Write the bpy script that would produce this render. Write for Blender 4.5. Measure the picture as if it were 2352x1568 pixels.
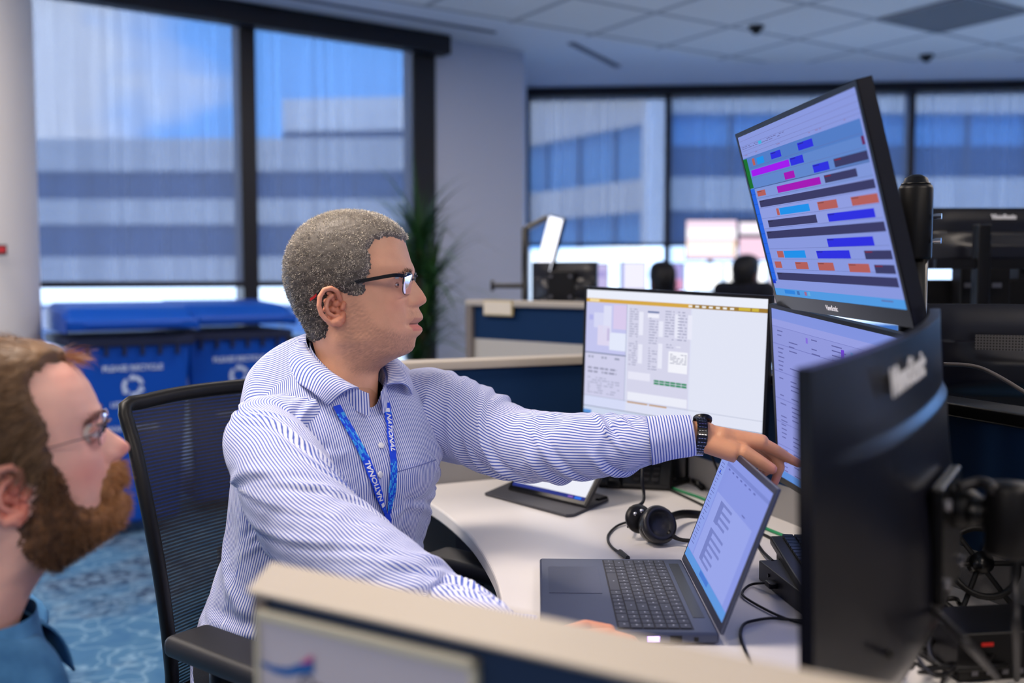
import bpy, bmesh, math, random
import numpy as np
from mathutils import Vector, Matrix, Quaternion
from mathutils.bvhtree import BVHTree
for _o in list(bpy.data.objects): bpy.data.objects.remove(_o)
S = bpy.context.scene
COL = S.collection
R = math.radians
# ------------------------------------------------------------------ camera
EYE = 1.22
FP = 2352 * 35.0 / 36.0
PITCH = math.atan(144.0 / FP)
cam_d = bpy.data.cameras.new('camera'); cam_d.lens = 35.0; cam_d.sensor_width = 36.0
cam = bpy.data.objects.new('camera', cam_d); COL.objects.link(cam)
cam.location = (0, 0, EYE); cam.rotation_euler = (math.pi/2 - PITCH, 0, 0)
cam_d.dof.use_dof = True; cam_d.dof.focus_distance = 1.66; cam_d.dof.aperture_fstop = 2.2
cam_d.clip_start = 0.02
S.camera = cam
S.view_settings.view_transform = 'Standard'; S.view_settings.look = 'None'
S.view_settings.exposure = 0.0; S.view_settings.gamma = 1.0; S.view_settings.use_curve_mapping = False

def sl(c):                      # sRGB 0-255 -> linear
    o = []
    for v in c:
        v = v/255.0
        o.append(v/12.92 if v <= .04045 else ((v+.055)/1.055)**2.4)
    return tuple(o)
def P(px, py, Y):               # world point seen at a photo pixel, at distance Y
    dx = (px-1176)/FP; dy = (784-py)/FP
    c, s = math.cos(PITCH), math.sin(PITCH)
    d = Vector((dx, c + dy*s, -s + dy*c)); t = Y/d.y
    return Vector((0, 0, EYE)) + d*t
def PZ(px, py, z):              # world point seen at a photo pixel, at height z
    a = P(px, py, 1.0) - Vector((0, 0, EYE)); t = (z-EYE)/a.z
    return Vector((0, 0, EYE)) + a*t

# ------------------------------------------------------------------ node helpers
def newmat(name):
    m = bpy.data.materials.new(name); m.use_nodes = True
    nt = m.node_tree; b = nt.nodes['Principled BSDF']
    return m, nt, b
def mat(name, col, rough=.5, metal=0.0, spec=.5, bump=0.0, bscale=200.0, var=0.0, vscale=5.0, emit=None, es=1.0, sheen=0.0, srgb=True):
    m, nt, b = newmat(name)
    c = sl(col) if srgb else col
    b.inputs['Base Color'].default_value = (*c, 1); b.inputs['Roughness'].default_value = rough
    b.inputs['Metallic'].default_value = metal; b.inputs['Specular IOR Level'].default_value = spec
    if sheen: b.inputs['Sheen Weight'].default_value = sheen
    if bump or var:
        tc = nt.nodes.new('ShaderNodeTexCoord')
    if bump:
        n = nt.nodes.new('ShaderNodeTexNoise'); n.inputs['Scale'].default_value = bscale; n.inputs['Detail'].default_value = 3
        bp = nt.nodes.new('ShaderNodeBump'); bp.inputs['Strength'].default_value = bump; bp.inputs['Distance'].default_value = .002
        nt.links.new(tc.outputs['Object'], n.inputs['Vector']); nt.links.new(n.outputs['Fac'], bp.inputs['Height'])
        nt.links.new(bp.outputs['Normal'], b.inputs['Normal'])
    if var:
        n = nt.nodes.new('ShaderNodeTexNoise'); n.inputs['Scale'].default_value = vscale; n.inputs['Detail'].default_value = 5
        mx = nt.nodes.new('ShaderNodeMix'); mx.data_type = 'RGBA'
        mx.inputs[6].default_value = (*[x*(1-var) for x in c], 1); mx.inputs[7].default_value = (*[min(1, x*(1+var)) for x in c], 1)
        nt.links.new(tc.outputs['Object'], n.inputs['Vector']); nt.links.new(n.outputs['Fac'], mx.inputs[0])
        nt.links.new(mx.outputs[2], b.inputs['Base Color'])
    if emit:
        b.inputs['Emission Color'].default_value = (*sl(emit), 1); b.inputs['Emission Strength'].default_value = es
    return m

# ------------------------------------------------------------------ world: blue sky with white cloud
w = bpy.data.worlds.new('sky'); S.world = w; w.use_nodes = True
nt = w.node_tree; N = nt.nodes; L = nt.links
for n in list(N): N.remove(n)
out = N.new('ShaderNodeOutputWorld'); bg = N.new('ShaderNodeBackground')
tc = N.new('ShaderNodeTexCoord'); mp = N.new('ShaderNodeMapping'); mp.inputs['Scale'].default_value = (1.0, 1.0, 1.7)
mp.inputs['Location'].default_value = (0.35, 0.1, 0.62)
no = N.new('ShaderNodeTexNoise'); no.inputs['Scale'].default_value = 3.1; no.inputs['Detail'].default_value = 7; no.inputs['Roughness'].default_value = .55
cr = N.new('ShaderNodeValToRGB'); cr.color_ramp.elements[0].position = .44; cr.color_ramp.elements[1].position = .60
mx = N.new('ShaderNodeMix'); mx.data_type = 'RGBA'
mx.inputs[6].default_value = (.14, .40, 1.0, 1); mx.inputs[7].default_value = (.58, .66, .82, 1)
L.new(tc.outputs['Generated'], mp.inputs[0]); L.new(mp.outputs[0], no.inputs['Vector']); sx = N.new('ShaderNodeSeparateXYZ'); ma = N.new('ShaderNodeMath'); ma.operation = 'MULTIPLY_ADD'; ma.inputs[1].default_value = -1.15; ma.inputs[2].default_value = -.36; aa = N.new('ShaderNodeMath'); aa.operation = 'ADD'
L.new(tc.outputs['Generated'], sx.inputs[0]); L.new(sx.outputs[0], ma.inputs[0]); L.new(ma.outputs[0], aa.inputs[0]); L.new(no.outputs['Fac'], aa.inputs[1]); L.new(aa.outputs[0], cr.inputs[0])
L.new(cr.outputs[0], mx.inputs[0]); L.new(mx.outputs[2], bg.inputs[0]); bg.inputs[1].default_value = 6.0
L.new(bg.outputs[0], out.inputs[0])

# ------------------------------------------------------------------ lights
def light(name, kind, loc, rot, energy, col, **kw):
    d = bpy.data.lights.new(name, kind); d.energy = energy; d.color = col
    for k, v in kw.items(): setattr(d, k, v)
    o = bpy.data.objects.new(name, d); COL.objects.link(o); o.location = loc; o.rotation_euler = rot
    return o
light('sun', 'SUN', (0, -20, 30), (R(42), 0, R(-14)), 5.0, (1, .95, .88), angle=R(.6))
WARM = (1.0, .86, .74)
for (x, y, e) in [(-1.1, 1.3, 26), (1.7, 0.2, 14), (-1.9, -1.4, 24), (1.1, -2.3, 14), (-2.6, 3.2, 16), (2.9, 2.9, 9), (5.2, 4.6, 14), (3.6, 5.4, 9), (-.2, 4.3, 12)]:
    light('ceiling_lamp', 'AREA', (x, y, 2.79), (0, 0, R(33)), e*2.5, WARM, shape='RECTANGLE', size=1.15, size_y=.55)

# ------------------------------------------------------------------ mesh builder
class MB:
    def __init__(s): s.v = []; s.f = []; s.mi = []; s.fc = []; s.col = (1, 1, 1)
    def add(s, vs, fs, mi=0, M=None):
        o = len(s.v)
        if M is not None: vs = [M @ Vector(p) for p in vs]
        s.v += [tuple(p) for p in vs]
        for f in fs: s.f.append([i+o for i in f]); s.mi.append(mi); s.fc.append(s.col)
    def box(s, c, d, mi=0, M=None, rz=0):
        x, y, z = d[0]/2, d[1]/2, d[2]/2
        T = Matrix.Translation(c) @ Matrix.Rotation(rz, 4, 'Z')
        if M is not None: T = M @ T
        vs = [(-x, -y, -z), (x, -y, -z), (x, y, -z), (-x, y, -z), (-x, -y, z), (x, -y, z), (x, y, z), (-x, y, z)]
        s.add(vs, [(0, 3, 2, 1), (4, 5, 6, 7), (0, 1, 5, 4), (1, 2, 6, 5), (2, 3, 7, 6), (3, 0, 4, 7)], mi, T); return s
    def box2(s, a, b, mi=0, M=None):
        return s.box([(a[i]+b[i])/2 for i in range(3)], [abs(b[i]-a[i]) for i in range(3)], mi, M)
    def quad(s, a, b, c, d, mi=0, M=None): s.add([a, b, c, d], [(0, 1, 2, 3)], mi, M); return s
    def lathe(s, prof, n=24, c=(0, 0, 0), M=None, mi=0, cap=True):
        T = Matrix.Translation(c)
        if M is not None: T = M @ T
        vs = []; fs = []
        for r, z in prof:
            for k in range(n):
                a = 2*math.pi*k/n; vs.append((r*math.cos(a), r*math.sin(a), z))
        for i in range(len(prof)-1):
            for k in range(n):
                k2 = (k+1) % n; fs.append((i*n+k, i*n+k2, (i+1)*n+k2, (i+1)*n+k))
        if cap:
            fs.append(tuple(range(n))[::-1]); fs.append(tuple((len(prof)-1)*n+k for k in range(n)))
        s.add(vs, fs, mi, T); return s
    def cyl(s, a, b, r, n=16, r2=None, mi=0):
        a = Vector(a); b = Vector(b); d = b-a
        q = d.to_track_quat('Z', 'Y').to_matrix().to_4x4()
        return s.lathe([(r, 0), (r if r2 is None else r2, d.length)], n, M=Matrix.Translation(a) @ q, mi=mi)
    def tube(s, pts, r, n=8, mi=0, closed=False, smooth=0, flat=None):
        pts = [Vector(p) for p in pts]
        if smooth: pts = spline(pts, smooth, closed)
        m = len(pts); rr = r if isinstance(r, (list, tuple)) else None
        vs = []; fs = []; up = None
        for i in range(m):
            if closed: t = pts[(i+1) % m]-pts[i-1]
            else: t = pts[min(i+1, m-1)]-pts[max(i-1, 0)]
            t.normalize()
            if up is None:
                up = Vector((0, 0, 1)) if abs(t.z) < .9 else Vector((1, 0, 0))
            sd = t.cross(up).normalized(); up = sd.cross(t).normalized()
            R_ = r if rr is None else np.interp(i/(m-1), np.linspace(0, 1, len(rr)), rr)
            fl = 1 if flat is None else flat
            for k in range(n):
                a = 2*math.pi*k/n; vs.append(pts[i] + sd*(R_*math.cos(a)) + up*(R_*fl*math.sin(a)))
        for i in range(m if closed else m-1):
            j = (i+1) % m
            for k in range(n):
                k2 = (k+1) % n; fs.append((i*n+k, i*n+k2, j*n+k2, j*n+k))
        if not closed:
            fs.append(tuple(range(n))[::-1]); fs.append(tuple((m-1)*n+k for k in range(n)))
        s.add(vs, fs, mi); return s
    def prism(s, poly, z0, z1, mi=0, M=None):
        n = len(poly); vs = [(p[0], p[1], z0) for p in poly]+[(p[0], p[1], z1) for p in poly]
        fs = [tuple(range(n))[::-1], tuple(range(n, 2*n))]+[(k, (k+1) % n, n+(k+1) % n, n+k) for k in range(n)]
        s.add(vs, fs, mi, M); return s
    def sphere(s, c, r, n=16, m=10, mi=0, sc=(1, 1, 1), M=None):
        vs = []; fs = []
        for i in range(m+1):
            p = math.pi*i/m
            for k in range(n):
                a = 2*math.pi*k/n
                vs.append((c[0]+r*sc[0]*math.sin(p)*math.cos(a), c[1]+r*sc[1]*math.sin(p)*math.sin(a), c[2]-r*sc[2]*math.cos(p)))
        for i in range(m):
            for k in range(n):
                k2 = (k+1) % n; fs.append((i*n+k, i*n+k2, (i+1)*n+k2, (i+1)*n+k))
        s.add(vs, fs, mi, M); return s
    def grid(s, pts, mi=0, wrap=False):
        m = len(pts); n = len(pts[0]); vs = [p for r_ in pts for p in r_]; fs = []
        for i in range(m-1):
            for k in range(n if wrap else n-1):
                k2 = (k+1) % n; fs.append((i*n+k, i*n+k2, (i+1)*n+k2, (i+1)*n+k))
        s.add(vs, fs, mi); return s
    def build(s, name, mats, parent=None, smooth=False, bevel=0, seg=2, colors=False, loc=None, rot=None, weld=False):
        me = bpy.data.meshes.new(name); me.from_pydata(s.v, [], s.f); me.update()
        if not isinstance(mats, (list, tuple)): mats = [mats]
        for m_ in mats: me.materials.append(m_)
        me.polygons.foreach_set('material_index', s.mi)
        if colors:
            ca = me.color_attributes.new('Col', 'FLOAT_COLOR', 'CORNER'); d = []
            for f, c in zip(s.f, s.fc): d += [*c, 1.0]*len(f)
            ca.data.foreach_set('color', d)
        if weld:
            bm = bmesh.new(); bm.from_mesh(me); bmesh.ops.remove_doubles(bm, verts=bm.verts, dist=1e-5); bm.to_mesh(me); bm.free()
        if smooth: me.polygons.foreach_set('use_smooth', [True]*len(me.polygons))
        o = bpy.data.objects.new(name, me); COL.objects.link(o)
        if parent is not None: o.parent = parent
        if loc is not None: o.location = loc
        if rot is not None: o.rotation_euler = rot
        if bevel:
            b = o.modifiers.new('bevel', 'BEVEL'); b.width = bevel; b.segments = seg; b.limit_method = 'ANGLE'; b.angle_limit = R(40)
            if smooth: b.harden_normals = False
            me.polygons.foreach_set('use_smooth', [True]*len(me.polygons))
            wn = o.modifiers.new('wn', 'WEIGHTED_NORMAL'); wn.keep_sharp = True
        return o
def spline(pts, k, closed=False):
    pts = [Vector(p) for p in pts]; n = len(pts); o = []
    for i in range(n if closed else n-1):
        p0 = pts[(i-1) % n] if (closed or i > 0) else pts[0]*2-pts[1]
        p1 = pts[i]; p2 = pts[(i+1) % n]
        p3 = pts[(i+2) % n] if (closed or i+2 < n) else pts[-1]*2-pts[-2]
        for j in range(k):
            t = j/k
            o.append(.5*((2*p1)+(p2-p0)*t+(2*p0-5*p1+4*p2-p3)*t*t+(3*p1-p0-3*p2+p3)*t**3))
    if not closed: o.append(pts[-1])
    return o
def thing(name, label, cat, loc=(0, 0, 0), rz=0, group=None, M=None):
    o = bpy.data.objects.new(name, None); COL.objects.link(o); o.empty_display_size = .05
    if M is not None: o.matrix_world = M
    else: o.location = loc; o.rotation_euler = (0, 0, rz)
    o['label'] = label; o['category'] = cat
    if group: o['group'] = group
    return o
def tag(o, label, cat, group=None, kind=None):
    o['label'] = label; o['category'] = cat
    if group: o['group'] = group
    if kind: o['kind'] = kind
    return o
def struct(o): o['kind'] = 'structure'; return o
def copy_tree(o, parent=None, label=None):
    c = o.copy(); COL.objects.link(c)
    if parent is not None: c.parent = parent
    if label: c['label'] = label
    for ch in list(o.children): copy_tree(ch, c)
    return c
def text_into(mb, s, size, M, mi=0, ext=.0004, shear=0.0, spacing=1.0, bold=0.0, align='CENTER'):
    cu = bpy.data.curves.new('t', 'FONT'); cu.body = s; cu.size = size; cu.extrude = ext; cu.shear = shear
    cu.space_character = spacing; cu.offset = bold; cu.align_x = align; cu.align_y = 'CENTER'; cu.resolution_u = 3
    o = bpy.data.objects.new('t', cu); COL.objects.link(o)
    dg = bpy.context.evaluated_depsgraph_get(); dg.update()
    me = bpy.data.meshes.new_from_object(o.evaluated_get(dg))
    mb.add([v.co.copy() for v in me.vertices], [list(p.vertices) for p in me.polygons], mi, M)
    bpy.data.objects.remove(o); bpy.data.curves.remove(cu); bpy.data.meshes.remove(me)

# ------------------------------------------------------------------ numpy noise
def vnoise(p, seed=0):
    p = np.asarray(p, float); i = np.floor(p).astype(np.int64); f = p-i; u = f*f*f*(f*(f*6-15)+10)
    def h(ix, iy, iz):
        n = (ix*374761393 + iy*668265263 + iz*2147483647 + seed*1274126177) & 0x7fffffff
        n = ((n ^ (n >> 13))*1274126177) & 0x7fffffff; n = n ^ (n >> 16)
        return (n & 0xffff)/32767.5-1.0
    r = 0
    for a in (0, 1):
        for b in (0, 1):
            for c in (0, 1):
                w_ = (u[..., 0] if a else 1-u[..., 0])*(u[..., 1] if b else 1-u[..., 1])*(u[..., 2] if c else 1-u[..., 2])
                r = r + w_*h(i[..., 0]+a, i[..., 1]+b, i[..., 2]+c)
    return r
def fbm(p, seed=0, o=3):
    r = 0; a = 1.0
    for k in range(o): r = r + a*vnoise(np.asarray(p)*2**k, seed+k*17); a *= .5
    return r
def ridge(p, seed=0, w=3.0):
    n = vnoise(p, seed); return np.exp(-(n*w)**2)
def sstep(a, b, x):
    t = np.clip((x-a)/(b-a), 0, 1); return t*t*(3-2*t)

# ------------------------------------------------------------------ shared materials
M_black = mat('black_plastic', (13, 13, 16), .42, spec=.3, bump=.08, bscale=900)
M_blackg = mat('black_satin', (9, 9, 12), .28, spec=.4)
M_blackm = mat('black_metal', (12, 12, 15), .34, metal=.3)
M_dark = mat('charcoal_plastic', (27, 27, 32), .5, bump=.1, bscale=700)
M_monback = mat('monitor_back', (17, 18, 28), .30, spec=.55, bump=.03, bscale=1500)
M_grey = mat('grey_trim', (120, 120, 128), .35, metal=.6)
M_cream = mat('cream_laminate', (174, 165, 153), .45, var=.03, vscale=9)
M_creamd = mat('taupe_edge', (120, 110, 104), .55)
M_desk = mat('white_laminate', (226, 222, 220), .36, spec=.45, var=.015, vscale=14)
M_wall = mat('wall_paint', (204, 209, 226), .85, bump=.05, bscale=400)
M_frame = mat('window_frame', (14, 16, 26), .5)
M_txtw = mat('white_print', (245, 246, 250), .5)
M_silver = mat('silver', (200, 200, 205), .18, metal=1)
def screen_mat(name, strength=1.0):
    m, nt, b = newmat(name); nt.nodes.remove(b); a = nt.nodes.new('ShaderNodeVertexColor'); a.layer_name = 'Col'
    e = nt.nodes.new('ShaderNodeEmission'); e.inputs[1].default_value = strength; d = nt.nodes.new('ShaderNodeBsdfDiffuse'); d.inputs[0].default_value = (.012, .012, .015, 1)
    ad = nt.nodes.new('ShaderNodeAddShader'); nt.links.new(a.outputs[0], e.inputs[0]); nt.links.new(e.outputs[0], ad.inputs[0]); nt.links.new(d.outputs[0], ad.inputs[1]); nt.links.new(ad.outputs[0], nt.nodes['Material Output'].inputs[0])
    return m
M_scr = screen_mat('screen_image', 1.0)
M_scrb = screen_mat('bright_screen_image', .98)
# ================================================================== ROOM
CZ = 2.82
# carpet
m, nt, b = newmat('blue_floral_carpet'); Nn = nt.nodes; Ln = nt.links
tc = Nn.new('ShaderNodeTexCoord')
wn = Nn.new('ShaderNodeTexNoise'); wn.inputs['Scale'].default_value = 5.0; wn.inputs['Detail'].default_value = 2
va = Nn.new('ShaderNodeVectorMath'); va.operation = 'MULTIPLY_ADD'; va.inputs[1].default_value = (.55, .55, 0)
Ln.new(tc.outputs['Object'], wn.inputs['Vector']); Ln.new(wn.outputs['Color'], va.inputs[0]); Ln.new(tc.outputs['Object'], va.inputs[2])
vo = Nn.new('ShaderNodeTexVoronoi'); vo.feature = 'DISTANCE_TO_EDGE'; vo.inputs['Scale'].default_value = 6.5
Ln.new(va.outputs[0], vo.inputs['Vector'])
c1 = Nn.new('ShaderNodeValToRGB'); e = c1.color_ramp.elements
e[0].position = .0; e[0].color = (*sl((128, 164, 194)), 1); e[1].position = .055; e[1].color = (*sl((80, 124, 162)), 1)
e2 = c1.color_ramp.elements.new(.5); e2.color = (*sl((62, 106, 150)), 1)
Ln.new(vo.outputs['Distance'], c1.inputs[0])
n2 = Nn.new('ShaderNodeTexNoise'); n2.inputs['Scale'].default_value = 1.6; n2.inputs['Detail'].default_value = 4
c2 = Nn.new('ShaderNodeValToRGB'); c2.color_ramp.elements[0].position = .50; c2.color_ramp.elements[1].position = .60
Ln.new(tc.outputs['Object'], n2.inputs['Vector']); Ln.new(n2.outputs['Fac'], c2.inputs[0])
n3 = Nn.new('ShaderNodeTexNoise'); n3.inputs['Scale'].default_value = 22; n3.inputs['Detail'].default_value = 4; n3.inputs['Roughness'].default_value = .7
c3 = Nn.new('ShaderNodeValToRGB'); e = c3.color_ramp.elements
e[0].position = .40; e[0].color = (*sl((22, 42, 78)), 1); e[1].position = .62; e[1].color = (*sl((120, 150, 180)), 1)
Ln.new(tc.outputs['Object'], n3.inputs['Vector']); Ln.new(n3.outputs['Fac'], c3.inputs[0])
mm = Nn.new('ShaderNodeMix'); mm.data_type = 'RGBA'; Ln.new(c2.outputs[0], mm.inputs[0]); Ln.new(c1.outputs[0], mm.inputs[6]); Ln.new(c3.outputs[0], mm.inputs[7])
Ln.new(mm.outputs[2], b.inputs['Base Color']); b.inputs['Roughness'].default_value = .95; b.inputs['Specular IOR Level'].default_value = .1
n4 = Nn.new('ShaderNodeTexNoise'); n4.inputs['Scale'].default_value = 500
bp = Nn.new('ShaderNodeBump'); bp.inputs['Strength'].default_value = .6; bp.inputs['Distance'].default_value = .004
Ln.new(tc.outputs['Object'], n4.inputs['Vector']); Ln.new(n4.outputs['Fac'], bp.inputs['Height']); Ln.new(bp.outputs[0], b.inputs['Normal'])
M_carpet = m
foot = [(-4.62, -4.5), (8.5, -4.5), (8.5, 7.86), (.1, 8.57), (.085, 7.17), (-.52, 6.74), (-4.62, 3.88)]
struct(MB().prism(foot, -.12, 0).build('floor', M_carpet))
M_ceil = mat('ceiling_paint', (218, 218, 222), .9)
struct(MB().prism(foot, CZ, CZ+.12).build('ceiling', M_ceil))
# tile field
m, nt, b = newmat('ceiling_tile'); tc = nt.nodes.new('ShaderNodeTexCoord'); br = nt.nodes.new('ShaderNodeTexBrick')
br.offset = 0; br.inputs['Scale'].default_value = 1; br.inputs['Brick Width'].default_value = .615; br.inputs['Row Height'].default_value = .615
br.inputs['Mortar Size'].default_value = .022; br.inputs['Mortar Smooth'].default_value = .25; br.inputs['Bias'].default_value = -.35
br.inputs['Color1'].default_value = (*sl((222, 218, 214)), 1); br.inputs['Color2'].default_value = (*sl((230, 226, 221)), 1); br.inputs['Mortar'].default_value = (*sl((164, 162, 162)), 1)
nt.links.new(tc.outputs['Object'], br.inputs['Vector']); nt.links.new(br.outputs['Color'], b.inputs['Base Color']); b.inputs['Roughness'].default_value = .95
nz = nt.nodes.new('ShaderNodeTexNoise'); nz.inputs['Scale'].default_value = 260; bp = nt.nodes.new('ShaderNodeBump'); bp.inputs['Strength'].default_value = .25; bp.inputs['Distance'].default_value = .003
nt.links.new(tc.outputs['Object'], nz.inputs['Vector']); nt.links.new(nz.outputs['Fac'], bp.inputs['Height']); nt.links.new(bp.outputs[0], b.inputs['Normal'])
M_tile = m
TA = R(32.5); TO = Vector((.86, 6.07, 0)); TR_ = Matrix.Rotation(-TA, 3, 'Z')
def tl(x, y): q = TR_ @ (Vector((x, y, 0))-TO); return (q.x, q.y)
U = Vector((math.cos(R(34.9)), math.sin(R(34.9)), 0)); NR = Vector((U.y, -U.x, 0)); WO = Vector((-.52, 6.74, 0))
pA = WO + NR*.65 - U*4.6; k = (7.45-(WO+NR*.65).y)/U.y; pB = WO+NR*.65+U*k
poly = [tl(*p) for p in [(pA.x, pA.y), (-4.5, -4.4), (8.4, -4.4), (8.4, 7.2), (pB.x, 7.45)]]
o = MB().prism(poly, CZ-.012, CZ-.001).build('ceiling_tiles', M_tile, loc=(TO.x, TO.y, 0), rot=(0, 0, TA)); struct(o)
# dark tile, domes, slots
cc = Vector((1.5375, -.9225, 0)); cw = Matrix.Rotation(TA, 3, 'Z') @ cc + TO
t = thing('ceiling_vent', 'dark grey square panel set among the pale ceiling tiles', 'vent', (cw.x, cw.y, CZ-.012), TA)
MB().box((0, 0, -.004), (.59, .59, .008)).build('panel', mat('vent_grey', (98, 99, 104), .8), t)
fr = MB()
for sx in (-1, 1): fr.box((sx*.3, 0, -.006), (.012, .61, .012)); fr.box((0, sx*.3, -.006), (.61, .012, .012))
fr.build('frame', mat('vent_frame', (150, 150, 156), .6), t)
for i, (x, y, lb) in enumerate([(1.54, 6.39, 'small black dome camera on the ceiling above the far desks'), (2.95, 7.2, 'small black dome camera on the ceiling close to the right-hand back window')]):
    t = thing('dome_camera', lb, 'camera', (x, y, CZ-.012), 0, 'dome cameras on the ceiling')
    MB().lathe([(.05, 0), (.05, -.012), (.038, -.02)], 20).build('base', M_dark, t, smooth=True)
    MB().lathe([(.034, -.018), (.032, -.034), (.02, -.048), (.004, -.052)], 20).build('dome', M_blackg, t, smooth=True)
sl_ = WO + NR*.36
t = thing('slot_diffuser', 'thin dark slot diffuser along the ceiling edge near the tall window', 'vent', (sl_.x-.75*U.x, sl_.y-.75*U.y, CZ), R(34.9), 'ceiling slot diffusers')
MB().box((0, 0, -.004), (2.0, .035, .008)).build('grille', mat('slot_dark', (86, 88, 104), .7), t)
t = thing('slot_diffuser', 'short dark slot diffuser on the ceiling beyond the wall column', 'vent', (P(1368, 148, 7.25).x, 7.25, CZ), R(62), 'ceiling slot diffusers')
MB().box((0, 0, -.004), (.85, .05, .008)).build('grille', bpy.data.materials['slot_dark'], t)
# solid walls
struct(MB().box2((-4.8, -4.62, 0), (8.62, -4.5, CZ)).build('wall_near', M_wall))
struct(MB().box2((8.5, -4.5, 0), (8.62, 7.9, CZ)).build('wall_right', M_wall))
struct(MB().box2((-4.74, -4.5, 0), (-4.62, 3.9, CZ)).build('wall_left', M_wall))
struct(MB().prism([(-.515, 6.735), (.085, 7.16), (.13, 8.75), (-.3, 8.75), (-.45, 6.95), (-.50, 6.80)], 0, CZ).build('wall_center', M_wall))
# round column
colm = MB().lathe([(.30, 0), (.30, CZ)], 64, (-2.515, 4.62, 0)).build('round_column', mat('column_paint', (206, 203, 204), .75, bump=.04, bscale=300), smooth=True); struct(colm)
colm.modifiers.new('e', 'EDGE_SPLIT')
pc = P(4, 574, 4.36)
t = thing('wall_sign', 'small red sign with black edges on the round column', 'sign', (pc.x, pc.y, pc.z-.022), R(-28))
MB().box((-.01, -.001, .022), (.085, .006, .046)).build('backing', mat('sign_dark', (40, 44, 40), .5), t)
MB().box((-.01, -.006, .024), (.083, .004, .026)).build('panel', mat('sign_red', (190, 30, 38), .5), t)

# ---------------- windows
m, nt, b = newmat('window_glass'); nt.nodes.remove(b); o_ = nt.nodes['Material Output']
tr = nt.nodes.new('ShaderNodeBsdfTransparent'); tr.inputs[0].default_value = (.93, .96, .97, 1)
gl = nt.nodes.new('ShaderNodeBsdfGlossy'); gl.inputs['Roughness'].default_value = .02
lw = nt.nodes.new('ShaderNodeLayerWeight'); lw.inputs[0].default_value = .12
ms = nt.nodes.new('ShaderNodeMixShader'); nt.links.new(lw.outputs['Fresnel'], ms.inputs[0]); nt.links.new(tr.outputs[0], ms.inputs[1]); nt.links.new(gl.outputs[0], ms.inputs[2]); nt.links.new(ms.outputs[0], o_.inputs[0])
M_glass = m
m, nt, b = newmat('screen_blind'); nt.nodes.remove(b); o_ = nt.nodes['Material Output']
tr = nt.nodes.new('ShaderNodeBsdfTransparent'); tr.inputs[0].default_value = (.86, .85, .86, 1)
df = nt.nodes.new('ShaderNodeBsdfDiffuse'); df.inputs[0].default_value = (.10, .11, .14, 1)
tl_ = nt.nodes.new('ShaderNodeBsdfTranslucent'); tl_.inputs[0].default_value = (.085, .10, .14, 1)
ad = nt.nodes.new('ShaderNodeAddShader'); nt.links.new(df.outputs[0], ad.inputs[0]); nt.links.new(tl_.outputs[0], ad.inputs[1])
tc = nt.nodes.new('ShaderNodeTexCoord'); mp = nt.nodes.new('ShaderNodeMapping'); mp.inputs['Scale'].default_value = (26, 1, .35)
ns = nt.nodes.new('ShaderNodeTexNoise'); ns.inputs['Scale'].default_value = 1; ns.inputs['Detail'].default_value = 3
mr = nt.nodes.new('ShaderNodeMapRange'); mr.inputs[1].default_value = .25; mr.inputs[2].default_value = .75; mr.inputs[3].default_value = .52; mr.inputs[4].default_value = .64
nt.links.new(tc.outputs['Object'], mp.inputs[0]); nt.links.new(mp.outputs[0], ns.inputs['Vector']); nt.links.new(ns.outputs['Fac'], mr.inputs[0])
ms = nt.nodes.new('ShaderNodeMixShader'); nt.links.new(mr.outputs[0], ms.inputs[0]); nt.links.new(tr.outputs[0], ms.inputs[1]); nt.links.new(ad.outputs[0], ms.inputs[2]); nt.links.new(ms.outputs[0], o_.inputs[0])
M_blind = m
def window(name, M, x0, x1, bars, blind_z, head=True):
    """wall of glass from x0 to x1 in the local frame M (room side = -y)."""
    g = bpy.data.objects.new(name, None); COL.objects.link(g); g.matrix_world = M; g['kind'] = 'structure'
    MB().box2((x0, .05, .06), (x1, .056, CZ-.06)).build('glass_pane', M_glass, g)
    fr = MB().box2((x0, .0, 0), (x1, .12, .08)).box2((x0, .0, CZ-.08), (x1, .12, CZ))
    fr.build('window_frame', M_frame, g)
    for (a, c) in bars: MB().box2((a, -.02, 0), (c, .12, CZ-.02)).build('mullion', M_frame, g)
    return g
ML = Matrix.Translation(WO) @ Matrix.Rotation(R(34.9), 4, 'Z')
g1 = window('window_1', ML, -4.95, 0, [(-.17, 0), (-1.335, -1.24), (-3.05, -2.95), (-4.95, -4.86)], 1.19)
MBk = Matrix.Translation((.1, 8.57, 0)) @ Matrix.Rotation(R(-4.85), 4, 'Z')
g2 = window('window_2', MBk, 0, 8.5, [(0, .05), (1.195, 1.24), (3.18, 3.23), (5.2, 5.25), (7.2, 7.25)], 1.5)
def blind(M, x0, x1, zb, lab, drop=.035, y=-.005):
    t = thing('roller_blind', lab, 'blind', M=M, group='roller blinds on the window walls')
    MB().box2((x0, y, zb), (x1, y+.0012, CZ-.06)).build('blind_fabric', M_blind, t)
    MB().box2((x0, y-.008, zb-drop), (x1, y+.008, zb)).build('bottom_bar', M_frame, t)
    return t
blind(ML, -1.245, -.165, 1.205, 'grey mesh roller blind on the tall window, behind the palm, nearest the wall corner')
blind(ML, -2.955, -1.33, 1.205, 'grey mesh roller blind on the tall window above the blue bins, beside the round column')
blind(ML, -4.86, -3.045, 1.205, 'grey mesh roller blind on the tall window, hidden by the round column')
blind(MBk, .045, 1.20, 1.52, 'grey mesh roller blind on the far window right of the wall corner', .028)
blind(MBk, 1.235, 3.185, 1.52, 'grey mesh roller blind on the far window above the two people', .028)
blind(MBk, 3.225, 5.205, 1.52, 'grey mesh roller blind on the far window at the right edge of the photo', .028)
t = thing('blind_cassette', 'long black blind cassette over the tall left window', 'blind cassette', M=ML)
MB().box2((-4.95, -.13, CZ-.125), (.06, -.008, CZ-.001)).build('housing', M_frame, t, bevel=.012)
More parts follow.
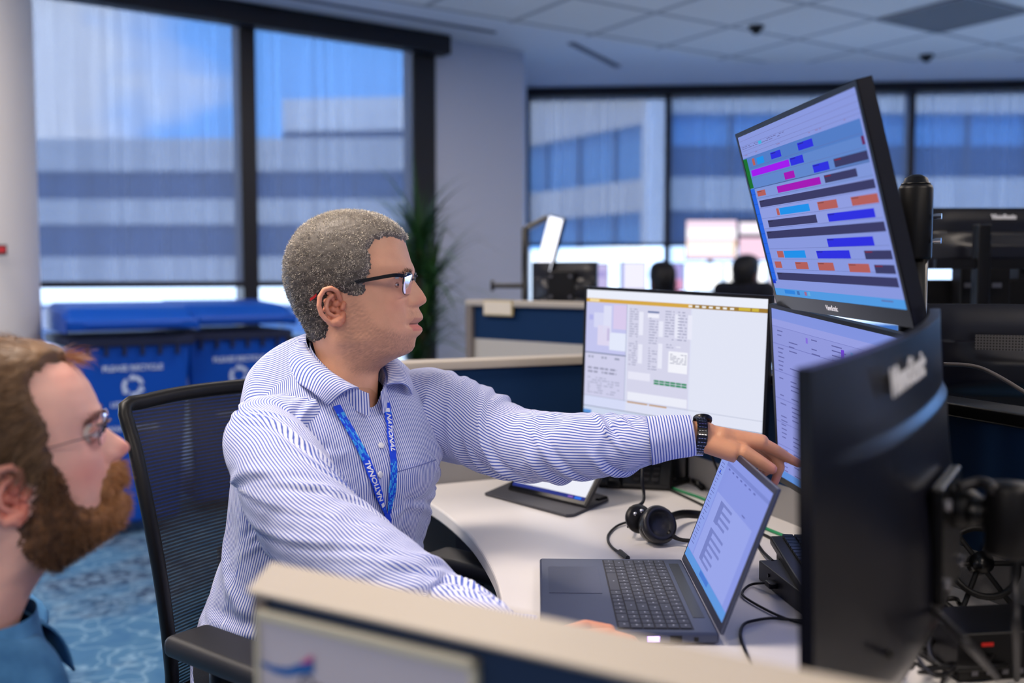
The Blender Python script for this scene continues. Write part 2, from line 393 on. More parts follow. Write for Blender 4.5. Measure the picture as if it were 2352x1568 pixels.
t = thing('blind_cassette', 'long thin black blind cassette over the far windows', 'blind cassette', M=MBk)
MB().box2((0, -.10, CZ-.075), (8.5, -.008, CZ-.001)).build('housing', M_frame, t, bevel=.006)
def blind_y_fix(): pass

# ---------------- outside
M_conc = mat('pale_concrete', (196, 193, 186), .9, var=.04, vscale=.4)
M_bglass = mat('building_glass', (34, 58, 92), .25, spec=.6, var=.55, vscale=.25)
M_bglassl = mat('building_glass_sky', (88, 140, 190), .25, spec=.6, var=.2, vscale=.3)
M_bframe = mat('building_mullion', (60, 66, 76), .6)
def facade(t, A, B, bands, depth=8):
    A = Vector(A); B = Vector(B); d = B-A; ln = d.length; M = Matrix.Translation((A.x, A.y, 0)) @ Matrix.Rotation(math.atan2(d.y, d.x), 4, 'Z')
    for (z0, z1, kind) in bands:
        if kind == 'c': MB().box2((0, -.25, z0), (ln, depth, z1), M=M).build('concrete_band', M_conc, t)
        else:
            g = MB().box2((0, 0, z0), (ln, depth, z1), M=M).build('glass_band', M_bglassl if kind == 's' else M_bglass, t)
            mu = MB(); nn = int(ln/1.5)
            for i in range(nn+1): mu.box2((i*ln/nn-.04, -.08, z0), (i*ln/nn+.04, .05, z1), M=M)
            mu.build('window_mullions', M_bframe, g)
bw = thing('office_building', 'long pale office block with dark glass bands seen through the tall window', 'building', (-12, 40, -5))
zz = lambda y, Y: EYE+(640-y)/FP*Y
b0 = Matrix.Translation((0, 0, 0))
def off(p, t): return (p[0]-t.location.x, p[1]-t.location.y)
def zb(bands, t): return [(a-t.location.z, c-t.location.z, k_) for a, c, k_ in bands]
facade(bw, off((-34, 41), bw), off((-.2, 40.5), bw), zb([(-5, -1.5, 'c'), (-1.5, .2, 'g'), (.2, zz(590, 40), 'c'), (zz(590, 40), zz(514, 40), 'g'), (zz(514, 40), zz(457, 40), 'c'), (zz(457, 40), zz(392, 40), 'g'), (zz(392, 40), zz(318, 40), 'c')], bw), 7)
bu = thing('office_building', 'set-back white upper storey above the pale office block', 'building', (-6, 50, -5))
_c = M_conc; M_conc = mat('white_cladding', (236, 234, 228), .9)
facade(bu, off((-11.3, 50), bu), off((.5, 48.6), bu), zb([(-5, zz(308, 50), 'g'), (zz(308, 50), zz(236, 50), 'c')], bu), 8)
M_conc = _c
br = thing('office_building', 'pale office block with wide grey bands facing the far windows', 'building', (11, 28, -5))
bb = [(-5, -1, 'c'), (-1, .1, 'g'), (.1, zz(565, 26), 'c'), (zz(565, 26), zz(485, 26), 'g'), (zz(485, 26), zz(412, 26), 'c'), (zz(412, 26), zz(338, 26), 'g'), (zz(338, 26), zz(268, 26), 's'), (zz(268, 26), zz(228, 26), 'c'), (zz(228, 26), 8.2, 'c')]
facade(br, off((4.1, 26), br), off((24, 26), br), zb(bb, br), 9)
bq = thing('office_building', 'slanting pale wing joined to the office block, with blue glass', 'building', (1.5, 30, -5))
bb2 = [(-5, -1, 'c'), (-1, .1, 'g'), (.1, zz(565, 26), 'c'), (zz(565, 26), zz(485, 26), 's'), (zz(485, 26), zz(412, 26), 'c'), (zz(412, 26), zz(338, 26), 's'), (zz(338, 26), zz(285, 26), 's'), (zz(285, 26), 7.0, 'c')]
facade(bq, off((.2, 31.6), bq), off((3.75, 26.1), bq), zb(bb2, bq), .5)
o = MB().box2((3.34, 25.0, -5), (3.80, 25.9, 8.2)).build('building_pillar', mat('white_concrete', (228, 226, 222), .9)); tag(o, 'tall pale concrete pillar at the corner of the office block outside', 'pillar')
struct(MB().box2((-70, 9.5, -5.4), (70, 90, -5.0)).build('outside_ground', mat('outside_paving', (215, 212, 205), .9, var=.1, vscale=.3)))
# ================================================================== DESK + PARTITIONS
M_navy = mat('navy_fabric', (5, 44, 84), .8, spec=.25, bump=.25, bscale=900)
M_gfab = mat('grey_fabric', (142, 140, 140), .95, bump=.5, bscale=700)
DZ = .73
desk_edge = [PZ(x, y, DZ) for x, y in [(905, 1130), (950, 1138), (993, 1158), (1035, 1188), (1078, 1228), (1110, 1272), (1135, 1318), (1148, 1360), (1153, 1400), (1150, 1450)]]
de = spline([(p.x, p.y, 0) for p in desk_edge], 4)
CRN = Vector((.36, 2.64, 0)); LFT = Vector((-.30, 2.33, 0)); RGT = Vector((.80, 1.36, 0)); RG2 = Vector((.90, .45, 0))
poly = [(p.x, p.y) for p in de] + [(-.02, .90), (.30, .70), (RG2.x-.02, RG2.y+.02), (RGT.x-.02, RGT.y), (CRN.x-.02, CRN.y-.03), (LFT.x-.01, LFT.y-.04)]
t = thing('corner_desk', 'white curved corner desk carrying the laptop, tablet and headset', 'desk', (.3, 1.7, 0))
o = MB().prism([(x-.3, y-1.7) for x, y in poly], DZ-.028, DZ).build('desktop', M_desk, t); b_ = o.modifiers.new('b', 'BEVEL'); b_.width = .004; b_.segments = 2; b_.limit_method = 'ANGLE'
for (x, y) in [(.02, 1.0), (-.1, 2.2), (.55, 1.0), (.35, 2.3)]:
    MB().box((x-.3, y-1.7, (DZ-.028)/2), (.05, .05, DZ-.03)).build('leg', M_grey, t)
def partition(name, lab, A, B, top, cap_w=.075, cap='cream', split=None, sides='navy', th=.05):
    A = Vector((A[0], A[1], 0)); B = Vector((B[0], B[1], 0)); d = B-A; ln = d.length
    t = thing(name, lab, 'partition', A, math.atan2(d.y, d.x), 'office partitions around the desks')
    sp = split if split else top-.25
    MB().box2((0, -th/2, .04), (ln, th/2, sp)).build('lower_panel', M_gfab, t)
    MB().box2((0, -th/2, sp), (ln, th/2, top-.022)).build('upper_panel', M_navy, t)
    MB().box2((-.012, -cap_w/2, top-.022), (ln+.012, cap_w/2, top)).build('cap', {'cream': M_cream, 'dark': M_blackm}[cap], t, bevel=.004)
    MB().box2((-.012, -cap_w/2+.004, 0), (.02, cap_w/2-.004, top-.022)).build('end_post', M_creamd if cap == 'cream' else M_dark, t)
    MB().box2((0, -.02, 0), (ln, .02, .04)).build('base_rail', M_dark, t)
    return t
LF2 = LFT + (LFT-CRN).normalized()*.06
partition('desk_partition', 'navy partition with cream cap running behind the seated man', LF2, CRN, 1.025, split=.79)
t2 = partition('desk_partition', 'navy and grey partition behind the right-hand monitors', CRN, RGT, 1.025, cap='dark', split=.80)
partition('desk_partition', 'dark-capped partition stretch beside the tangled cables at the right edge', RGT, RG2, 1.025, cap='dark', split=.90)
# foreground partition
HZ = .245; TZ = EYE-HZ
fa = PZ(622, 1288, TZ); fb = PZ(1840, 1534, TZ); dv = (fb-fa).normalized(); pv = Vector((dv.y, -dv.x, 0))
ne = PZ(566, 1352, TZ)
A_ = Vector((fa.x, fa.y, 0)); FPM = Matrix.Translation(A_) @ Matrix.Rotation(math.atan2(dv.y, dv.x), 4, 'Z'); FI = FPM.inverted()
nl = FI @ ne; CW = -nl.y; ex = nl.x; ln = 1.75
t = thing('front_partition', 'blurred navy partition with wide cream cap in the foreground', 'partition', A_, math.atan2(dv.y, dv.x))
MB().prism([(0, 0), (ex, -CW), (ln, -CW), (ln, 0)], TZ-.004, TZ).build('cap', M_cream, t, bevel=.0015)
MB().prism([(.003, -.004), (ex+.003, -CW+.004), (ex+.016, -CW+.004), (.016, -.004)], 0, TZ-.004).build('end_post', M_creamd, t)
MB().prism([(.016, -.007), (ex+.016, -CW+.007), (ln, -CW+.007), (ln, -.007)], 0, TZ-.006).build('fabric_panel', mat('dark_navy_fabric', (8, 38, 72), .85, bump=.3, bscale=900), t)
MB().prism([(.016, -.004), (ex+.016, -CW+.004), (ln, -CW+.004), (ln, -.004)], TZ-.006, TZ-.004).build('taupe_strip', M_creamd, t)  # taupe band between the cap and the fabric panel
# name plate on the near face
fy = -CW+.007
def onface(px, py):
    o0 = FI @ Vector((0, 0, EYE)); o1 = FI @ P(px, py, 1.0); d = o1-o0; k_ = (fy-.006-o0.y)/d.y; return o0+d*k_
q1 = onface(587, 1398); q2 = onface(1095, 1518)
zt = (q1.z+q2.z)/2
t = thing('name_plate', 'white name plate with a blue wave logo on the foreground partition', 'sign', FPM @ Vector(((q1.x+q2.x)/2, fy, zt-.20)), math.atan2(dv.y, dv.x))
wd = q2.x-q1.x
fr = MB(); fr.box2((-wd/2, -.008, .192), (wd/2, 0, .20)).box2((wd/2-.006, -.008, 0), (wd/2, 0, .2)).box2((-wd/2, -.008, 0), (-wd/2+.004, 0, .2)).box2((-wd/2, -.008, 0), (wd/2, 0, .006))
fr.build('frame', mat('plate_frame', (196, 190, 170), .4), t, bevel=.001)
MB().box2((-wd/2+.004, -.005, .006), (wd/2-.006, -.001, .192)).build('plate', mat('plate_white', (188, 182, 192), .4), t)
TI = (t.matrix_basis).inverted() if False else (Matrix.Translation(t.location) @ Matrix.Rotation(math.atan2(dv.y, dv.x), 4, 'Z')).inverted()
def pl(px, py):
    o0 = TI @ Vector((0, 0, EYE)); o1 = TI @ P(px, py, 1.0); d = o1-o0; k_ = (-.0058-o0.y)/d.y; q = o0+d*k_; return (q.x, q.z)
def flat_poly(mb, pts, y, th=.0006, mi=0):
    n = len(pts); mb.add([(x, y, z) for x, z in pts]+[(x, y-th, z) for x, z in pts], [tuple(range(n)), tuple(range(2*n-1, n-1, -1))]+[(k, (k+1) % n, n+(k+1) % n, n+k) for k in range(n)], mi)
lg = MB()
up = [(598, 1518), (630, 1530), (662, 1533), (690, 1522), (712, 1508), (719, 1508)]; lo = [(720, 1548), (690, 1549), (660, 1553), (630, 1546), (604, 1530)]
flat_poly(lg, [pl(*p) for p in up+lo], -.0052, mi=0)
flat_poly(lg, [pl(*p) for p in [(690, 1522), (712, 1506), (720, 1506), (720, 1516), (700, 1524)]], -.0062, mi=1)
lg.build('wave_logo', [mat('logo_blue', (30, 92, 165), .5), mat('logo_red', (190, 70, 130), .5)], t)
tx = MB()
q = pl(745, 1585); text_into(tx, 'Operations', .02, Matrix.Translation((q[0]+.02, -.0056, q[1])) @ Matrix.Rotation(R(90), 4, 'X'))
tx.build('lettering', mat('plate_text', (90, 86, 96), .6), t)

# ================================================================== MONITORS
def frame_from(TL, TR, BL):
    TL, TR, BL = Vector(TL), Vector(TR), Vector(BL)
    x = (TR-TL).normalized(); z = (TL-BL); z = (z-x*z.dot(x)).normalized(); y = z.cross(x)
    wd = (TR-TL).length; h = (TL-BL).length
    o = (TL+TR)/2 - z*h
    return Matrix(((x.x, y.x, z.x, o.x), (x.y, y.y, z.y, o.y), (x.z, y.z, z.z, o.z), (0, 0, 0, 1))), wd, h
def monitor(name, lab, TL, TR, BL, content=None, group=None, curve=0.0, logo_front=False, logo_back=True, bulge=.035, chin=.016, bez=.007, smat=None, vesa=True, W=None, Hh=None, M=None, logo_pos=None, split=.60, logo_size=.016, edge_t=.011):
    if M is None: M, wd, h = frame_from(TL, TR, BL)
    else: wd, h = W, Hh
    M = M @ Matrix.Translation((0, curve, 0))
    t = thing(name, lab, 'monitor', M=M, group=group)
    nx, nz = 40, 64
    cy = lambda x: -curve*(2*x/wd)**2
    hs = MB(); fr = []; bk = []
    for j in range(nz+1):
        z = h*j/nz; a = []; c = []
        for i in range(nx+1):
            x = -wd/2+wd*i/nx
            fx = 1-float(sstep(.62, .97, abs(2*x/wd))); zn = z/h
            fz = float(1-sstep(split-.008, split+.008, zn))*float(sstep(.0, .14, zn))
            fz2 = (1-float(sstep(.75, 1.0, zn)))*float(sstep(0, .1, zn))
            a.append((x, cy(x), z)); c.append((x, cy(x)+edge_t+bulge*(.28*fz*(1-float(sstep(.45, .98, abs(2*x/wd))))+.16*fx*fz2+.56*(1-float(sstep(.25, .98, abs(2*x/wd))))*(1-float(sstep(.35, split, zn)))*float(sstep(0, .2, zn))), z))
        fr.append(a); bk.append(c[::-1])
    hs.grid(fr); hs.grid(bk)
    rim = []
    loop_f = [fr[0][i] for i in range(nx+1)]+[fr[j][nx] for j in range(1, nz+1)]+[fr[nz][i] for i in range(nx-1, -1, -1)]+[fr[j][0] for j in range(nz-1, 0, -1)]
    bb_ = [r_[::-1] for r_ in bk]
    loop_b = [bb_[0][i] for i in range(nx+1)]+[bb_[j][nx] for j in range(1, nz+1)]+[bb_[nz][i] for i in range(nx-1, -1, -1)]+[bb_[j][0] for j in range(nz-1, 0, -1)]
    n = len(loop_f); hs.add(loop_f+loop_b, [(k, n+k, n+(k+1) % n, (k+1) % n) for k in range(n)])
    o = hs.build('housing', M_monback, t, smooth=True, weld=True)
    o.modifiers.new('es', 'EDGE_SPLIT').split_angle = R(50)
    # bezel
    bz = MB()
    for (x0, x1, z0, z1) in [(-wd/2, wd/2, h-bez, h), (-wd/2, wd/2, 0, chin), (-wd/2, -wd/2+bez, chin, h-bez), (wd/2-bez, wd/2, chin, h-bez)]:
        kk = 20 if x1-x0 > .1 else 1
        for i in range(kk):
            xa = x0+(x1-x0)*i/kk; xb = x0+(x1-x0)*(i+1)/kk
            bz.add([(xa, cy(xa)-.0015, z0), (xb, cy(xb)-.0015, z0), (xb, cy(xb)-.0015, z1), (xa, cy(xa)-.0015, z1), (xa, cy(xa)+.001, z0), (xb, cy(xb)+.001, z0), (xb, cy(xb)+.001, z1), (xa, cy(xa)+.001, z1)],
                   [(0, 1, 2, 3), (4, 7, 6, 5), (0, 4, 5, 1), (3, 2, 6, 7), (0, 3, 7, 4), (1, 5, 6, 2)])
    bz.build('bezel', M_blackg, t)
    # screen
    sw, sh = wd-2*bez, h-bez-chin
    sc = MB(); kk = 20 if curve else 1
    def rect(u0, v0, u1, v1, c, lay):
        sc.col = sl(c)
        for i in range(kk if (u1-u0) > .2 else 1):
            k2 = kk if (u1-u0) > .2 else 1
            ua = u0+(u1-u0)*i/k2; ub = u0+(u1-u0)*(i+1)/k2
            xa = -sw/2+sw*ua; xb = -sw/2+sw*ub; y = -.0004-.00005*lay
            sc.add([(xa, cy(xa)+y, h-bez-sh*v1), (xb, cy(xb)+y, h-bez-sh*v1), (xb, cy(xb)+y, h-bez-sh*v0), (xa, cy(xa)+y, h-bez-sh*v0)], [(0, 1, 2, 3)])
    if content:
        for i, r_ in enumerate(content): rect(*r_[:4], r_[4], r_[5] if len(r_) > 5 else i)
    else: rect(0, 0, 1, 1, (6, 6, 8), 0)
    sc.build('screen', smat or M_scr, t, colors=True)
    if logo_front:
        tx = MB(); text_into(tx, 'ViewSonic', .012, Matrix.Translation((0, -.0017, chin*.5)) @ Matrix.Rotation(R(90), 4, 'X'), bold=.0003, ext=.0002); tx.build('logo', M_txtw, t)
    if logo_back:
        lx, lz = logo_pos or (0, .85)
        tx = MB(); text_into(tx, 'ViewSonic', logo_size, Matrix.Translation((lx, .0018+edge_t+bulge*.16-curve*(2*lx/wd)**2, h*lz)) @ Matrix.Rotation(R(180), 4, 'Z') @ Matrix.Rotation(R(90), 4, 'X'), bold=.0014, ext=.0005)
        tx.build('back_logo', M_txtw, t)
    if vesa:
        v = MB(); v.box((0, .014+bulge, h*.40), (.11, .012, .12)); v.build('mount_plate', M_blackm, t, bevel=.003)
        for (sx, sz) in ((-1, -1), (1, -1), (-1, 1), (1, 1)): MB().cyl((sx*.04, .019+bulge, h*.40+sz*.04), (sx*.04, .025+bulge, h*.40+sz*.04), .006, 10).build('screw', M_grey, t)
    return t, M, wd, h
rng = random.Random(4)
def textlines(u0, u1, v0, v1, n, col, lay, th=.5, dens=.8):
    o = []; ph = (v1-v0)/n
    for i in range(n):
        u = u0
        while u < u1:
            l = rng.uniform(.008, .035)
            if rng.random() < dens: o.append((u, v0+i*ph, min(u+l, u1), v0+i*ph+ph*th, col, lay))
            u += l+rng.uniform(.004, .012)
    return o
# --- A: bright map/form screen facing the man
def contA():
    c = [(0, 0, 1, 1, (222, 226, 246), 0), (0, 0, 1, .066, (236, 240, 252), 1), (0, .068, 1, .098, (214, 168, 66), 1), (.62, .068, 1, .098, (158, 122, 48), 2),
         (.859, .07, .916, .092, (205, 180, 60), 3), (.924, .07, .957, .092, (205, 180, 60), 3)]
    for i in range(7): c.append((.60+i*.036, .076, .62+i*.036, .09, (240, 240, 240), 4))
    c.append((.02, .074, .08, .092, (245, 225, 170), 4))
    c += [(.0, .1, .254, .5, (196, 198, 240), 1), (.15, .33, .25, .47, (228, 234, 252), 2), (.17, .11, .25, .30, (218, 204, 238), 2), (.05, .18, .11, .30, (214, 216, 246), 2), (.075, .28, .15, .44, (222, 216, 242), 3), (.02, .2, .045, .24, (176, 178, 236), 4), (.11, .12, .16, .34, (222, 224, 248), 3), (.135, .3, .15, .4, (200, 190, 226), 5)]
    c += [(.0, .5, .254, .509, (120, 130, 160), 3), (.25, .1, .254, .86, (170, 176, 205), 3), (.0, .509, .25, .853, (208, 208, 236), 1)]
    c += textlines(.02, .22, .53, .56, 1, (150, 155, 180), 3) + textlines(.02, .20, .62, .68, 2, (150, 152, 178), 3) + textlines(.02, .22, .70, .84, 7, (176, 178, 205), 3)
    c += [(.262, .1, .615, .85, (214, 214, 236), 1), (.27, .62, .40, .68, (232, 232, 248), 2), (.27, .78, .61, .845, (236, 238, 250), 2)]
    for u, v0, v1, n in [(.27, .13, .36, 12), (.385, .19, .36, 8), (.475, .13, .36, 11), (.545, .13, .36, 10), (.27, .38, .58, 11), (.385, .36, .6, 12), (.485, .38, .42, 2)]:
        c += textlines(u, u+.05, v0, v1, n, (160, 162, 190), 3, .35, .9)
        c.append((u+.055, v0+.02, u+.08, v1-.03, (234, 235, 250), 2))
    c += [(.375, .14, .44, .152, (90, 110, 160), 4), (.375, .16, .44, .19, (240, 240, 252), 4), (.50, .43, .605, .59, (244, 245, 253), 2)] + textlines(.51, .6, .45, .53, 6, (150, 152, 175), 4, .4, .95)
    for i in range(6): c += [(.423+i*.031, .662, .451+i*.031, .676, (30, 140, 92), 4), (.423+i*.031, .681, .451+i*.031, .696, (30, 140, 92), 4)]
    c += [(.271, .856, .39, .866, (196, 150, 90), 4), (.40, .856, .5, .866, (196, 150, 90), 4), (.0, .853, 1, .857, (170, 176, 200), 2), (.622, .1, 1, .935, (226, 230, 246), 2), (0, .857, .26, 1, (214, 220, 248), 2), (.0, .937, 1, .942, (120, 128, 150), 3), (0, .942, 1, 1, (206, 216, 240), 4), (.0, .97, .05, 1, (90, 150, 220), 5)]
    return c
A_TL = P(1344, 657, 2.30); A_TR = P(1773, 679, 1.955); A_BL = A_TL - Vector((.0, .0, .306))
mA = monitor('monitor', 'bright monitor showing a map and form with a gold bar, behind the outstretched arm', A_TL, A_TR, A_BL, contA(), 'desk monitors', bulge=.03, logo_back=False, smat=M_scrb, chin=.014)
# --- B: lavender list screen right of A
def contB():
    c = [(0, 0, 1, 1, (142, 150, 218), 0), (0, 0, 1, .06, (128, 146, 222), 1), (0, .06, 1, .10, (148, 156, 224), 1), (.0, .1, 1, .102, (110, 118, 190), 2)]
    for r0 in range(34):
        v = .12+r0*.025
        for (u, l) in [(.04, .05), (.13, .08), (.30, .06), (.44, .1), (.62, .05), (.72, .08), (.86, .05)]:
            if rng.random() < .7: c.append((u, v, u+l*rng.uniform(.5, 1), v+.006, (92, 96, 160), 3))
    for k_ in (.2, .36, .52, .66, .8): c.append((0, k_, 1, k_+.003, (108, 114, 186), 2))
    c += [(.5, .13, .52, .18, (110, 60, 210), 4), (.56, .13, .575, .18, (90, 150, 210), 4), (.26, .12, .275, .15, (130, 110, 220), 4), (.3, .32, .315, .36, (50, 80, 200), 4), (0, .955, 1, 1, (92, 140, 214), 4)]
    return c
B_TL = P(1768, 697, 1.86); B_d = Vector((.1, -.5, -.040)).normalized(); B_TR = B_TL + B_d*.51
B_BL = P(1806, 1112, 1.86)
mB = monitor('monitor', 'lavender list monitor below the tilted timeline screen, half hidden by the near monitor', B_TL, B_TR, B_BL, contB(), 'desk monitors', bulge=.03, logo_back=False, chin=.012)
# --- D: tilted timeline screen on top
CL = {'or': (176, 92, 88), 'cy': (20, 142, 232), 'bl': (38, 42, 222), 'pu': (158, 10, 236), 'rd': (100, 34, 90), 'mg': (160, 8, 180), 'dk': (52, 54, 98), 'gr': (8, 110, 40), 'lb': (30, 100, 225)}
RD = [('or',.094,.149,.12,.191),('cy',.142,.153,.215,.192),('bl',.287,.151,.383,.188),('bl',.534,.149,.654,.188),('pu',.057,.215,.435,.253),('bl',.445,.212,.555,.253),('rd',.965,.21,.983,.249),('mg',.365,.279,.456,.318),('bl',.611,.278,.729,.319),('dk',.767,.276,.982,.317),('dk',.675,.342,.895,.38),('mg',.273,.343,.644,.381),('or',.064,.344,.152,.378),('dk',.064,.404,.983,.446),('or',.215,.467,.240,.507),('cy',.245,.467,.511,.507),('or',.579,.467,.723,.51),('or',.819,.469,.983,.511),('dk',.103,.530,.547,.573),('bl',.634,.533,.944,.575),('dk',.061,.597,.984,.641),('bl',.586,.661,.899,.705),('or',.119,.72,.180,.76),('cy',.187,.72,.384,.762),('bl',.48,.724,.728,.766),('dk',.824,.728,.986,.770),('or',.068,.785,.136,.825),('or',.271,.787,.383,.828),('or',.468,.788,.591,.831),('or',.698,.792,.835,.835),('dk',.866,.796,.984,.837),('dk',.066,.854,.984,.899),('gr',0,.139,.041,.322),('lb',0,.326,.045,.909)]
def contD():
    c = [(0, 0, 1, 1, (134, 150, 220), 0), (0, .134, .983, .21, (78, 122, 196), 1), (0, .21, .983, .33, (92, 132, 202), 1), (0, .33, .983, .40, (124, 148, 214), 1), (0, .40, .983, .58, (140, 154, 222), 1)]
    for k_ in (.028, .06, .09, .112): c.append((0, k_, 1, k_+.0015, (112, 116, 176), 2))
    c += textlines(.02, .45, .066, .086, 2, (104, 108, 165), 3, .4, .7) + textlines(.03, .9, .116, .13, 1, (140, 120, 170), 3, .3, .25)
    c.append((.20, .064, .232, .082, (60, 175, 222), 4))
    for k_ in range(13): c.append((.045, .197+k_*.0635, .983, .1985+k_*.0635, (96, 106, 165), 3))
    c.append((.045, .3245, .983, .3268, (60, 66, 110), 4))
    for r_ in RD:
        c.append((r_[1], r_[2], r_[3], r_[4], CL[r_[0]], 5))
        if r_[0] in ('dk', 'or', 'bl') and r_[3]-r_[1] > .08:
            c.append((r_[1]+.006, r_[2]+.004, r_[1]+.05, r_[2]+.009, (130, 24, 44) if r_[0] == 'dk' and r_[3]-r_[1] < .3 else tuple(int(x*.7) for x in CL[r_[0]]), 6))
    for k_ in range(9): c.append((0, .36+k_*.062, .045, .362+k_*.062, (14, 60, 170), 6))
    c += [(0, .955, 1, 1, (78, 152, 224), 4), (.1, .962, .2, .985, (40, 130, 220), 5), (.22, .962, .245, .985, (60, 110, 180), 5), (.29, .962, .31, .985, (160, 100, 140), 5), (.32, .962, .34, .985, (100, 170, 220), 5), (.86, .965, .93, .972, (90, 110, 170), 5), (.0, .9, .03, .925, (10, 50, 200), 5)]
    return c
D_TL = P(1690, 308, 1.84); D_TR = P(1968, 182, 1.28); D_BL = P(1792, 705, 1.84)
mD = monitor('monitor', 'tilted upper monitor showing a coloured schedule timeline', D_TL, D_TR, D_BL, contD(), 'desk monitors', bulge=.03, logo_front=True, logo_back=False, chin=.024, bez=.008, edge_t=.020)
# --- C: big near monitor seen from behind (screen faces the man)
C_far = P(2138, 708, 1.27); C_near = P(1832, 846, .80)
C_BLf = C_far - Vector((-.004, .0, .345))
mC = monitor('monitor', 'large curved black monitor seen from behind in the right foreground', C_far, C_near, C_BLf, [(0, 0, 1, 1, (150, 160, 225), 0)], 'desk monitors', curve=.028, bulge=.024, logo_back=True, logo_pos=(.068, .905), split=.76, logo_size=.037, chin=.014)
# --- poles and arms
pl_ = Vector((.624, 1.55, DZ))
t = thing('monitor_mount', 'black pole behind the tilted monitor with a domed cap', 'monitor arm', pl_)
MB().lathe([(.05, 0), (.05, .012), (.03, .02)], 24).build('base', M_blackm, t, smooth=True)
MB().lathe([(.0205, .01), (.0205, .56)], 24).build('pole', M_blackm, t, smooth=True)
MB().lathe([(.0245, .52), (.0255, .524), (.0255, .628), (.023, .634)], 28).build('sleeve', M_black, t, smooth=True)
MB().lathe([(.022, .634), (.0215, .637), (.019, .638), (.0165, .645), (.008, .650), (.001, .651)], 28).build('cap', M_blackm, t, smooth=True)
for z_ in (.585, .548): MB().cyl((.02, -.02, z_), (.030, -.026, z_), .0045, 10).build('screw', M_silver, t)
def arm_to(t, a, bpt):
    q1_ = Vector(a); q2_ = Vector(bpt)-pl_
    MB().tube([q1_, q1_.lerp(q2_, .4)+Vector((.02, 0, 0)), q2_], .013, 12, smooth=6).build('arm', M_blackm, t, smooth=True)
MD_ = mD[1]; MB_ = mB[1]; MA_ = mA[1]
arm_to(t, (0, 0, .58), MD_ @ Vector((0, .055, mD[3]*.47)))
arm_to(t, (0, 0, .30), MB_ @ Vector((0, .055, mB[3]*.47)))
zA = (MA_ @ Vector((0, 0, mA[3]*.45))); cA = MA_.inverted() @ Vector((.435, 2.385, zA.z))
MB().tube([cA, cA.lerp(Vector((0, .05, mA[3]*.42)), .5)+Vector((0, .02, 0)), Vector((0, .04, mA[3]*.42))], .014, 12, smooth=5).build('stand_arm', M_blackm, mA[0], smooth=True)
MB().cyl(MA_.inverted() @ Vector((.435, 2.385, DZ)), cA+Vector((0, 0, .02)), .016, 16).build('stand_post', M_blackm, mA[0], smooth=True)
for p0_, p1_ in (((.435, 2.385), (.36, 2.30)), ((.435, 2.385), (.44, 2.28))):
    MB().cyl(MA_.inverted() @ Vector((p0_[0], p0_[1], DZ+.008)), MA_.inverted() @ Vector((p1_[0], p1_[1], DZ+.008)), .008, 10).build('stand_foot', M_blackm, mA[0], smooth=True)
# near arm holding C
MC_ = mC[1]; c0 = MC_ @ Vector((0, .075, mC[3]*.47)); jp = P(2318, 1185, .98)
t = thing('monitor_mount', 'black jointed arm holding the near monitor, ending in a thick round pivot', 'monitor arm', (jp.x, jp.y, jp.z-.035))
MB().lathe([(.020, -.005), (.0225, 0), (.0225, .062), (.020, .068), (.004, .07)], 28).build('pivot', M_black, t, smooth=True)
jr = P(2560, 1215, 1.02)-jp; MB().tube([Vector((0, 0, .03)), jr*.5+Vector((0, 0, .02)), jr], [.02, .017, .018], 14, smooth=4).build('far_arm', M_blackm, t, smooth=True)
MB().cyl((jr.x, jr.y, -jp.z+.035+.73), (jr.x, jr.y, .10), .019, 20).build('post', M_blackm, t, smooth=True)
j2 = P(2205, 1165, 1.02)
MB().tube([Vector((0, 0, .035)), (j2-jp)*.5+Vector((0, 0, .035)), j2-jp+Vector((0, 0, .035))], [.019, .014, .02], 14, smooth=5).build('arm', M_black, t, smooth=True)
MB().sphere(j2-jp+Vector((0, 0, .035)), .024, 20, 14, sc=(1.1, 1, .9)).build('knuckle', M_black, t, smooth=True)
MB().tube([j2-jp+Vector((0, 0, .035)), c0-jp+Vector((0, 0, .035))], .014, 12).build('neck', M_blackm, t, smooth=True)
MB().tube([j2-jp+Vector((-.012, -.02, .06)), j2-jp+Vector((.01, -.022, .066)), Vector((-.02, -.01, .064))], .006, 8, smooth=4).build('cable_clip', M_dark, t, smooth=True)
# neighbour's monitors at the right
def wallmon(lab, px0, px1, py0, py1, Y0, Y1, content=None, **kw):
    tl_p = P(px0, py0, Y0); tr_p = P(px1, py0, Y1); tr_p.z = tl_p.z; bl = Vector((tl_p.x, tl_p.y, P(px0, py1, Y0).z))
    return monitor('monitor', lab, tl_p, tr_p, bl, content, **kw)
def backmon(lab, px0, px1, py0, py1, Y, grp='neighbouring monitors seen from behind', ang=0, **kw):
    a = P(px0, py0, Y); c = P(px1, py0, Y+ang); c.z = a.z; h_ = a.z-P(px0, py1, Y).z
    return monitor('monitor', lab, c, a, c-Vector((0, 0, h_)), None, grp, **kw)
backmon('black monitor seen from behind at the right edge, over a cyan light strip', 2118, 2480, 478, 618, 2.75, vesa=False, bulge=.03)
t = thing('monitor_mount', 'dark upright pole in front of the right-hand black monitor', 'monitor arm', P(2250, 705, 2.6))
MB().box2((-.017, -.02, -.1), (.017, .02, .215)).build('pole', M_blackm, t, bevel=.004)
MB().box2((-.12, -.01, .10), (.12, .012, .125)).build('crossbar', M_blackm, t)
backmon('wide black monitor back with a perforated vent at the right edge', 2125, 2560, 697, 905, 1.95, ang=-.1, vesa=False, logo_back=False, bulge=.03)
pv_ = P(2240, 768, 1.86); pq = P(2420, 768, 1.80)
m, nt, b = newmat('perforated'); tc = nt.nodes.new('ShaderNodeTexCoord'); vo = nt.nodes.new('ShaderNodeTexVoronoi'); vo.inputs['Scale'].default_value = 190; vo.inputs['Randomness'].default_value = 0
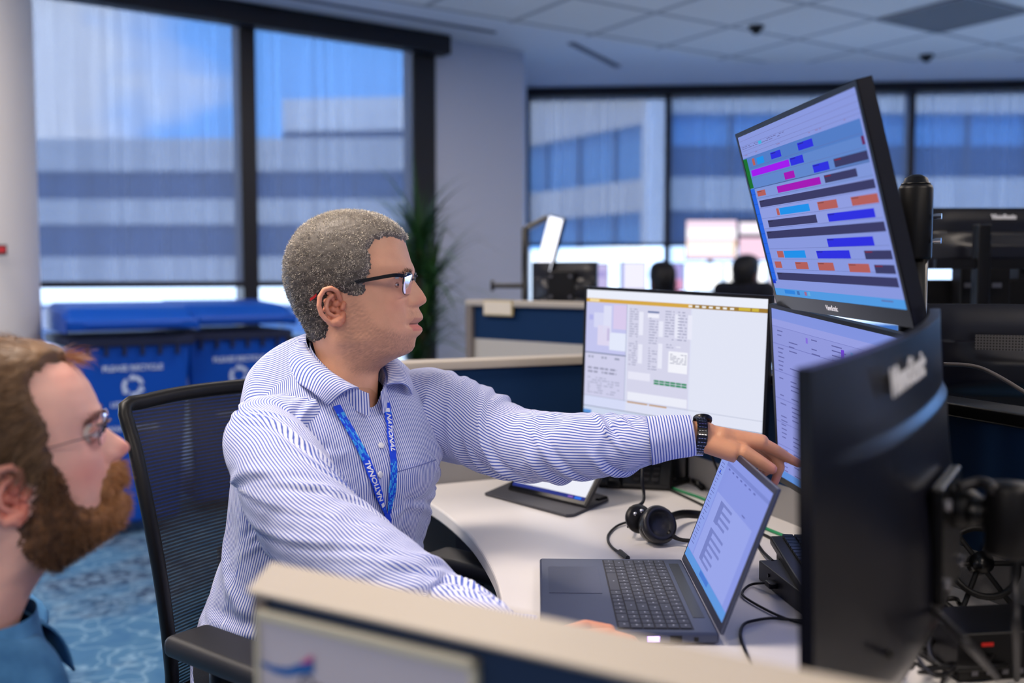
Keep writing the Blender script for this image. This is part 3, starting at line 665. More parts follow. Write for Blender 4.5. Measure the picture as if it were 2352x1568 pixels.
cr = nt.nodes.new('ShaderNodeValToRGB'); cr.color_ramp.elements[0].color = (.003, .003, .003, 1); cr.color_ramp.elements[0].position = .3; cr.color_ramp.elements[1].color = (*sl((78, 76, 78)), 1); cr.color_ramp.elements[1].position = .45
nt.links.new(tc.outputs['Object'], vo.inputs['Vector']); nt.links.new(vo.outputs['Distance'], cr.inputs[0]); nt.links.new(cr.outputs[0], b.inputs['Base Color'])
t = thing('vent_grille', 'perforated grey vent strip on the black unit at the right edge', 'vent', pv_, math.atan2(pq.y-pv_.y, pq.x-pv_.x))
MB().box2((0, -.004, -.028), (.17, .006, .0)).build('strip', m, t)
t = thing('desk_shelf_unit', 'black storage unit behind the near monitor with thin grey trim rails', 'shelf unit', P(2130, 712, 2.08))
z0 = t.location.z; MB().box2((0, .02, -.46), (1.3, .05, -.012)).build('back_panel', M_black, t)
MB().box2((0, .0, -.012), (1.3, .06, 0)).build('top_rail', M_dark, t)
rl = [P(x, y, Y)-t.location for x, y, Y in [(2165, 836, 1.70), (2215, 838, 1.68), (2255, 846, 1.66), (2300, 868, 1.62), (2352, 900, 1.58), (2420, 945, 1.54)]]
MB().tube(rl, .0035, 8, smooth=4).build('trim_rail', mat('rail_grey', (120, 112, 110), .4, metal=.3), t, smooth=True)
# things hanging below the far black monitor
t = thing('docking_station', 'black docking box with pale ports below the right-hand black monitor', 'dock', P(2235, 690, 2.7))
MB().box2((-.035, 0, -.012), (.10, .06, .105)).build('case', M_black, t, bevel=.004)
for x_ in (-.025, .01, .05): MB().box2((x_, -.003, .035), (x_+.025, .002, .048)).build('port', M_grey, t)
rz_ = P(2116, 642, 2.76)
t = thing('monitor_riser', 'black riser shelf under the right-hand black monitor, cyan light above it', 'riser', (rz_.x, rz_.y, .73))
h_ = rz_.z-.73; MB().box2((0, 0, h_-.075), (.5, .10, h_)).build('shelf', M_black, t, bevel=.003)
for x_ in (.02, .46): MB().box2((x_, .01, 0), (x_+.02, .09, h_-.075)).build('leg', M_black, t)
rx = P(2342, 590, 2.76)-t.location
MB().box2((rx.x, .0, h_), (rx.x+.2, .06, rx.z)).build('end_block', M_black, t, bevel=.003)
t = thing('side_desk', 'pale desk behind the black shelf unit at the right', 'desk', (rz_.x, rz_.y, 0)); MB().box2((-.1, -.35, .70), (.9, .35, .73)).build('desktop', M_desk, t)
for x_ in (-.05, .85): MB().box2((x_-.025, -.3, 0), (x_+.025, .3, .70)).build('leg', M_grey, t)
# ================================================================== LAPTOP
M_lap = mat('laptop_shell', (74, 82, 106), .38, metal=.55, bump=.03, bscale=2500)
M_key = mat('laptop_keys', (52, 56, 70), .5)
M_keyt = mat('key_legend', (165, 170, 185), .5)
H1 = PZ(1560, 1283, DZ+.017); H2 = PZ(1646, 1462, DZ+.012)
hm = (H1+H2)/2; LW = (H2-H1).length; LD = .236; la = math.atan2(H2.y-H1.y, H2.x-H1.x)
t = lap = thing('laptop', 'open dark grey laptop lying on the white desk below the pointing hand', 'laptop', (hm.x, hm.y, DZ), la)
BT = .017
o = MB().box2((-LW/2, -LD, .002), (LW/2, .004, BT)).build('base', M_lap, t, bevel=.004, seg=3)
MB().box2((-.125, -.222, BT-.001), (.012, -.142, BT+.0006)).build('touchpad', mat('touchpad', (62, 68, 92), .3, metal=.4), t)
MB().box2((-LW/2+.012, -.131, BT-.002), (LW/2-.012, -.028, BT+.0004)).build('keyboard_well', mat('well', (30, 32, 42), .6), t)
kb = MB(); rows = 6; kx0, kx1 = -LW/2+.014, LW/2-.014; ky0, ky1 = -.130, -.030; pit = (ky1-ky0)/rows
for r_ in range(rows):
    ncol = 19 if r_ else 12; y0 = ky0+r_*pit; x = kx0
    widths = [1]*19
    if r_ == 0: widths = [1.2, 1, 1, 1.2, 5.2, 1.2, 1, 1, 1, 1, .9, 1.9, 1.4]
    elif r_ == 1: widths = [2.2]+[1]*10+[2.4]+[1]*4
    elif r_ == 2: widths = [1.7]+[1]*11+[1.9]+[1]*4
    elif r_ == 3: widths = [1.4]+[1]*12+[1.5]+[1]*4
    elif r_ == 4: widths = [1]*13+[2]+[1]*4
    else: widths = [.95]*18
    tot = sum(widths); sc_ = (kx1-kx0)/tot
    for wk in widths:
        a = x+.0011; c = x+wk*sc_-.0011
        kb.box2((a, y0+.0011, BT), (c, y0+pit-.0011, BT+.0017))
        kb.box(((a+c)/2-.002, y0+pit*.55, BT+.00178), (.003, .0022, .0001), 1)
        x += wk*sc_
kb.build('keyboard', [M_key, M_keyt], t)
MB().box2((-LW/2+.03, -.022, BT-.003), (LW/2-.06, -.006, BT+.0004)).build('hinge_gap', M_blackg, t)
pt = MB(); pt.box2((LW/2-.001, -.030, .005), (LW/2+.0004, -.024, .011)); pt.box2((LW/2-.001, -.062, .004), (LW/2+.0004, -.046, .013)); pt.box2((LW/2-.001, -.112, .006), (LW/2+.0004, -.108, .010))
pt.build('ports', M_blackg, t)
MB().box2((LW/2-.001, -.092, .005), (LW/2+.0006, -.076, .012)).build('usb_port', mat('usb_glow', (150, 90, 255), .4, emit=(205, 170, 255), es=4), t)
LT = R(20.5); LL = .212
lid = bpy.data.objects.new('lid', None); COL.objects.link(lid)
LMx = Matrix.Translation((0, .004, BT-.002)) @ Matrix.Rotation(-LT, 4, 'X')
bpy.data.objects.remove(lid)
lb = MB().box2((-LW/2, 0, 0), (LW/2, .0055, LL), M=LMx).build('lid', M_lap, t, bevel=.002)
MB().box2((-LW/2+.002, -.0006, .002), (LW/2-.002, .001, LL-.002), M=LMx).build('screen_bezel', mat('bezel_dark', (42, 45, 62), .4), t)
sc = MB()
def lr(u0, v0, u1, v1, c, lay):
    sc.col = sl(c); w_ = LW-.016; h_ = LL-.024
    x0, x1 = -w_/2+u0*w_, -w_/2+u1*w_; z1, z0 = LL-.010-v0*h_, LL-.010-v1*h_; y = -.0008-.00006*lay
    sc.add([(x0, y, z0), (x1, y, z0), (x1, y, z1), (x0, y, z1)], [(0, 1, 2, 3)], M=LMx)
lr(0, 0, 1, 1, (136, 150, 226), 0); lr(0, 0, .14, .92, (142, 160, 232), 1); lr(.14, .06, 1, .09, (120, 134, 208), 1); lr(.16, .33, .92, .92, (150, 163, 232), 1)
lr(0, .925, 1, 1, (92, 150, 222), 2); lr(.05, .17, .075, .2, (50, 90, 220), 3)
for i in range(26): lr(.03, .1+i*.03, .03+rng.uniform(.03, .09), .106+i*.03, (96, 106, 176), 3)
for i in range(7): lr(.2+i*.09, .1, .24+i*.09, .112, (96, 106, 180), 3)
lr(.29, .36, .37, .55, (116, 128, 196), 3); lr(.29, .60, .36, .88, (116, 128, 196), 3)
for v in (.36, .42, .47, .52, .60, .66, .71, .76, .81, .86): lr(.36, v, .5+.12*rng.random(), v+.022, (118, 130, 198), 4)
lr(.7, .3, .76, .31, (96, 106, 176), 3); lr(.4, .93, .6, .97, (70, 120, 210), 4)
sc.build('screen', screen_mat('laptop_screen_image', 1.0), t, colors=True)

# ================================================================== TABLET
ta = PZ(1165, 1118, DZ+.014); tb = PZ(1337, 1158, DZ+.014); td = (tb-ta).normalized(); tang = math.atan2(td.y, td.x); tw = (tb-ta).length
t = thing('tablet', 'lit tablet propped in a dark folio case on the desk beyond the arm', 'tablet', (ta.x, ta.y, DZ), tang)
TMx = Matrix.Translation((0, 0, .010)) @ Matrix.Rotation(R(-38), 4, 'X')
MB().box2((0, 0, 0), (tw+.01, .009, .185), M=TMx).build('case_back', M_dark, t, bevel=.003)
MB().box2((.004, -.0015, .003), (tw+.006, 0, .181), M=TMx).build('bezel', M_blackg, t)
sc = MB()
for (x0, x1, z0, z1, c, l) in [(.011, tw, .020, .174, (238, 240, 250), 0), (.011, tw, .011, .020, (36, 50, 130), 0), (.03, .09, .040, .044, (120, 130, 190), 1), (tw-.05, tw-.035, .013, .017, (130, 90, 190), 1), (tw-.03, tw-.01, .012, .018, (40, 110, 230), 1), (.03, .05, .10, .17, (200, 205, 230), 1)]:
    sc.col = sl(c); y = -.0018-.0001*l; sc.add([(x0, y, z0), (x1, y, z0), (x1, y, z1), (x0, y, z1)], [(0, 1, 2, 3)], M=TMx)
sc.build('screen', M_scrb, t, colors=True)
TI_ = (Matrix.Translation((ta.x, ta.y, DZ)) @ Matrix.Rotation(tang, 4, 'Z')).inverted()
fl = [TI_ @ PZ(x, y, DZ+.004) for x, y in [(1113, 1134), (1300, 1184), (1318, 1183), (1398, 1148), (1390, 1140), (1345, 1128), (1180, 1105)]]
MB().prism([(p.x, p.y) for p in fl], .001, .007).build('case_flap', mat('folio_grey', (66, 66, 72), .7), t, bevel=.0015)
MB().cyl(TI_ @ PZ(1372, 1150, DZ+.006), TI_ @ PZ(1392, 1144, DZ+.006), .006, 10).build('pen_loop', M_black, t)
# black phone base
pb = PZ(1372, 1118, DZ)
t = thing('desk_phone', 'black desk phone half hidden under the outstretched sleeve', 'phone', (pb.x+.03, pb.y+.03, DZ), R(-12))
wg = MB(); wg.add([(-.02, -.05, 0), (.15, -.05, 0), (.15, .12, 0), (-.02, .12, 0), (-.02, -.05, .012), (.15, -.05, .012), (.15, .12, .085), (-.02, .12, .085)], [(0, 3, 2, 1), (4, 5, 6, 7), (0, 1, 5, 4), (1, 2, 6, 5), (2, 3, 7, 6), (3, 0, 4, 7)])
wg.build('body', M_black, t, bevel=.005)
MB().box2((0, -.05, .02), (.035, .10, .045), M=Matrix.Rotation(R(22), 4, 'X')).build('handset', M_blackg, t, bevel=.008)
kb = MB()
for i in range(4):
    for j in range(3): kb.box2((.06+j*.022, -.035+i*.02, .018+i*.0082), (.075+j*.022, -.022+i*.02, .026+i*.0082))
kb.build('keypad', M_dark, t)

# ================================================================== HEADSET
hc = PZ(1510, 1230, DZ)
t = thing('headset', 'black on-ear headset with a lead lying on the white desk left of the laptop lid', 'headset', (hc.x, hc.y, DZ))
def HP(px, py, z): return PZ(px, py, DZ+z)-Vector((hc.x, hc.y, DZ))
def HY(px, py, Y): return P(px, py, Y)-Vector((hc.x, hc.y, DZ))
c_ = HP(1507, 1207, .034); ax = Vector((.35, -.85, .42)).normalized()
Q = ax.to_track_quat('Z', 'Y').to_matrix().to_4x4()
MB().lathe([(.006, .004), (.026, .004), (.034, .009), (.036, .016), (.033, .022), (.026, .024), (.022, .018), (.004, .016)], 32, M=Matrix.Translation(c_-ax*.004) @ Q).build('ear_cushion', mat('leatherette', (20, 20, 24), .35, bump=.2, bscale=300), t, smooth=True)
MB().lathe([(.004, -.022), (.022, -.021), (.030, -.015), (.032, -.004), (.031, .006), (.004, .006)], 32, M=Matrix.Translation(c_) @ Q).build('ear_cup', M_blackg, t, smooth=True)
c2_ = c_ + Vector((-.028, .035, .004))
MB().lathe([(.004, -.008), (.020, -.008), (.027, -.003), (.028, .004), (.020, .009), (.004, .009)], 28, M=Matrix.Translation(c2_) @ Q).build('speaker_disc', M_black, t, smooth=True)
for d in ((-.008, -.01, .012), (-.015, -.005, -.002), (.004, -.012, .018)): MB().sphere(c2_+Vector(d), .0042, 10, 8).build('rivet', M_silver, t, smooth=True)
cB = HP(1640, 1230, .03)
MB().lathe([(.004, -.016), (.022, -.015), (.031, -.009), (.033, .004), (.022, .010), (.004, .010)], 28, M=Matrix.Translation(cB) @ Q).build('ear_cup', M_blackg, t, smooth=True)
MB().tube([c_+Vector((.01, .03, .0)), HP(1570, 1180, .02), HP(1640, 1188, .012), HP(1690, 1205, .012), HP(1690, 1225, .012), cB], .0055, 10, smooth=6, flat=1.6).build('headband', M_black, t, smooth=True)
MB().tube([c_+Vector((.02, -.01, -.01)), HP(1560, 1238, .014), HP(1600, 1243, .012)], [.006, .0035, .004], 10, smooth=4).build('microphone_boom', M_black, t, smooth=True)
MB().tube([c2_+Vector((-.015, 0, .02)), HY(1478, 1150, 1.93), HY(1475, 1100, 1.95), HY(1477, 1060, 1.97), HY(1484, 1020, 2.0)], [.0040, .0030, .0030, .0035], 8, smooth=6).build('boom_arm', M_black, t, smooth=True)
MB().tube([c2_+Vector((-.02, 0, -.015)), HP(1455, 1196, .008), HP(1420, 1206, .004), HP(1399, 1225, .003), HP(1397, 1243, .003), HP(1410, 1260, .003), HP(1432, 1272, .004)], .0024, 8, smooth=8).build('lead', M_black, t, smooth=True)
MB().cyl(HP(1424, 1267, .005), HP(1442, 1281, .006), .005, 10, r2=.0042).build('plug', M_dark, t)

# ================================================================== DOCK, KEYBOARD, CABLES on the right
dk0 = PZ(1742, 1330, DZ); dk1 = PZ(1850, 1420, DZ); da = math.atan2(dk1.y-dk0.y, dk1.x-dk0.x)
t = thing('docking_station', 'black docking box on the desk beside the laptop lid, a lead plugged in', 'dock', (dk0.x, dk0.y, DZ), da)
MB().box2((0, 0, 0), (.19, .075, .032)).build('case', M_dark, t, bevel=.002)
MB().box2((.062, -.014, .010), (.084, .001, .019)).build('plug', M_black, t, bevel=.002)
MB().lathe([(.001, 0), (.003, 0), (.003, .002), (.001, .002)], 10, M=Matrix.Translation((.045, .0, .02)) @ Matrix.Rotation(R(90), 4, 'X')).build('button', M_blackg, t)
kp = [PZ(x, y, DZ+.036) for x, y in [(1764, 1242), (1850, 1240), (1960, 1330), (1860, 1402)]]
t = thing('keyboard', 'black keyboard leaning on the docking box behind the laptop lid', 'keyboard', (kp[0].x, kp[0].y, DZ), math.atan2(kp[3].y-kp[0].y, kp[3].x-kp[0].x))
MB().box2((0, 0.005, .030), (.34, .135, .045), M=Matrix.Rotation(R(3), 4, 'X')).build('case', M_black, t, bevel=.003)
kk = MB()
for i in range(16):
    for j in range(5): kk.box2((.012+i*.020, .022+j*.020, .048), (.029+i*.020, .039+j*.020, .052))
kk.build('keys', M_blackg, t)
for x_ in (.03, .3): MB().box2((x_, .01, .0), (x_+.02, .12, .03)).build('foot', M_black, t)
def cable(lab, pts, r=.0022, m=None, sm=8, name='cable', grp='loose cables on the desk'):
    b0 = pts[0]; mb = MB(); mb.tube([Vector(p)-Vector((b0[0], b0[1], DZ)) for p in pts], r, 8, smooth=sm)
    o = mb.build(name, m or M_black, None, smooth=True, loc=(b0[0], b0[1], DZ)); tag(o, lab, 'cable', grp); return o
D_ = lambda x, y, z=.0035: PZ(x, y, DZ+z)
cable('thin black lead plugged into the docking box and looping over the desk', [D_(1762, 1338, .014), D_(1725, 1342), D_(1706, 1358), D_(1712, 1372), D_(1760, 1400), D_(1805, 1420), D_(1850, 1432), D_(1900, 1436)], .0020)
cable('black lead curling toward the foreground right of the laptop', [D_(1900, 1428), D_(1830, 1424), D_(1775, 1419), D_(1730, 1425), D_(1708, 1434), D_(1701, 1455), D_(1708, 1485), D_(1722, 1515), D_(1732, 1540)], .0022)
M_green = mat('green_cable', (18, 132, 82), .45)
cable('green network cable running along the foot of the grey partition', [D_(1420, 1078, .004), D_(1500, 1105), D_(1560, 1126), D_(1610, 1143), D_(1665, 1168), D_(1740, 1205), D_(1830, 1242), D_(1900, 1275)], .0034, M_green)
cable('black cable lying beside the green network cable', [D_(1480, 1100, .004), D_(1560, 1134), D_(1640, 1172), D_(1760, 1230), D_(1800, 1250), D_(1880, 1275)], .0028)
cable('black cable passing behind the laptop lid to the docking box', [D_(1700, 1210), D_(1735, 1245), D_(1752, 1268), D_(1775, 1290, .03)], .0036)
cable('black cable hanging behind the bright monitor', [P(1630, 1035, 2.2), P(1640, 1060, 2.2), P(1652, 1090, 2.18), D_(1665, 1135)], .0026)
# tangle at the bottom right
rngc = random.Random(11)
cx_, cy_ = 2170, 1440
for i in range(10):
    pts = []; a0 = rngc.uniform(0, 6.28); ra = rngc.uniform(35, 120); n_ = rngc.randint(6, 10); ccx = cx_+rngc.uniform(-40, 110); ccy = cy_+rngc.uniform(-50, 50)
    for k_ in range(n_):
        a = a0+k_*rngc.uniform(.6, 1.0); pts.append(D_(ccx+ra*math.cos(a)*1.1, ccy+ra*.75*math.sin(a), rngc.uniform(.004, .035)))
        ra *= rngc.uniform(.85, 1.12)
    cable('black cable in the dark tangle at the bottom right of the desk', pts, rngc.choice([.0022, .003, .0036]), sm=8, grp='tangled cables at the bottom right')
cable('thick grey-black cable crossing the tangle from the near monitor to the black box', [P(2120, 1375, .98), P(2175, 1432, .94), P(2235, 1492, .90), D_(2290, 1555, .02)], .0042, M_dark)
cable('dark cable hanging down at the right edge beside the pivot', [P(2352, 1150, 1.0), P(2338, 1230, 1.02), P(2330, 1330, 1.0), P(2335, 1450, .95), D_(2335, 1560, .006)], .0036, M_dark)
cable('pale grey cable leaving the tangle over the white desk', [D_(2100, 1492), D_(2140, 1508), D_(2168, 1535), D_(2160, 1580)], .002, M_dark)
cable('thin dark lead falling from the near monitor onto the desk corner', [P(2045, 1500, .86), D_(2060, 1540), D_(2080, 1600)], .0028)
# fan-like round base and black box with red LED
rb = PZ(2262, 1420, DZ)
t = thing('cable_reel', 'round black reel frame standing among the tangled cables', 'cable reel', (rb.x, rb.y, DZ))
RM = Matrix.Translation((0, .02, .075)) @ Matrix.Rotation(R(62), 4, 'X')
MB().tube([RM @ Vector((.085*math.cos(a), .085*math.sin(a), 0)) for a in np.linspace(0, 2*math.pi, 40, endpoint=False)], .006, 10, closed=True).build('rim', M_blackg, t, smooth=True)
MB().tube([RM @ Vector((.05*math.cos(a), .05*math.sin(a), 0.01)) for a in np.linspace(0, 2*math.pi, 30, endpoint=False)], .005, 8, closed=True).build('inner_ring', M_black, t, smooth=True)
sp = MB()
for k_ in range(6): a = k_*math.pi/3; sp.cyl(RM @ Vector((.012*math.cos(a), .012*math.sin(a), 0)), RM @ Vector((.085*math.cos(a), .085*math.sin(a), 0)), .004, 8)
sp.build('spokes', M_black, t); MB().lathe([(.016, -.01), (.016, .012)], 20, M=RM).build('hub', M_blackg, t, smooth=True)
bx0 = PZ(2190, 1568, DZ); 
t = thing('power_box', 'black box with a small red light at the bottom right corner', 'power box', (bx0.x+.005, bx0.y, DZ), R(8))
MB().box2((0, 0, 0), (.15, .10, .060)).build('case', M_black, t, bevel=.003)
MB().box2((.03, -.0015, .044), (.045, .001, .048)).build('red_light', mat('red_led', (120, 10, 8), .4, emit=(200, 30, 20), es=.35), t)
for i in range(4): MB().box2((.018+i*.02, -.0012, .008), (.026+i*.02, .001, .014)).build('port', M_grey, t)

# ================================================================== BINS
M_bin = mat('bin_blue', (0, 72, 176), .42, spec=.4, bump=.05, bscale=60)
M_bind = mat('bin_inner', (6, 22, 60), .7)
def recycle_logo(mb, M, r=.05):
    # three chasing arrows
    for k_ in range(3):
        a0 = k_*2*math.pi/3+.25; pts = []
        for s_ in range(7):
            a = a0+s_*1.35/6; pts.append((r*.62*math.cos(a), r*.62*math.sin(a)))
        inn = pts; outp = [(p[0]*1.62, p[1]*1.62) for p in pts]
        for s_ in range(6): mb.add([(inn[s_][0], inn[s_][1], 0), (outp[s_][0], outp[s_][1], 0), (outp[s_+1][0], outp[s_+1][1], 0), (inn[s_+1][0], inn[s_+1][1], 0)], [(0, 1, 2, 3)], M=M)
        a = a0+1.35; e_ = r*.8; mb.add([(r*.45*math.cos(a), r*.45*math.sin(a), 0), (r*1.2*math.cos(a), r*1.2*math.sin(a), 0), (r*.85*math.cos(a+.5), r*.85*math.sin(a+.5), 0)], [(0, 1, 2)], M=M)
def make_bin(lab):
    t = thing('recycling_bin', lab, 'recycling bin', group='blue wheeled recycling bins by the window')
    b = MB(); W0, W1, D0, D1, Hh = .44, .54, .44, .58, .95
    def ring(w_, d_, z): return [(-w_/2, -d_/2+.0, z), (w_/2, -d_/2, z), (w_/2, d_/2, z), (-w_/2, d_/2, z)]
    b.add(ring(W0, D0, .06)+ring(W1, D1, Hh), [(0, 3, 2, 1), (4, 5, 6, 7), (0, 1, 5, 4), (1, 2, 6, 5), (2, 3, 7, 6), (3, 0, 4, 7)])
    b.build('body', M_bin, t, bevel=.025, seg=4)
    rim = MB(); rim.box((0, 0, Hh-.02), (W1+.03, D1+.03, .045)); rim.build('rim', M_bind, t, bevel=.006)
    rb_ = MB()
    for i in range(6): rb_.box((-.2+i*.08, -D1/2-.008, Hh-.06), (.012, .03, .05))
    rb_.build('rim_ribs', M_bind, t)
    l = MB(); wl, dl = W1+.05, D1+.08
    prof = [(-dl/2, .985), (-dl/2-.005, 1.03), (-dl/2+.06, 1.055), (-dl/2+.10, 1.085), (dl/2-.14, 1.105), (dl/2-.10, 1.09), (dl/2, 1.09), (dl/2, 1.03), (dl/2-.02, .985)]
    vs = []; n = len(prof)
    for x, k_ in ((-wl/2, 0), (-wl/2+.035, 1), (wl/2-.035, 1), (wl/2, 0)):
        for (y, z) in prof: vs.append((x, y, z-(0 if k_ else .035*(z > 1.04))))
    fs = []
    for i in range(3):
        for j in range(n): fs.append((i*n+j, (i+1)*n+j, (i+1)*n+(j+1) % n, i*n+(j+1) % n))
    fs += [tuple(range(n))[::-1], tuple(range(3*n, 4*n))]
    l.add(vs, fs); l.build('lid', M_bin, t, bevel=.01, seg=3)
    MB().box2((-wl/2+.08, -dl/2-.018, 1.0), (wl/2-.08, -dl/2, 1.02)).build('lid_grip', M_bin, t, bevel=.004)
    MB().cyl((-.22, dl/2+.03, 1.03), (.22, dl/2+.03, 1.03), .014, 12).build('handle', M_bin, t)
    for s_ in (-1, 1): MB().cyl((s_*.22, D0/2+.02, .10), (s_*.27, D0/2+.02, .10), .10, 24).build('wheel', M_black, t)
    d = MB(); tl_a = math.atan2((D1-D0)/2, Hh-.06); z_ = .72
    DM = Matrix.Translation((0, -D1/2+(Hh-z_)*math.tan(tl_a)-.004, z_)) @ Matrix.Rotation(R(90)+tl_a, 4, 'X')
    recycle_logo(d, DM, .05)
    text_into(d, 'PLEASE RECYCLE', .036, DM @ Matrix.Translation((0, .085, 0)), bold=.0012)
    text_into(d, "LET'S RECYCLE", .030, DM @ Matrix.Translation((0, -.085, 0)), bold=.001)
    text_into(d, 'WASTE SERVICES', .030, DM @ Matrix.Translation((0, -.20, 0)), bold=.001)
    d.build('printed_logo', mat('bin_print', (190, 205, 235), .6), t)
    return t
wb = Matrix.Rotation(R(34), 3, 'Z')
b1 = make_bin('blue recycling bin on the left, partly behind the bearded man, tape scrap on its lid')
def placebin(b, fl):  # fl = front-left lid corner
    c = Vector((fl[0], fl[1], 0)) + wb @ Vector((.295, .33, 0)); b.location = c; b.rotation_euler = (0, 0, R(34))
placebin(b1, (-1.985, 4.42))
b2 = copy_tree(b1, label='blue recycling bin on the right, partly behind the mesh chair and the seated man')
placebin(b2, (-1.635, 4.95))
sp_ = b1.location + wb @ Vector((.03, -.20, 0))
t = thing('tape_scrap', 'torn scrap of brown tape stuck on the left bin lid', 'tape', (sp_.x, sp_.y, 1.073), R(20))
sc_m = MB(); sc_m.add([(-.03, -.035, 0), (.03, -.03, .004), (.035, .03, .012), (-.02, .035, .014), (-.035, 0, .008)], [(0, 1, 2, 3, 4)]); sc_m.add([(-.03, -.035, -.002), (.03, -.03, .002), (.035, .03, .010), (-.02, .035, .012), (-.035, 0, .006)], [(4, 3, 2, 1, 0)]); sc_m.build('strip', mat('tape_brown', (150, 128, 96), .6), t)
q = P(700, 790, 5.75)
t = thing('storage_box', 'dark low box standing right of the blue bins', 'box', (q.x+.02, q.y, 0), R(34))
MB().box2((-.2, -.18, 0), (.2, .18, .86)).build('body', M_black, t, bevel=.01); MB().box2((-.21, -.19, .86), (.21, .19, .90)).build('lid', M_dark, t, bevel=.01)

# ================================================================== PALM
M_leaf = mat('palm_leaf', (34, 72, 36), .45, spec=.4, var=.4, vscale=12)
M_leafl = mat('palm_leaf_tip', (66, 104, 40), .5, var=.3, vscale=12)
M_stem = mat('palm_stem', (72, 62, 44), .8)
pp = P(962, 700, 5.92)
t = thing('potted_palm', 'dark green potted palm standing in front of the wall corner, behind the seated man', 'palm', (pp.x, pp.y, 0))
MB().lathe([(.13, 0), (.17, .02), (.19, .36), (.175, .37), (.165, .33), (.01, .33)], 32).build('pot', mat('pot_grey', (70, 70, 74), .6), t, smooth=True)
MB().lathe([(.01, .325), (.16, .325)], 20, cap=False).build('soil', mat('soil', (38, 28, 22), .95), t)
rp = random.Random(5)
heads = []
sm_ = MB()
for (dx, dy, hz) in [(0, 0, 1.50), (.07, .03, 1.20), (-.06, .04, 1.28), (.03, -.06, .98), (-.02, .0, .80)]:
    sm_.tube([(dx*.3, dy*.3, .32), (dx*.7, dy*.7, hz*.6), (dx, dy, hz)], [.02, .016, .012], 8, smooth=4); heads.append((dx, dy, hz))
sm_.build('stems', M_stem, t, smooth=True)
lf = MB()
for (dx, dy, hz) in heads:
    for k_ in range(80):
        a = rp.uniform(0, 6.28); el = rp.uniform(.05, 1.45); ln_ = rp.uniform(.40, .66); wd_ = rp.uniform(.013, .022)
        d = Vector((math.cos(a)*math.cos(el), math.sin(a)*math.cos(el), math.sin(el))); p = Vector((dx, dy, hz-rp.uniform(0, .22))); sd = d.cross(Vector((0, 0, 1))).normalized()
        L_ = []; R2 = []; nn = 7; mi_ = 1 if rp.random() < .25 else 0
        for s_ in range(nn+1):
            f_ = s_/nn; w_ = wd_*math.sin(math.pi*min(1, .12+f_*.88))**.7*(1.02-f_)*1.6
            L_.append(p-sd*w_/2+Vector((0, 0, w_*.15))); R2.append(p+sd*w_/2+Vector((0, 0, w_*.15))); p = p+d*(ln_/nn); d = (d+Vector((0, 0, -.17))).normalized()
        lf.grid([L_, R2], mi_)
o = lf.build('leaves', [M_leaf, M_leafl], t, smooth=True)

# ================================================================== CHAIRS
m, nt, b = newmat('chair_mesh'); tc = nt.nodes.new('ShaderNodeTexCoord'); wv = nt.nodes.new('ShaderNodeTexWave'); wv.bands_direction = 'Z'; wv.inputs['Scale'].default_value = 52; wv.inputs['Distortion'].default_value = .25; wv.inputs['Detail Scale'].default_value = 4
cr = nt.nodes.new('ShaderNodeValToRGB'); cr.color_ramp.elements[0].position = .45; cr.color_ramp.elements[1].position = .7
cr.color_ramp.elements[0].color = (.96, .96, .96, 1); cr.color_ramp.elements[1].color = (.72, .72, .72, 1)
trn = nt.nodes.new('ShaderNodeBsdfTransparent'); ms = nt.nodes.new('ShaderNodeMixShader'); o_ = nt.nodes['Material Output']
b.inputs['Base Color'].default_value = (*sl((17, 17, 21)), 1); b.inputs['Roughness'].default_value = .6
nt.links.new(tc.outputs['Object'], wv.inputs['Vector']); nt.links.new(wv.outputs['Fac'], cr.inputs[0]); nt.links.new(cr.outputs[0], ms.inputs[0]); nt.links.new(trn.outputs[0], ms.inputs[1]); nt.links.new(b.outputs[0], ms.inputs[2]); nt.links.new(ms.outputs[0], o_.inputs[0])
M_mesh = m
M_seat = mat('seat_fabric', (20, 20, 24), .9, bump=.4, bscale=600)
def chair_back_pt(u, v):      # u -1..1 , v 0..1 bottom to top ; forward = +Y
    w_ = .20+.045*math.sin(math.pi*min(1, v*1.05)*.55)
    z = .50+.515*v+(.0 if abs(u) < 1 else 0) - .012*abs(u)**3*(v > .9)
    y = -.19-.055*v**1.5+.035*math.sin(math.pi*v)*1.0-.030*u*u*-1
    return Vector((u*w_, y, z))
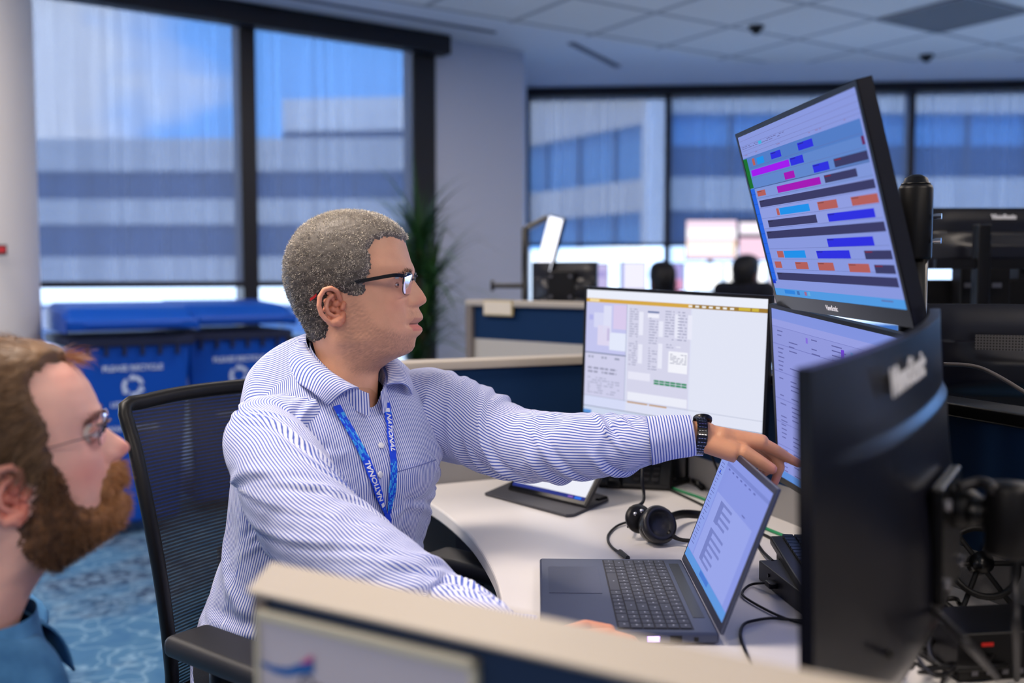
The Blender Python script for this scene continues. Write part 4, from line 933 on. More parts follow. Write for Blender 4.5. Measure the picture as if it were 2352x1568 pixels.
def make_chair(lab, grp):
    t = thing('office_chair', lab, 'office chair', group=grp)
    rows = [[chair_back_pt(-1+2*i/24, j/24) for i in range(25)] for j in range(25)]
    MB().grid(rows).build('mesh_back', M_mesh, t, smooth=True)
    per = [rows[0][i] for i in range(0, 25, 2)]+[rows[j][24] for j in range(2, 24, 2)]+[rows[24][i] for i in range(24, -1, -2)]+[rows[j][0] for j in range(22, 0, -2)]
    MB().tube(per, .0115, 10, closed=True, smooth=3, flat=1.2).build('back_frame', M_black, t, smooth=True)
    MB().tube([(0, -.02, .40), (0, -.20, .40), (0, -.255, .52), (0, -.27, .70)], .02, 10, smooth=5, flat=1.6).build('back_support', M_black, t, smooth=True)
    MB().box((0, .03, .455), (.50, .48, .07)).build('seat', M_seat, t, bevel=.03, seg=4)
    MB().lathe([(.045, .30), (.045, .42)], 20).build('mechanism', M_black, t, smooth=True)
    MB().lathe([(.022, .09), (.022, .33)], 20).build('gas_column', M_blackm, t, smooth=True)
    for k_ in range(5):
        a = k_*2*math.pi/5+.3; e = Vector((.29*math.cos(a), .29*math.sin(a), .075))
        l = MB().tube([(0, 0, .11), e*.5+Vector((0, 0, .055)), e], [.028, .022, .015], 10, smooth=4).build('base_leg', M_black, t, smooth=True)
        d_ = Vector((-math.sin(a), math.cos(a), 0)); MB().cyl(e+Vector((0, 0, -.045))-d_*.02, e+Vector((0, 0, -.045))+d_*.02, .03, 16).build('caster', M_dark, l)
    for s_ in (-1, 1):
        yo = .13 if s_ > 0 else .125; ar = MB().box((s_*.285, yo, .665), (.085, .245, .034)).build('armrest', M_dark, t, bevel=.014, seg=4)
        MB().tube([(s_*.16, .0, .42), (s_*.265, .0, .43), (s_*.285, yo-.03, .52), (s_*.285, yo-.02, .65)], [.018, .02, .02, .024], 10, smooth=5).build('armrest_post', M_black, ar, smooth=True)
    return t
CH = Vector((-.335, 1.735, 0)); CHA = math.atan2(-.62, .79)-math.pi/2
ch = make_chair('black mesh office chair holding the man in the striped shirt', 'black office chairs')
ch.location = CH; ch.rotation_euler = (0, 0, CHA)

# ================================================================== FAR WORKSTATIONS
fpa = P(1092, 690, 3.8); fpb = P(1345, 697, 3.42); dd = (fpb-fpa); dd.z = 0; dd.normalize()
partition('desk_partition', 'far navy partition with a cream name label, left of the bright monitor', fpa, Vector((fpa.x, fpa.y, 0))+dd*1.05, 1.14, split=.995, cap_w=.09)
bpy.data.objects['lower_panel.003'].data.materials[0] = mat('pale_beige_fabric', (186, 182, 176), .9, bump=.2, bscale=700)
q = P(1146, 706, 3.655)
t = thing('name_plate', 'small cream name label clipped on the far navy partition', 'sign', (q.x, q.y, q.z-.03), math.atan2(dd.y, dd.x))
MB().box2((-.075, -.006, 0), (.075, 0, .058)).build('frame', mat('label_gold', (190, 168, 110), .4, metal=.3), t); MB().box2((-.07, -.009, .005), (.07, -.005, .053)).build('plate', mat('label_cream', (226, 214, 194), .5), t)
backmon('black monitor seen from behind on the far navy partition', 1224, 1374, 602, 694, 3.98, 'far monitors', ang=-.1, vesa=True, logo_back=False)
q = P(1206, 690, 4.05)
t = thing('monitor_mount', 'thin black pole and side arm on the far navy partition', 'monitor arm', (q.x, q.y, .73))
MB().lathe([(.014, 0), (.014, EYE+(640-525)/FP*4.05-.73)], 14).build('pole', M_blackm, t, smooth=True)
zz_ = EYE+(640-656)/FP*4.05-.73
MB().cyl((-.125, 0, zz_), (0, 0, zz_), .010, 12).build('arm', M_blackm, t); MB().cyl((-.14, 0, zz_), (-.125, 0, zz_), .022, 14).build('clamp', M_black, t)
MB().cyl((0, 0, .82-.13), (.09, .05, .82-.08), .012, 10).build('arm', M_blackm, t)
wh = [(0, 0, 1, 1, (240, 242, 255), 0), (.1, .1, .6, .3, (215, 220, 250), 1)]  # glare caught on the tilted face, put in as white emission
monitor('monitor', 'edge-on tilted bright monitor on the thin black pole in the background', P(1262, 492, 4.25), P(1296, 500, 3.9), P(1226, 640, 4.25), wh, 'far monitors', logo_back=False, vesa=False, smat=screen_mat('glare_screen', 2.0), bulge=.02)
t = thing('far_desk', 'pale desk behind the far navy partition', 'desk', (.35, 4.35, 0)); MB().box2((-.6, -.45, .70), (.9, .45, .73)).build('desktop', M_desk, t)
for x_ in (-.55, .85): MB().box2((x_-.03, -.4, 0), (x_+.03, .4, .70)).build('leg', M_grey, t)
# row of desks with the two people
t = thing('far_desk', 'long pale desk in front of the far windows, carrying the bright monitors', 'desk', (2.0, 7.35, 0)); MB().box2((-1.6, -.38, .70), (2.6, .38, .73)).build('desktop', M_desk, t)
for x_ in (-1.5, .5, 2.5): MB().box2((x_-.03, -.33, 0), (x_+.03, .33, .70)).build('leg', M_grey, t)
def farmon(lab, x0, x1, y0, y1, Y, content, s=1.6, arm=True):
    a = P(x0, y0, Y); c = P(x1, y0, Y); h_ = a.z-P(x0, y1, Y).z
    r_ = monitor('monitor', lab, a, c, a-Vector((0, 0, h_)), content, 'far monitors', logo_back=False, vesa=False, bulge=.02, smat=screen_mat('far_screen', s), bez=.006, chin=.01)
    if arm:
        z_ = a.z-h_
        MB().box2((-.02, .03, .73-z_), (.02, .05, .05)).build('stand', M_black, r_[0]); MB().box2((-.1, -.06, .731-z_), (.1, .1, .742-z_)).build('foot', M_black, r_[0])
    return r_
farmon('large pink-white monitor on the upper row between the two people', 1575, 1694, 504, 597, 7.30, [(0, 0, 1, 1, (238, 214, 232), 0), (0, .2, 1, .48, (255, 250, 255), 1), (0, .55, 1, .9, (255, 238, 232), 1), (0, .48, 1, .55, (225, 200, 215), 2), (.95, .5, 1, .95, (240, 205, 170), 2)], 1.25)
farmon('upper monitor split dark and pink above the right-hand person', 1697, 1785, 504, 598, 7.32, [(0, 0, 1, 1, (58, 44, 62), 0), (0, .05, .62, .36, (250, 240, 252), 1), (0, .45, .85, 1, (240, 205, 225), 1)], 1.2)
farmon('blown-out blue-white monitor between the two people', 1572, 1660, 603, 672, 7.15, [(0, 0, 1, 1, (215, 232, 255), 0), (.05, .1, .9, .85, (255, 255, 255), 1), (.3, .6, .34, 1, (60, 110, 220), 2)], 2.2)
farmon('blown-out blue-white monitor behind the right-hand person', 1664, 1762, 603, 672, 7.15, [(0, 0, 1, 1, (225, 238, 255), 0), (.05, .1, .95, .9, (255, 255, 255), 1)], 2.2)
farmon('narrow pale pink monitor right of the right-hand person', 1766, 1840, 602, 700, 7.10, [(0, 0, 1, 1, (245, 228, 240), 0)], 1.1)
farmon('lilac monitor left of the left-hand person, beyond the black monitor', 1362, 1398, 604, 668, 7.20, [(0, 0, 1, 1, (190, 180, 226), 0), (.1, .3, .9, .5, (160, 150, 210), 1)], 1.1)
farmon('pale lavender monitor just left of the left-hand person', 1424, 1486, 600, 668, 7.15, [(0, 0, 1, 1, (226, 224, 246), 0), (0, 0, .08, 1, (50, 90, 190), 1)], 1.2)
farmon('narrow violet and pink monitor just right of the left-hand person', 1543, 1570, 603, 668, 7.20, [(0, 0, 1, .6, (170, 160, 225), 0), (0, .6, 1, 1, (230, 160, 200), 1)], 1.1)
# ================================================================== PEOPLE
def skin_mat(name, rough=.48, sss=.12):
    m, nt, b = newmat(name); a = nt.nodes.new('ShaderNodeVertexColor'); a.layer_name = 'Col'
    tc = nt.nodes.new('ShaderNodeTexCoord'); n = nt.nodes.new('ShaderNodeTexNoise'); n.inputs['Scale'].default_value = 45; n.inputs['Detail'].default_value = 4
    mr = nt.nodes.new('ShaderNodeMapRange'); mr.inputs[3].default_value = .88; mr.inputs[4].default_value = 1.10
    mx = nt.nodes.new('ShaderNodeMix'); mx.data_type = 'RGBA'; mx.blend_type = 'MULTIPLY'; mx.inputs[0].default_value = 1
    nt.links.new(tc.outputs['Object'], n.inputs['Vector']); nt.links.new(n.outputs['Fac'], mr.inputs[0]); nt.links.new(a.outputs[0], mx.inputs[6]); nt.links.new(mr.outputs[0], mx.inputs[7]); nt.links.new(mx.outputs[2], b.inputs['Base Color'])
    b.inputs['Roughness'].default_value = rough; b.inputs['Subsurface Weight'].default_value = sss; b.inputs['Subsurface Radius'].default_value = (1, .35, .2); b.inputs['Subsurface Scale'].default_value = .006
    n2 = nt.nodes.new('ShaderNodeTexNoise'); n2.inputs['Scale'].default_value = 420; n2.inputs['Detail'].default_value = 3
    bp = nt.nodes.new('ShaderNodeBump'); bp.inputs['Strength'].default_value = .22; bp.inputs['Distance'].default_value = .001
    nt.links.new(tc.outputs['Object'], n2.inputs['Vector']); nt.links.new(n2.outputs['Fac'], bp.inputs['Height']); nt.links.new(bp.outputs[0], b.inputs['Normal'])
    return m
M_skin = skin_mat('skin')
def col_mat(name, rough=.55, spec=.4, aniso=0):
    m, nt, b = newmat(name); a = nt.nodes.new('ShaderNodeVertexColor'); a.layer_name = 'Col'; nt.links.new(a.outputs[0], b.inputs['Base Color'])
    b.inputs['Roughness'].default_value = rough; b.inputs['Specular IOR Level'].default_value = spec; return m
M_hair = col_mat('hair_strands', .5, .45)
def np_mesh(name, V, F, mats, cols=None, parent=None, smooth=True, attrs=None):
    me = bpy.data.meshes.new(name); me.from_pydata([tuple(v) for v in V], [], [tuple(f) for f in F]); me.update()
    for m_ in (mats if isinstance(mats, (list, tuple)) else [mats]): me.materials.append(m_)
    if cols is not None:
        ca = me.color_attributes.new('Col', 'FLOAT_COLOR', 'POINT'); c = np.ones((len(V), 4), np.float32); c[:, :3] = cols; ca.data.foreach_set('color', c.ravel())
    for k_, v in (attrs or {}).items():
        at = me.attributes.new(k_, 'FLOAT', 'POINT'); at.data.foreach_set('value', np.asarray(v, np.float32))
    if smooth: me.polygons.foreach_set('use_smooth', [True]*len(me.polygons))
    o = bpy.data.objects.new(name, me); COL.objects.link(o)
    if parent is not None: o.parent = parent
    return o
def blob(caps, voxel, smooth=6):
    mb = MB()
    for c in caps:
        p0, p1, r0 = Vector(c[0]), Vector(c[1]), c[2]; r1 = c[3] if len(c) > 3 else r0
        if (p1-p0).length > 1e-5: mb.cyl(p0, p1, r0, 20, r2=r1)
        mb.sphere(p0, r0, 20, 12); mb.sphere(p1, r1, 20, 12)
    me = bpy.data.meshes.new('b'); me.from_pydata(mb.v, [], mb.f)
    o = bpy.data.objects.new('b', me); COL.objects.link(o)
    r = o.modifiers.new('r', 'REMESH'); r.mode = 'VOXEL'; r.voxel_size = voxel
    s_ = o.modifiers.new('s', 'SMOOTH'); s_.iterations = smooth; s_.factor = .5
    dg = bpy.context.evaluated_depsgraph_get(); dg.update(); m2 = bpy.data.meshes.new_from_object(o.evaluated_get(dg))
    V = np.array([v.co[:] for v in m2.vertices]); F = [tuple(p.vertices) for p in m2.polygons]
    bpy.data.objects.remove(o); bpy.data.meshes.remove(me); bpy.data.meshes.remove(m2)
    return V, F
def inpoly(px, py, poly):
    px = np.asarray(px); py = np.asarray(py); r = np.zeros(px.shape, bool); n = len(poly)
    for i in range(n):
        x0, y0 = poly[i]; x1, y1 = poly[(i+1) % n]
        c = ((y0 > py) != (y1 > py)) & (px < (x1-x0)*(py-y0)/((y1-y0) or 1e-9)+x0); r ^= c
    return r
def smooth1(a, s):
    k_ = np.exp(-np.arange(-3*s, 3*s+1)**2/(2*s*s)); k_ /= k_.sum(); p = np.pad(a, 3*int(s), mode='edge'); return np.convolve(p, k_, 'valid')

class Head:
    """A head from a side profile; local frame x forward, y left, z up."""
    def __init__(s, ox, oy, kx, kz, full, base, back, width, xc, nosew, n1=170, nt=220, nexp=2.35):
        tx = lambda L: (np.array([(ox_-ox)*kx for ox_, _ in L]), np.array([(oy-c)*kz for _, c in L]))
        s.ox, s.oy, s.kx, s.kz = ox, oy, kx, kz
        def tab(L):
            x, z = tx(L); i = np.argsort(z); return z[i], x[i]
        zf, xf = tab(full); zb0, xb0 = tab(base); zk, xk = tab(back)
        zw = np.array([(oy-c)*kz for c, _ in width]); ww = np.array([v for _, v in width]); i = np.argsort(zw); zw, ww = zw[i], ww[i]
        z0 = zf[0]; z1 = min(zf[-1], zk[-1])
        t = np.linspace(0, 1, n1); zz = z0+(z1-z0)*(1-(1-t)**1.0)
        # extra rows near the crown
        zc = z1-(z1-zz[int(n1*.86)])*(1-np.linspace(0, 1, int(n1*.30)))**2
        zz = np.concatenate([zz[:int(n1*.86)], zc])
        fine = np.linspace(z0, z1, 1200); dzf = (z1-z0)/1199
        def fn(a, b_, sg=.0016):
            v = np.interp(fine, a, b_); sm = smooth1(v, max(1, int(sg/dzf))); k_ = sstep(z1-.018, z1-.008, fine); return sm*(1-k_)+v*k_
        XF = np.interp(zz, fine, fn(zf, xf, .0012)); XB0 = np.interp(zz, fine, fn(zb0, xb0, .003)); XK = np.interp(zz, fine, fn(zk, xk, .004)); W = np.interp(zz, fine, fn(zw, ww, .004))
        XC = np.interp(zz, *[np.array(v) for v in zip(*sorted([((oy-c)*kz, v) for c, v in xc]))])
        NW = np.interp(zz, *[np.array(v) for v in zip(*sorted([((oy-c)*kz, v) for c, v in nosew]))])
        tt = np.linspace(0, 2*np.pi, nt, endpoint=False); th = tt-.52*np.sin(tt)
        c_, s_ = np.cos(th), np.sin(th); V = np.zeros((len(zz), nt, 3)); p = 2/nexp
        cc = np.sign(c_)*np.abs(c_)**p; ss = np.sign(s_)*np.abs(s_)**p
        for j, z in enumerate(zz):
            a = np.where(c_ > 0, XB0[j]-XC[j], XC[j]-XK[j]); kf = float(sstep(-.14, -.09, z))
            cj = cc*kf+c_*(1-kf); sj = ss*kf+s_*(1-kf)
            V[j, :, 0] = XC[j]+a*cj; V[j, :, 1] = W[j]*sj; V[j, :, 2] = z
            fr = c_ > 0
            V[j, :, 0] += np.where(fr, (XF[j]-XB0[j])*np.exp(-np.abs(V[j, :, 1]/NW[j])**2.4), 0)
        s.V = V; s.zz = zz; s.nt = nt; s.c_ = c_; s.s_ = s_; s.tt = tt
    def bump(s, x, y, z, sx, sy, sz, amt, both=True, dirx=1.0):
        V = s.V
        for sg in ((1, -1) if both else (1,)):
            d = np.exp(-((V[..., 1]-sg*y)/sy)**2-((V[..., 2]-z)/sz)**2-((V[..., 0]-x)/sx)**2)*amt
            V[..., 0] += d*dirx; V[..., 1] += d*(1-dirx)*np.sign(V[..., 1])
    def px(s): return s.V[..., 0]/s.kx+s.ox, s.oy-s.V[..., 2]/s.kz
    def normals(s):
        V = s.V; du = np.roll(V, -1, 1)-np.roll(V, 1, 1); dv = np.gradient(V, axis=0); n = np.cross(du, dv); n /= np.linalg.norm(n, axis=2, keepdims=True)+1e-12; return n
    def mesh(s):
        m, n = s.V.shape[:2]; V = s.V.reshape(-1, 3); F = []
        for i in range(m-1):
            for k_ in range(n): F.append((i*n+k_, i*n+(k_+1) % n, (i+1)*n+(k_+1) % n, (i+1)*n+k_))
        V = np.vstack([V, V[-n:].mean(0)]); F += [((m-1)*n+k_, (m-1)*n+(k_+1) % n, m*n) for k_ in range(n)]
        return V, F
def ear_blob(sc=1.0):
    """right ear (y negative side) around its own centre, in metres; outline follows the real ear"""
    k = .000237*sc; E = lambda x, y, o: Vector(((x-580)*k, -o*sc, (815-y)*k))
    rim = [(632, 770, .004), (618, 712, .011), (580, 690, .016), (538, 702, .020), (510, 748, .023), (504, 812, .024), (518, 868, .022), (545, 905, .019), (580, 932, .014), (620, 940, .009)]
    r = []
    for a, b_ in zip(rim[:-1], rim[1:]): r.append((E(*a), E(*b_), .0040*sc, .0040*sc))
    ah = [(585, 742, .012), (556, 770, .016), (548, 820, .018), (560, 862, .016), (592, 884, .012)]
    for a, b_ in zip(ah[:-1], ah[1:]): r.append((E(*a), E(*b_), .0034*sc, .0034*sc))
    r += [(E(590, 930, .012), E(636, 905, .006), .0065*sc, .0062*sc), (E(640, 915, .004), E(648, 870, .001), .0065*sc, .005*sc), (E(610, 925, .011), E(628, 935, .008), .006*sc)]
    r += [(E(655, 800, .003), E(648, 830, .005), .0045*sc, .0042*sc), (E(600, 885, .010), E(620, 880, .008), .0035*sc)]
    # concha floor
    for (x, y, o, q) in [(600, 800, .002, .009), (575, 760, .004, .007), (570, 840, .004, .008), (610, 850, .001, .008), (540, 780, .010, .006), (535, 840, .011, .006), (560, 725, .009, .006), (600, 730, .003, .007), (560, 890, .010, .006)]:
        r.append((E(x, y, o), E(x, y, o-.003), q*sc*.8))
    return blob(r, .0011*sc, 5)
EARV, EARF = ear_blob()
def strands(rng_, P0, N0, D0, lens, widths, cols, curl=.0, segs=3, drop=0.0):
    n = len(P0); V = np.zeros((n, segs+1, 2, 3)); p = P0.copy(); d = D0/(np.linalg.norm(D0, axis=1, keepdims=True)+1e-9)
    ph = rng_.uniform(0, 6.28, n); ax1 = np.cross(d, N0); ax1 /= np.linalg.norm(ax1, axis=1, keepdims=True)+1e-9
    rnd = rng_.normal(size=(n, 3)); side = np.cross(d, rnd); side /= np.linalg.norm(side, axis=1, keepdims=True)+1e-9
    for k_ in range(segs+1):
        w_ = widths*(1-.75*(k_/segs)**2)
        V[:, k_, 0] = p-side*w_[:, None]/2; V[:, k_, 1] = p+side*w_[:, None]/2
        q = rng_.normal(size=(n, 3))*curl; q = q+np.cross(d, ax1)*(curl*np.sin(ph+k_*2.1))[:, None]*1.5
        d = d+q; d[:, 2] -= drop; d /= np.linalg.norm(d, axis=1, keepdims=True); p = p+d*(lens/segs)[:, None]
    idx = np.arange(n)[:, None]*(segs+1)*2; F = []
    for k_ in range(segs):
        a = idx[:, 0]+k_*2; F.append(np.stack([a, a+1, a+3, a+2], 1))
    C = np.repeat(cols[:, None, :], (segs+1)*2, 1)
    return V.reshape(-1, 3), np.concatenate(F), C.reshape(-1, 3)
def sample_grid(h, mask, n, rng_):
    m, k_ = mask.shape; V = h.V; N_ = h.normals(); A = np.linalg.norm(np.cross(np.roll(V, -1, 1)-V, np.gradient(V, axis=0)), axis=2)*mask
    pr = A.ravel()/A.sum(); i = rng_.choice(len(pr), n, p=pr); r, c = i//k_, i % k_
    du = rng_.uniform(0, 1, n); dv = rng_.uniform(-.5, .5, n); c2 = (c+1) % k_; r2 = np.clip(r+1, 0, m-1)
    Pp = V[r, c]*(1-du)[:, None]+V[r, c2]*du[:, None]+(V[r2, c]-V[r, c])*dv[:, None]
    return Pp, N_[r, c], r, c
def shell(h, mask, thick, rng_, amp=.0008, fr=260):
    N_ = h.normals(); V = h.V + N_*thick[..., None]*mask[..., None]
    V = V + N_*(fbm(h.V*fr, 3, 2)*amp)[..., None]*(mask > .05)[..., None]
    m, n = mask.shape; keep = mask > .02; F = []
    for i in range(m-1):
        for k_ in range(n):
            k2 = (k_+1) % n
            if keep[i, k_] or keep[i, k2] or keep[i+1, k_] or keep[i+1, k2]: F.append((i*n+k_, i*n+k2, (i+1)*n+k2, (i+1)*n+k_))
    F += [((m-1)*n+k_, (m-1)*n+(k_+1) % n, m*n) for k_ in range(n)] if keep[-1].any() else []
    V = np.where((mask > .02)[..., None], V, h.V-N_*.001)
    V = V.reshape(-1, 3); V = np.vstack([V, V[-n:].mean(0)])
    return V, F
def eye_parts(h, cx, cy, yoff, depth, mats, person, Mh, r=.0118, iris=(60, 38, 24), lid=None, close=.45, gaze=0.0):
    pass

# --------------------------------------------------------------- shirt helpers
def stripe_mat(name, base, line, period, duty=.42, rough=.75, soft=.18, weave=0):
    m, nt, b = newmat(name); at = nt.nodes.new('ShaderNodeAttribute'); at.attribute_name = 'stripe'
    d = nt.nodes.new('ShaderNodeMath'); d.operation = 'MULTIPLY'; d.inputs[1].default_value = 2*math.pi/period
    sn = nt.nodes.new('ShaderNodeMath'); sn.operation = 'SINE'; mr = nt.nodes.new('ShaderNodeMapRange'); th = math.cos(math.pi*duty)
    mr.interpolation_type = 'SMOOTHSTEP'; mr.inputs[1].default_value = th-soft*2; mr.inputs[2].default_value = th+soft*2
    mx = nt.nodes.new('ShaderNodeMix'); mx.data_type = 'RGBA'; mx.inputs[6].default_value = (*sl(base), 1); mx.inputs[7].default_value = (*sl(line), 1)
    nt.links.new(at.outputs['Fac'], d.inputs[0]); nt.links.new(d.outputs[0], sn.inputs[0]); nt.links.new(sn.outputs[0], mr.inputs[0]); nt.links.new(mr.outputs[0], mx.inputs[0]); nt.links.new(mx.outputs[2], b.inputs['Base Color'])
    b.inputs['Roughness'].default_value = rough; b.inputs['Specular IOR Level'].default_value = .25; b.inputs['Sheen Weight'].default_value = .15
    tc = nt.nodes.new('ShaderNodeTexCoord'); n = nt.nodes.new('ShaderNodeTexNoise'); n.inputs['Scale'].default_value = 38; n.inputs['Detail'].default_value = 4
    bp = nt.nodes.new('ShaderNodeBump'); bp.inputs['Strength'].default_value = .35; bp.inputs['Distance'].default_value = .006
    nt.links.new(tc.outputs['Object'], n.inputs['Vector']); nt.links.new(n.outputs['Fac'], bp.inputs['Height']); nt.links.new(bp.outputs[0], b.inputs['Normal'])
    return m
M_shirt = stripe_mat('striped_shirt', (226, 230, 250), (78, 102, 190), .0045, .42)
def folds(U_, W_, specs, period=None):
    d = np.zeros(U_.shape)
    for (u0, w0, k_, wid, ext, amp) in specs:
        dw = W_-w0
        if period: dw = (dw+period/2) % period-period/2
        x = (U_-u0-k_*dw)/wid; win = np.exp(-(dw/ext)**2)
        d += amp*win*(np.exp(-x*x)-.75*np.exp(-((x-1.5)/.8)**2))
    return d
class Cloth:
    def __init__(s): s.V = []; s.F = []; s.st = []; s.n = 0
    def grid(s, V, st, wrap=True, capend=None):
        m, n = V.shape[:2]; o = s.n
        s.V.append(V.reshape(-1, 3)); s.st.append(np.asarray(st).reshape(-1)); s.n += m*n
        for i in range(m-1):
            for k_ in range(n if wrap else n-1):
                s.F.append((o+i*n+k_, o+i*n+(k_+1) % n, o+(i+1)*n+(k_+1) % n, o+(i+1)*n+k_))
    def build(s, name, m_, parent, thick=0.0):
        o = np_mesh(name, np.vstack(s.V), s.F, m_, parent=parent, attrs={'stripe': np.concatenate(s.st)})
        if thick: md = o.modifiers.new('so', 'SOLIDIFY'); md.thickness = thick; md.offset = -1
        return o
def torso(rings, f, l, rows=110, nt=140, nexp=2.35, tilt=0.0, dip=0.0):
    """rings: (z, cx, cy, a, b). returns V grid, stripe grid"""
    R_ = np.array(sorted(rings)); zz = np.linspace(R_[0, 0], R_[-1, 0], rows)
    # finer rows at the shoulder
    zz = R_[0, 0]+(R_[-1, 0]-R_[0, 0])*np.linspace(0, 1, rows)**.85
    pts = [spline([Vector((r[0], r[1], r[2])) for r in R_], 12), spline([Vector((r[0], r[3], r[4])) for r in R_], 12)]
    A = np.array([p[:] for p in pts[0]]); B = np.array([p[:] for p in pts[1]])
    cx = np.interp(zz, A[:, 0], A[:, 1]); cy = np.interp(zz, A[:, 0], A[:, 2]); a = np.interp(zz, B[:, 0], B[:, 1]); b_ = np.interp(zz, B[:, 0], B[:, 2])
    th = np.linspace(-np.pi, np.pi, nt, endpoint=False); c_, s_ = np.cos(th), np.sin(th); p = 2/nexp
    cc = np.sign(c_)*np.abs(c_)**p; ss = np.sign(s_)*np.abs(s_)**p
    V = np.zeros((rows, nt, 3)); ST = np.zeros((rows, nt))
    for j in range(rows):
        x = cx[j]+f[0]*b_[j]*cc+l[0]*a[j]*ss; y = cy[j]+f[1]*b_[j]*cc+l[1]*a[j]*ss
        V[j, :, 0] = x; V[j, :, 1] = y; V[j, :, 2] = zz[j]-tilt*float(sstep(R_[-1, 0]-.34, R_[-1, 0]-.0, zz[j]))*b_[j]*cc-dip*float(sstep(R_[-1, 0]-.10, R_[-1, 0], zz[j]))*np.exp(-(th/.42)**2)
        q = np.stack([b_[j]*cc, a[j]*ss], 1); d = np.linalg.norm(np.roll(q, -1, 0)-q, axis=1); arc = np.concatenate([[0], np.cumsum(d)[:-1]]); tot = d.sum()
        a0 = arc[nt//2]; fr = arc-a0; bk = np.where(fr > 0, tot/2-fr, -tot/2-fr); ST[j] = np.where(np.abs(fr) <= tot*.25, fr, bk+.0011)
    return V, ST, zz, th
def gnorm(V):
    du = np.roll(V, -1, 1)-np.roll(V, 1, 1); dv = np.gradient(V, axis=0); n = np.cross(du, dv); return n/(np.linalg.norm(n, axis=2, keepdims=True)+1e-12)
def sleeve(path, radii, rows=130, nt=72, ref=(0, 0, 1), flat=1.0):
    pp_ = spline([Vector(p) for p in path], 16); A = np.array([p[:] for p in pp_]); d = np.linalg.norm(np.diff(A, axis=0), axis=1); s_ = np.concatenate([[0], np.cumsum(d)])
    S_ = np.linspace(0, s_[-1], rows); C = np.stack([np.interp(S_, s_, A[:, k_]) for k_ in range(3)], 1)
    key = np.linspace(0, s_[-1], len(radii)); rp_ = spline([Vector((a, b_, 0)) for a, b_ in zip(key, radii)], 10); rr = np.interp(S_, [p.x for p in rp_], [p.y for p in rp_])
    T = np.gradient(C, axis=0); T /= np.linalg.norm(T, axis=1, keepdims=True)
    up = np.array(ref, float); V = np.zeros((rows, nt, 3)); ST = np.zeros((rows, nt)); th = np.linspace(-np.pi, np.pi, nt, endpoint=False)
    for j in range(rows):
        u = up-T[j]*np.dot(up, T[j]); u /= np.linalg.norm(u); w_ = np.cross(T[j], u)
        V[j] = C[j]+rr[j]*(np.cos(th)[:, None]*u*flat+np.sin(th)[:, None]*w_); ST[j] = th*rr[j]
    return V, ST, S_, th, C, T

# =============================================================== MAN IN STRIPED SHIRT
f_ = np.array([.79, -.613, 0]); l_ = np.array([.613, .79, 0])
person = thing('person', 'seated man in glasses and striped shirt pointing with his left arm, blue lanyard', 'person', CH)
PI_ = Matrix.Translation(-CH)
def loc(o): o.location = -CH; return o       # geometry written in world space, parent sits at the chair
HO = P(791.3, 644, 1.70)
full = [(820, 1700), (826, 1500), (832, 1400), (836, 1310), (850, 1280), (905, 1238), (960, 1205), (1010, 1184), (1045, 1172), (1085, 1147), (1106, 1112), (1110, 1078), (1117, 1048), (1144, 1027), (1162, 1002), (1161, 978), (1136, 962), (1122, 951), (1138, 938), (1162, 921), (1168, 902), (1160, 880), (1143, 852), (1134, 830), (1158, 818), (1184, 802), (1194, 782), (1191, 764), (1166, 720), (1132, 675), (1104, 635), (1096, 608), (1103, 580), (1104, 560), (1098, 540), (1078, 500), (1057, 430), (1032, 345), (1000, 300), (945, 250), (870, 205), (790, 180), (700, 166)]
base = [(820, 1700), (826, 1500), (832, 1400), (836, 1310), (850, 1280), (905, 1238), (950, 1208), (995, 1186), (1022, 1172), (1056, 1147), (1074, 1112), (1082, 1078), (1088, 1040), (1096, 1000), (1100, 950), (1100, 900), (1096, 850), (1088, 800), (1080, 740), (1078, 680), (1082, 630), (1088, 600), (1094, 575), (1094, 540), (1078, 500), (1057, 430), (1032, 345), (1000, 300), (945, 250), (870, 205), (790, 180), (700, 166)]
back = [(460, 1700), (440, 1500), (425, 1350), (400, 1200), (380, 1090), (362, 1020), (318, 930), (262, 830), (215, 710), (198, 600), (205, 490), (240, 390), (300, 300), (390, 228), (500, 184), (590, 168), (660, 165.5)]
width = [(166, .003), (172, .020), (185, .034), (215, .050), (260, .062), (330, .071), (430, .077), (560, .0785), (640, .077), (700, .0745), (800, .0715), (900, .0700), (1000, .0680), (1100, .064), (1180, .060), (1250, .059), (1400, .061), (1700, .066)]
xcn = [(166, .019), (300, .005), (600, -.004), (900, .002), (1050, .004), (1180, .000), (1250, -.004), (1400, -.004), (1700, -.0)]
nw = [(166, .05), (500, .05), (560, .018), (600, .010), (660, .0098), (720, .0125), (780, .0150), (815, .0165), (830, .014), (850, .018), (900, .023), (950, .024), (1000, .021), (1045, .020), (1110, .020), (1172, .026), (1240, .03), (1400, .05), (1700, .05)]
h1 = Head(600, 640, .000237, .000237, full, base, back, width, xcn, nw)
ze = (640-672)*.000237
h1.bump(.108, .033, ze, .03, .017, .012, -.0085)
h1.bump(.110, .030, ze+.0195, .03, .022, .0065, .0032)
h1.bump(.095, .046, ze-.028, .04, .018, .016, .0035)
h1.bump(.100, .030, (640-812)*.000237, .03, .006, .006, -.0018)
h1.bump(.112, .0155, (640-800)*.000237, .03, .0055, .0065, .0052)
h1.bump(.112, .022, (640-800)*.000237, .03, .003, .008, -.0035)
h1.bump(.112, .026, (640-950)*.000237, .03, .006, .005, -.0035)
h1.bump(.10, .030, (640-880)*.000237, .03, .004, .014, -.0014)
h1.bump(.03, .066, (640-1060)*.000237, .035, .03, .012, .003, dirx=0)
V1 = h1.V; cxp, cyp = h1.px()
base_c = np.array(sl((228, 170, 138))); Cv = np.ones(V1.shape)*base_c
def tint(C, w_, c): return C*(1-w_[..., None])+np.array(sl(c))*w_[..., None]
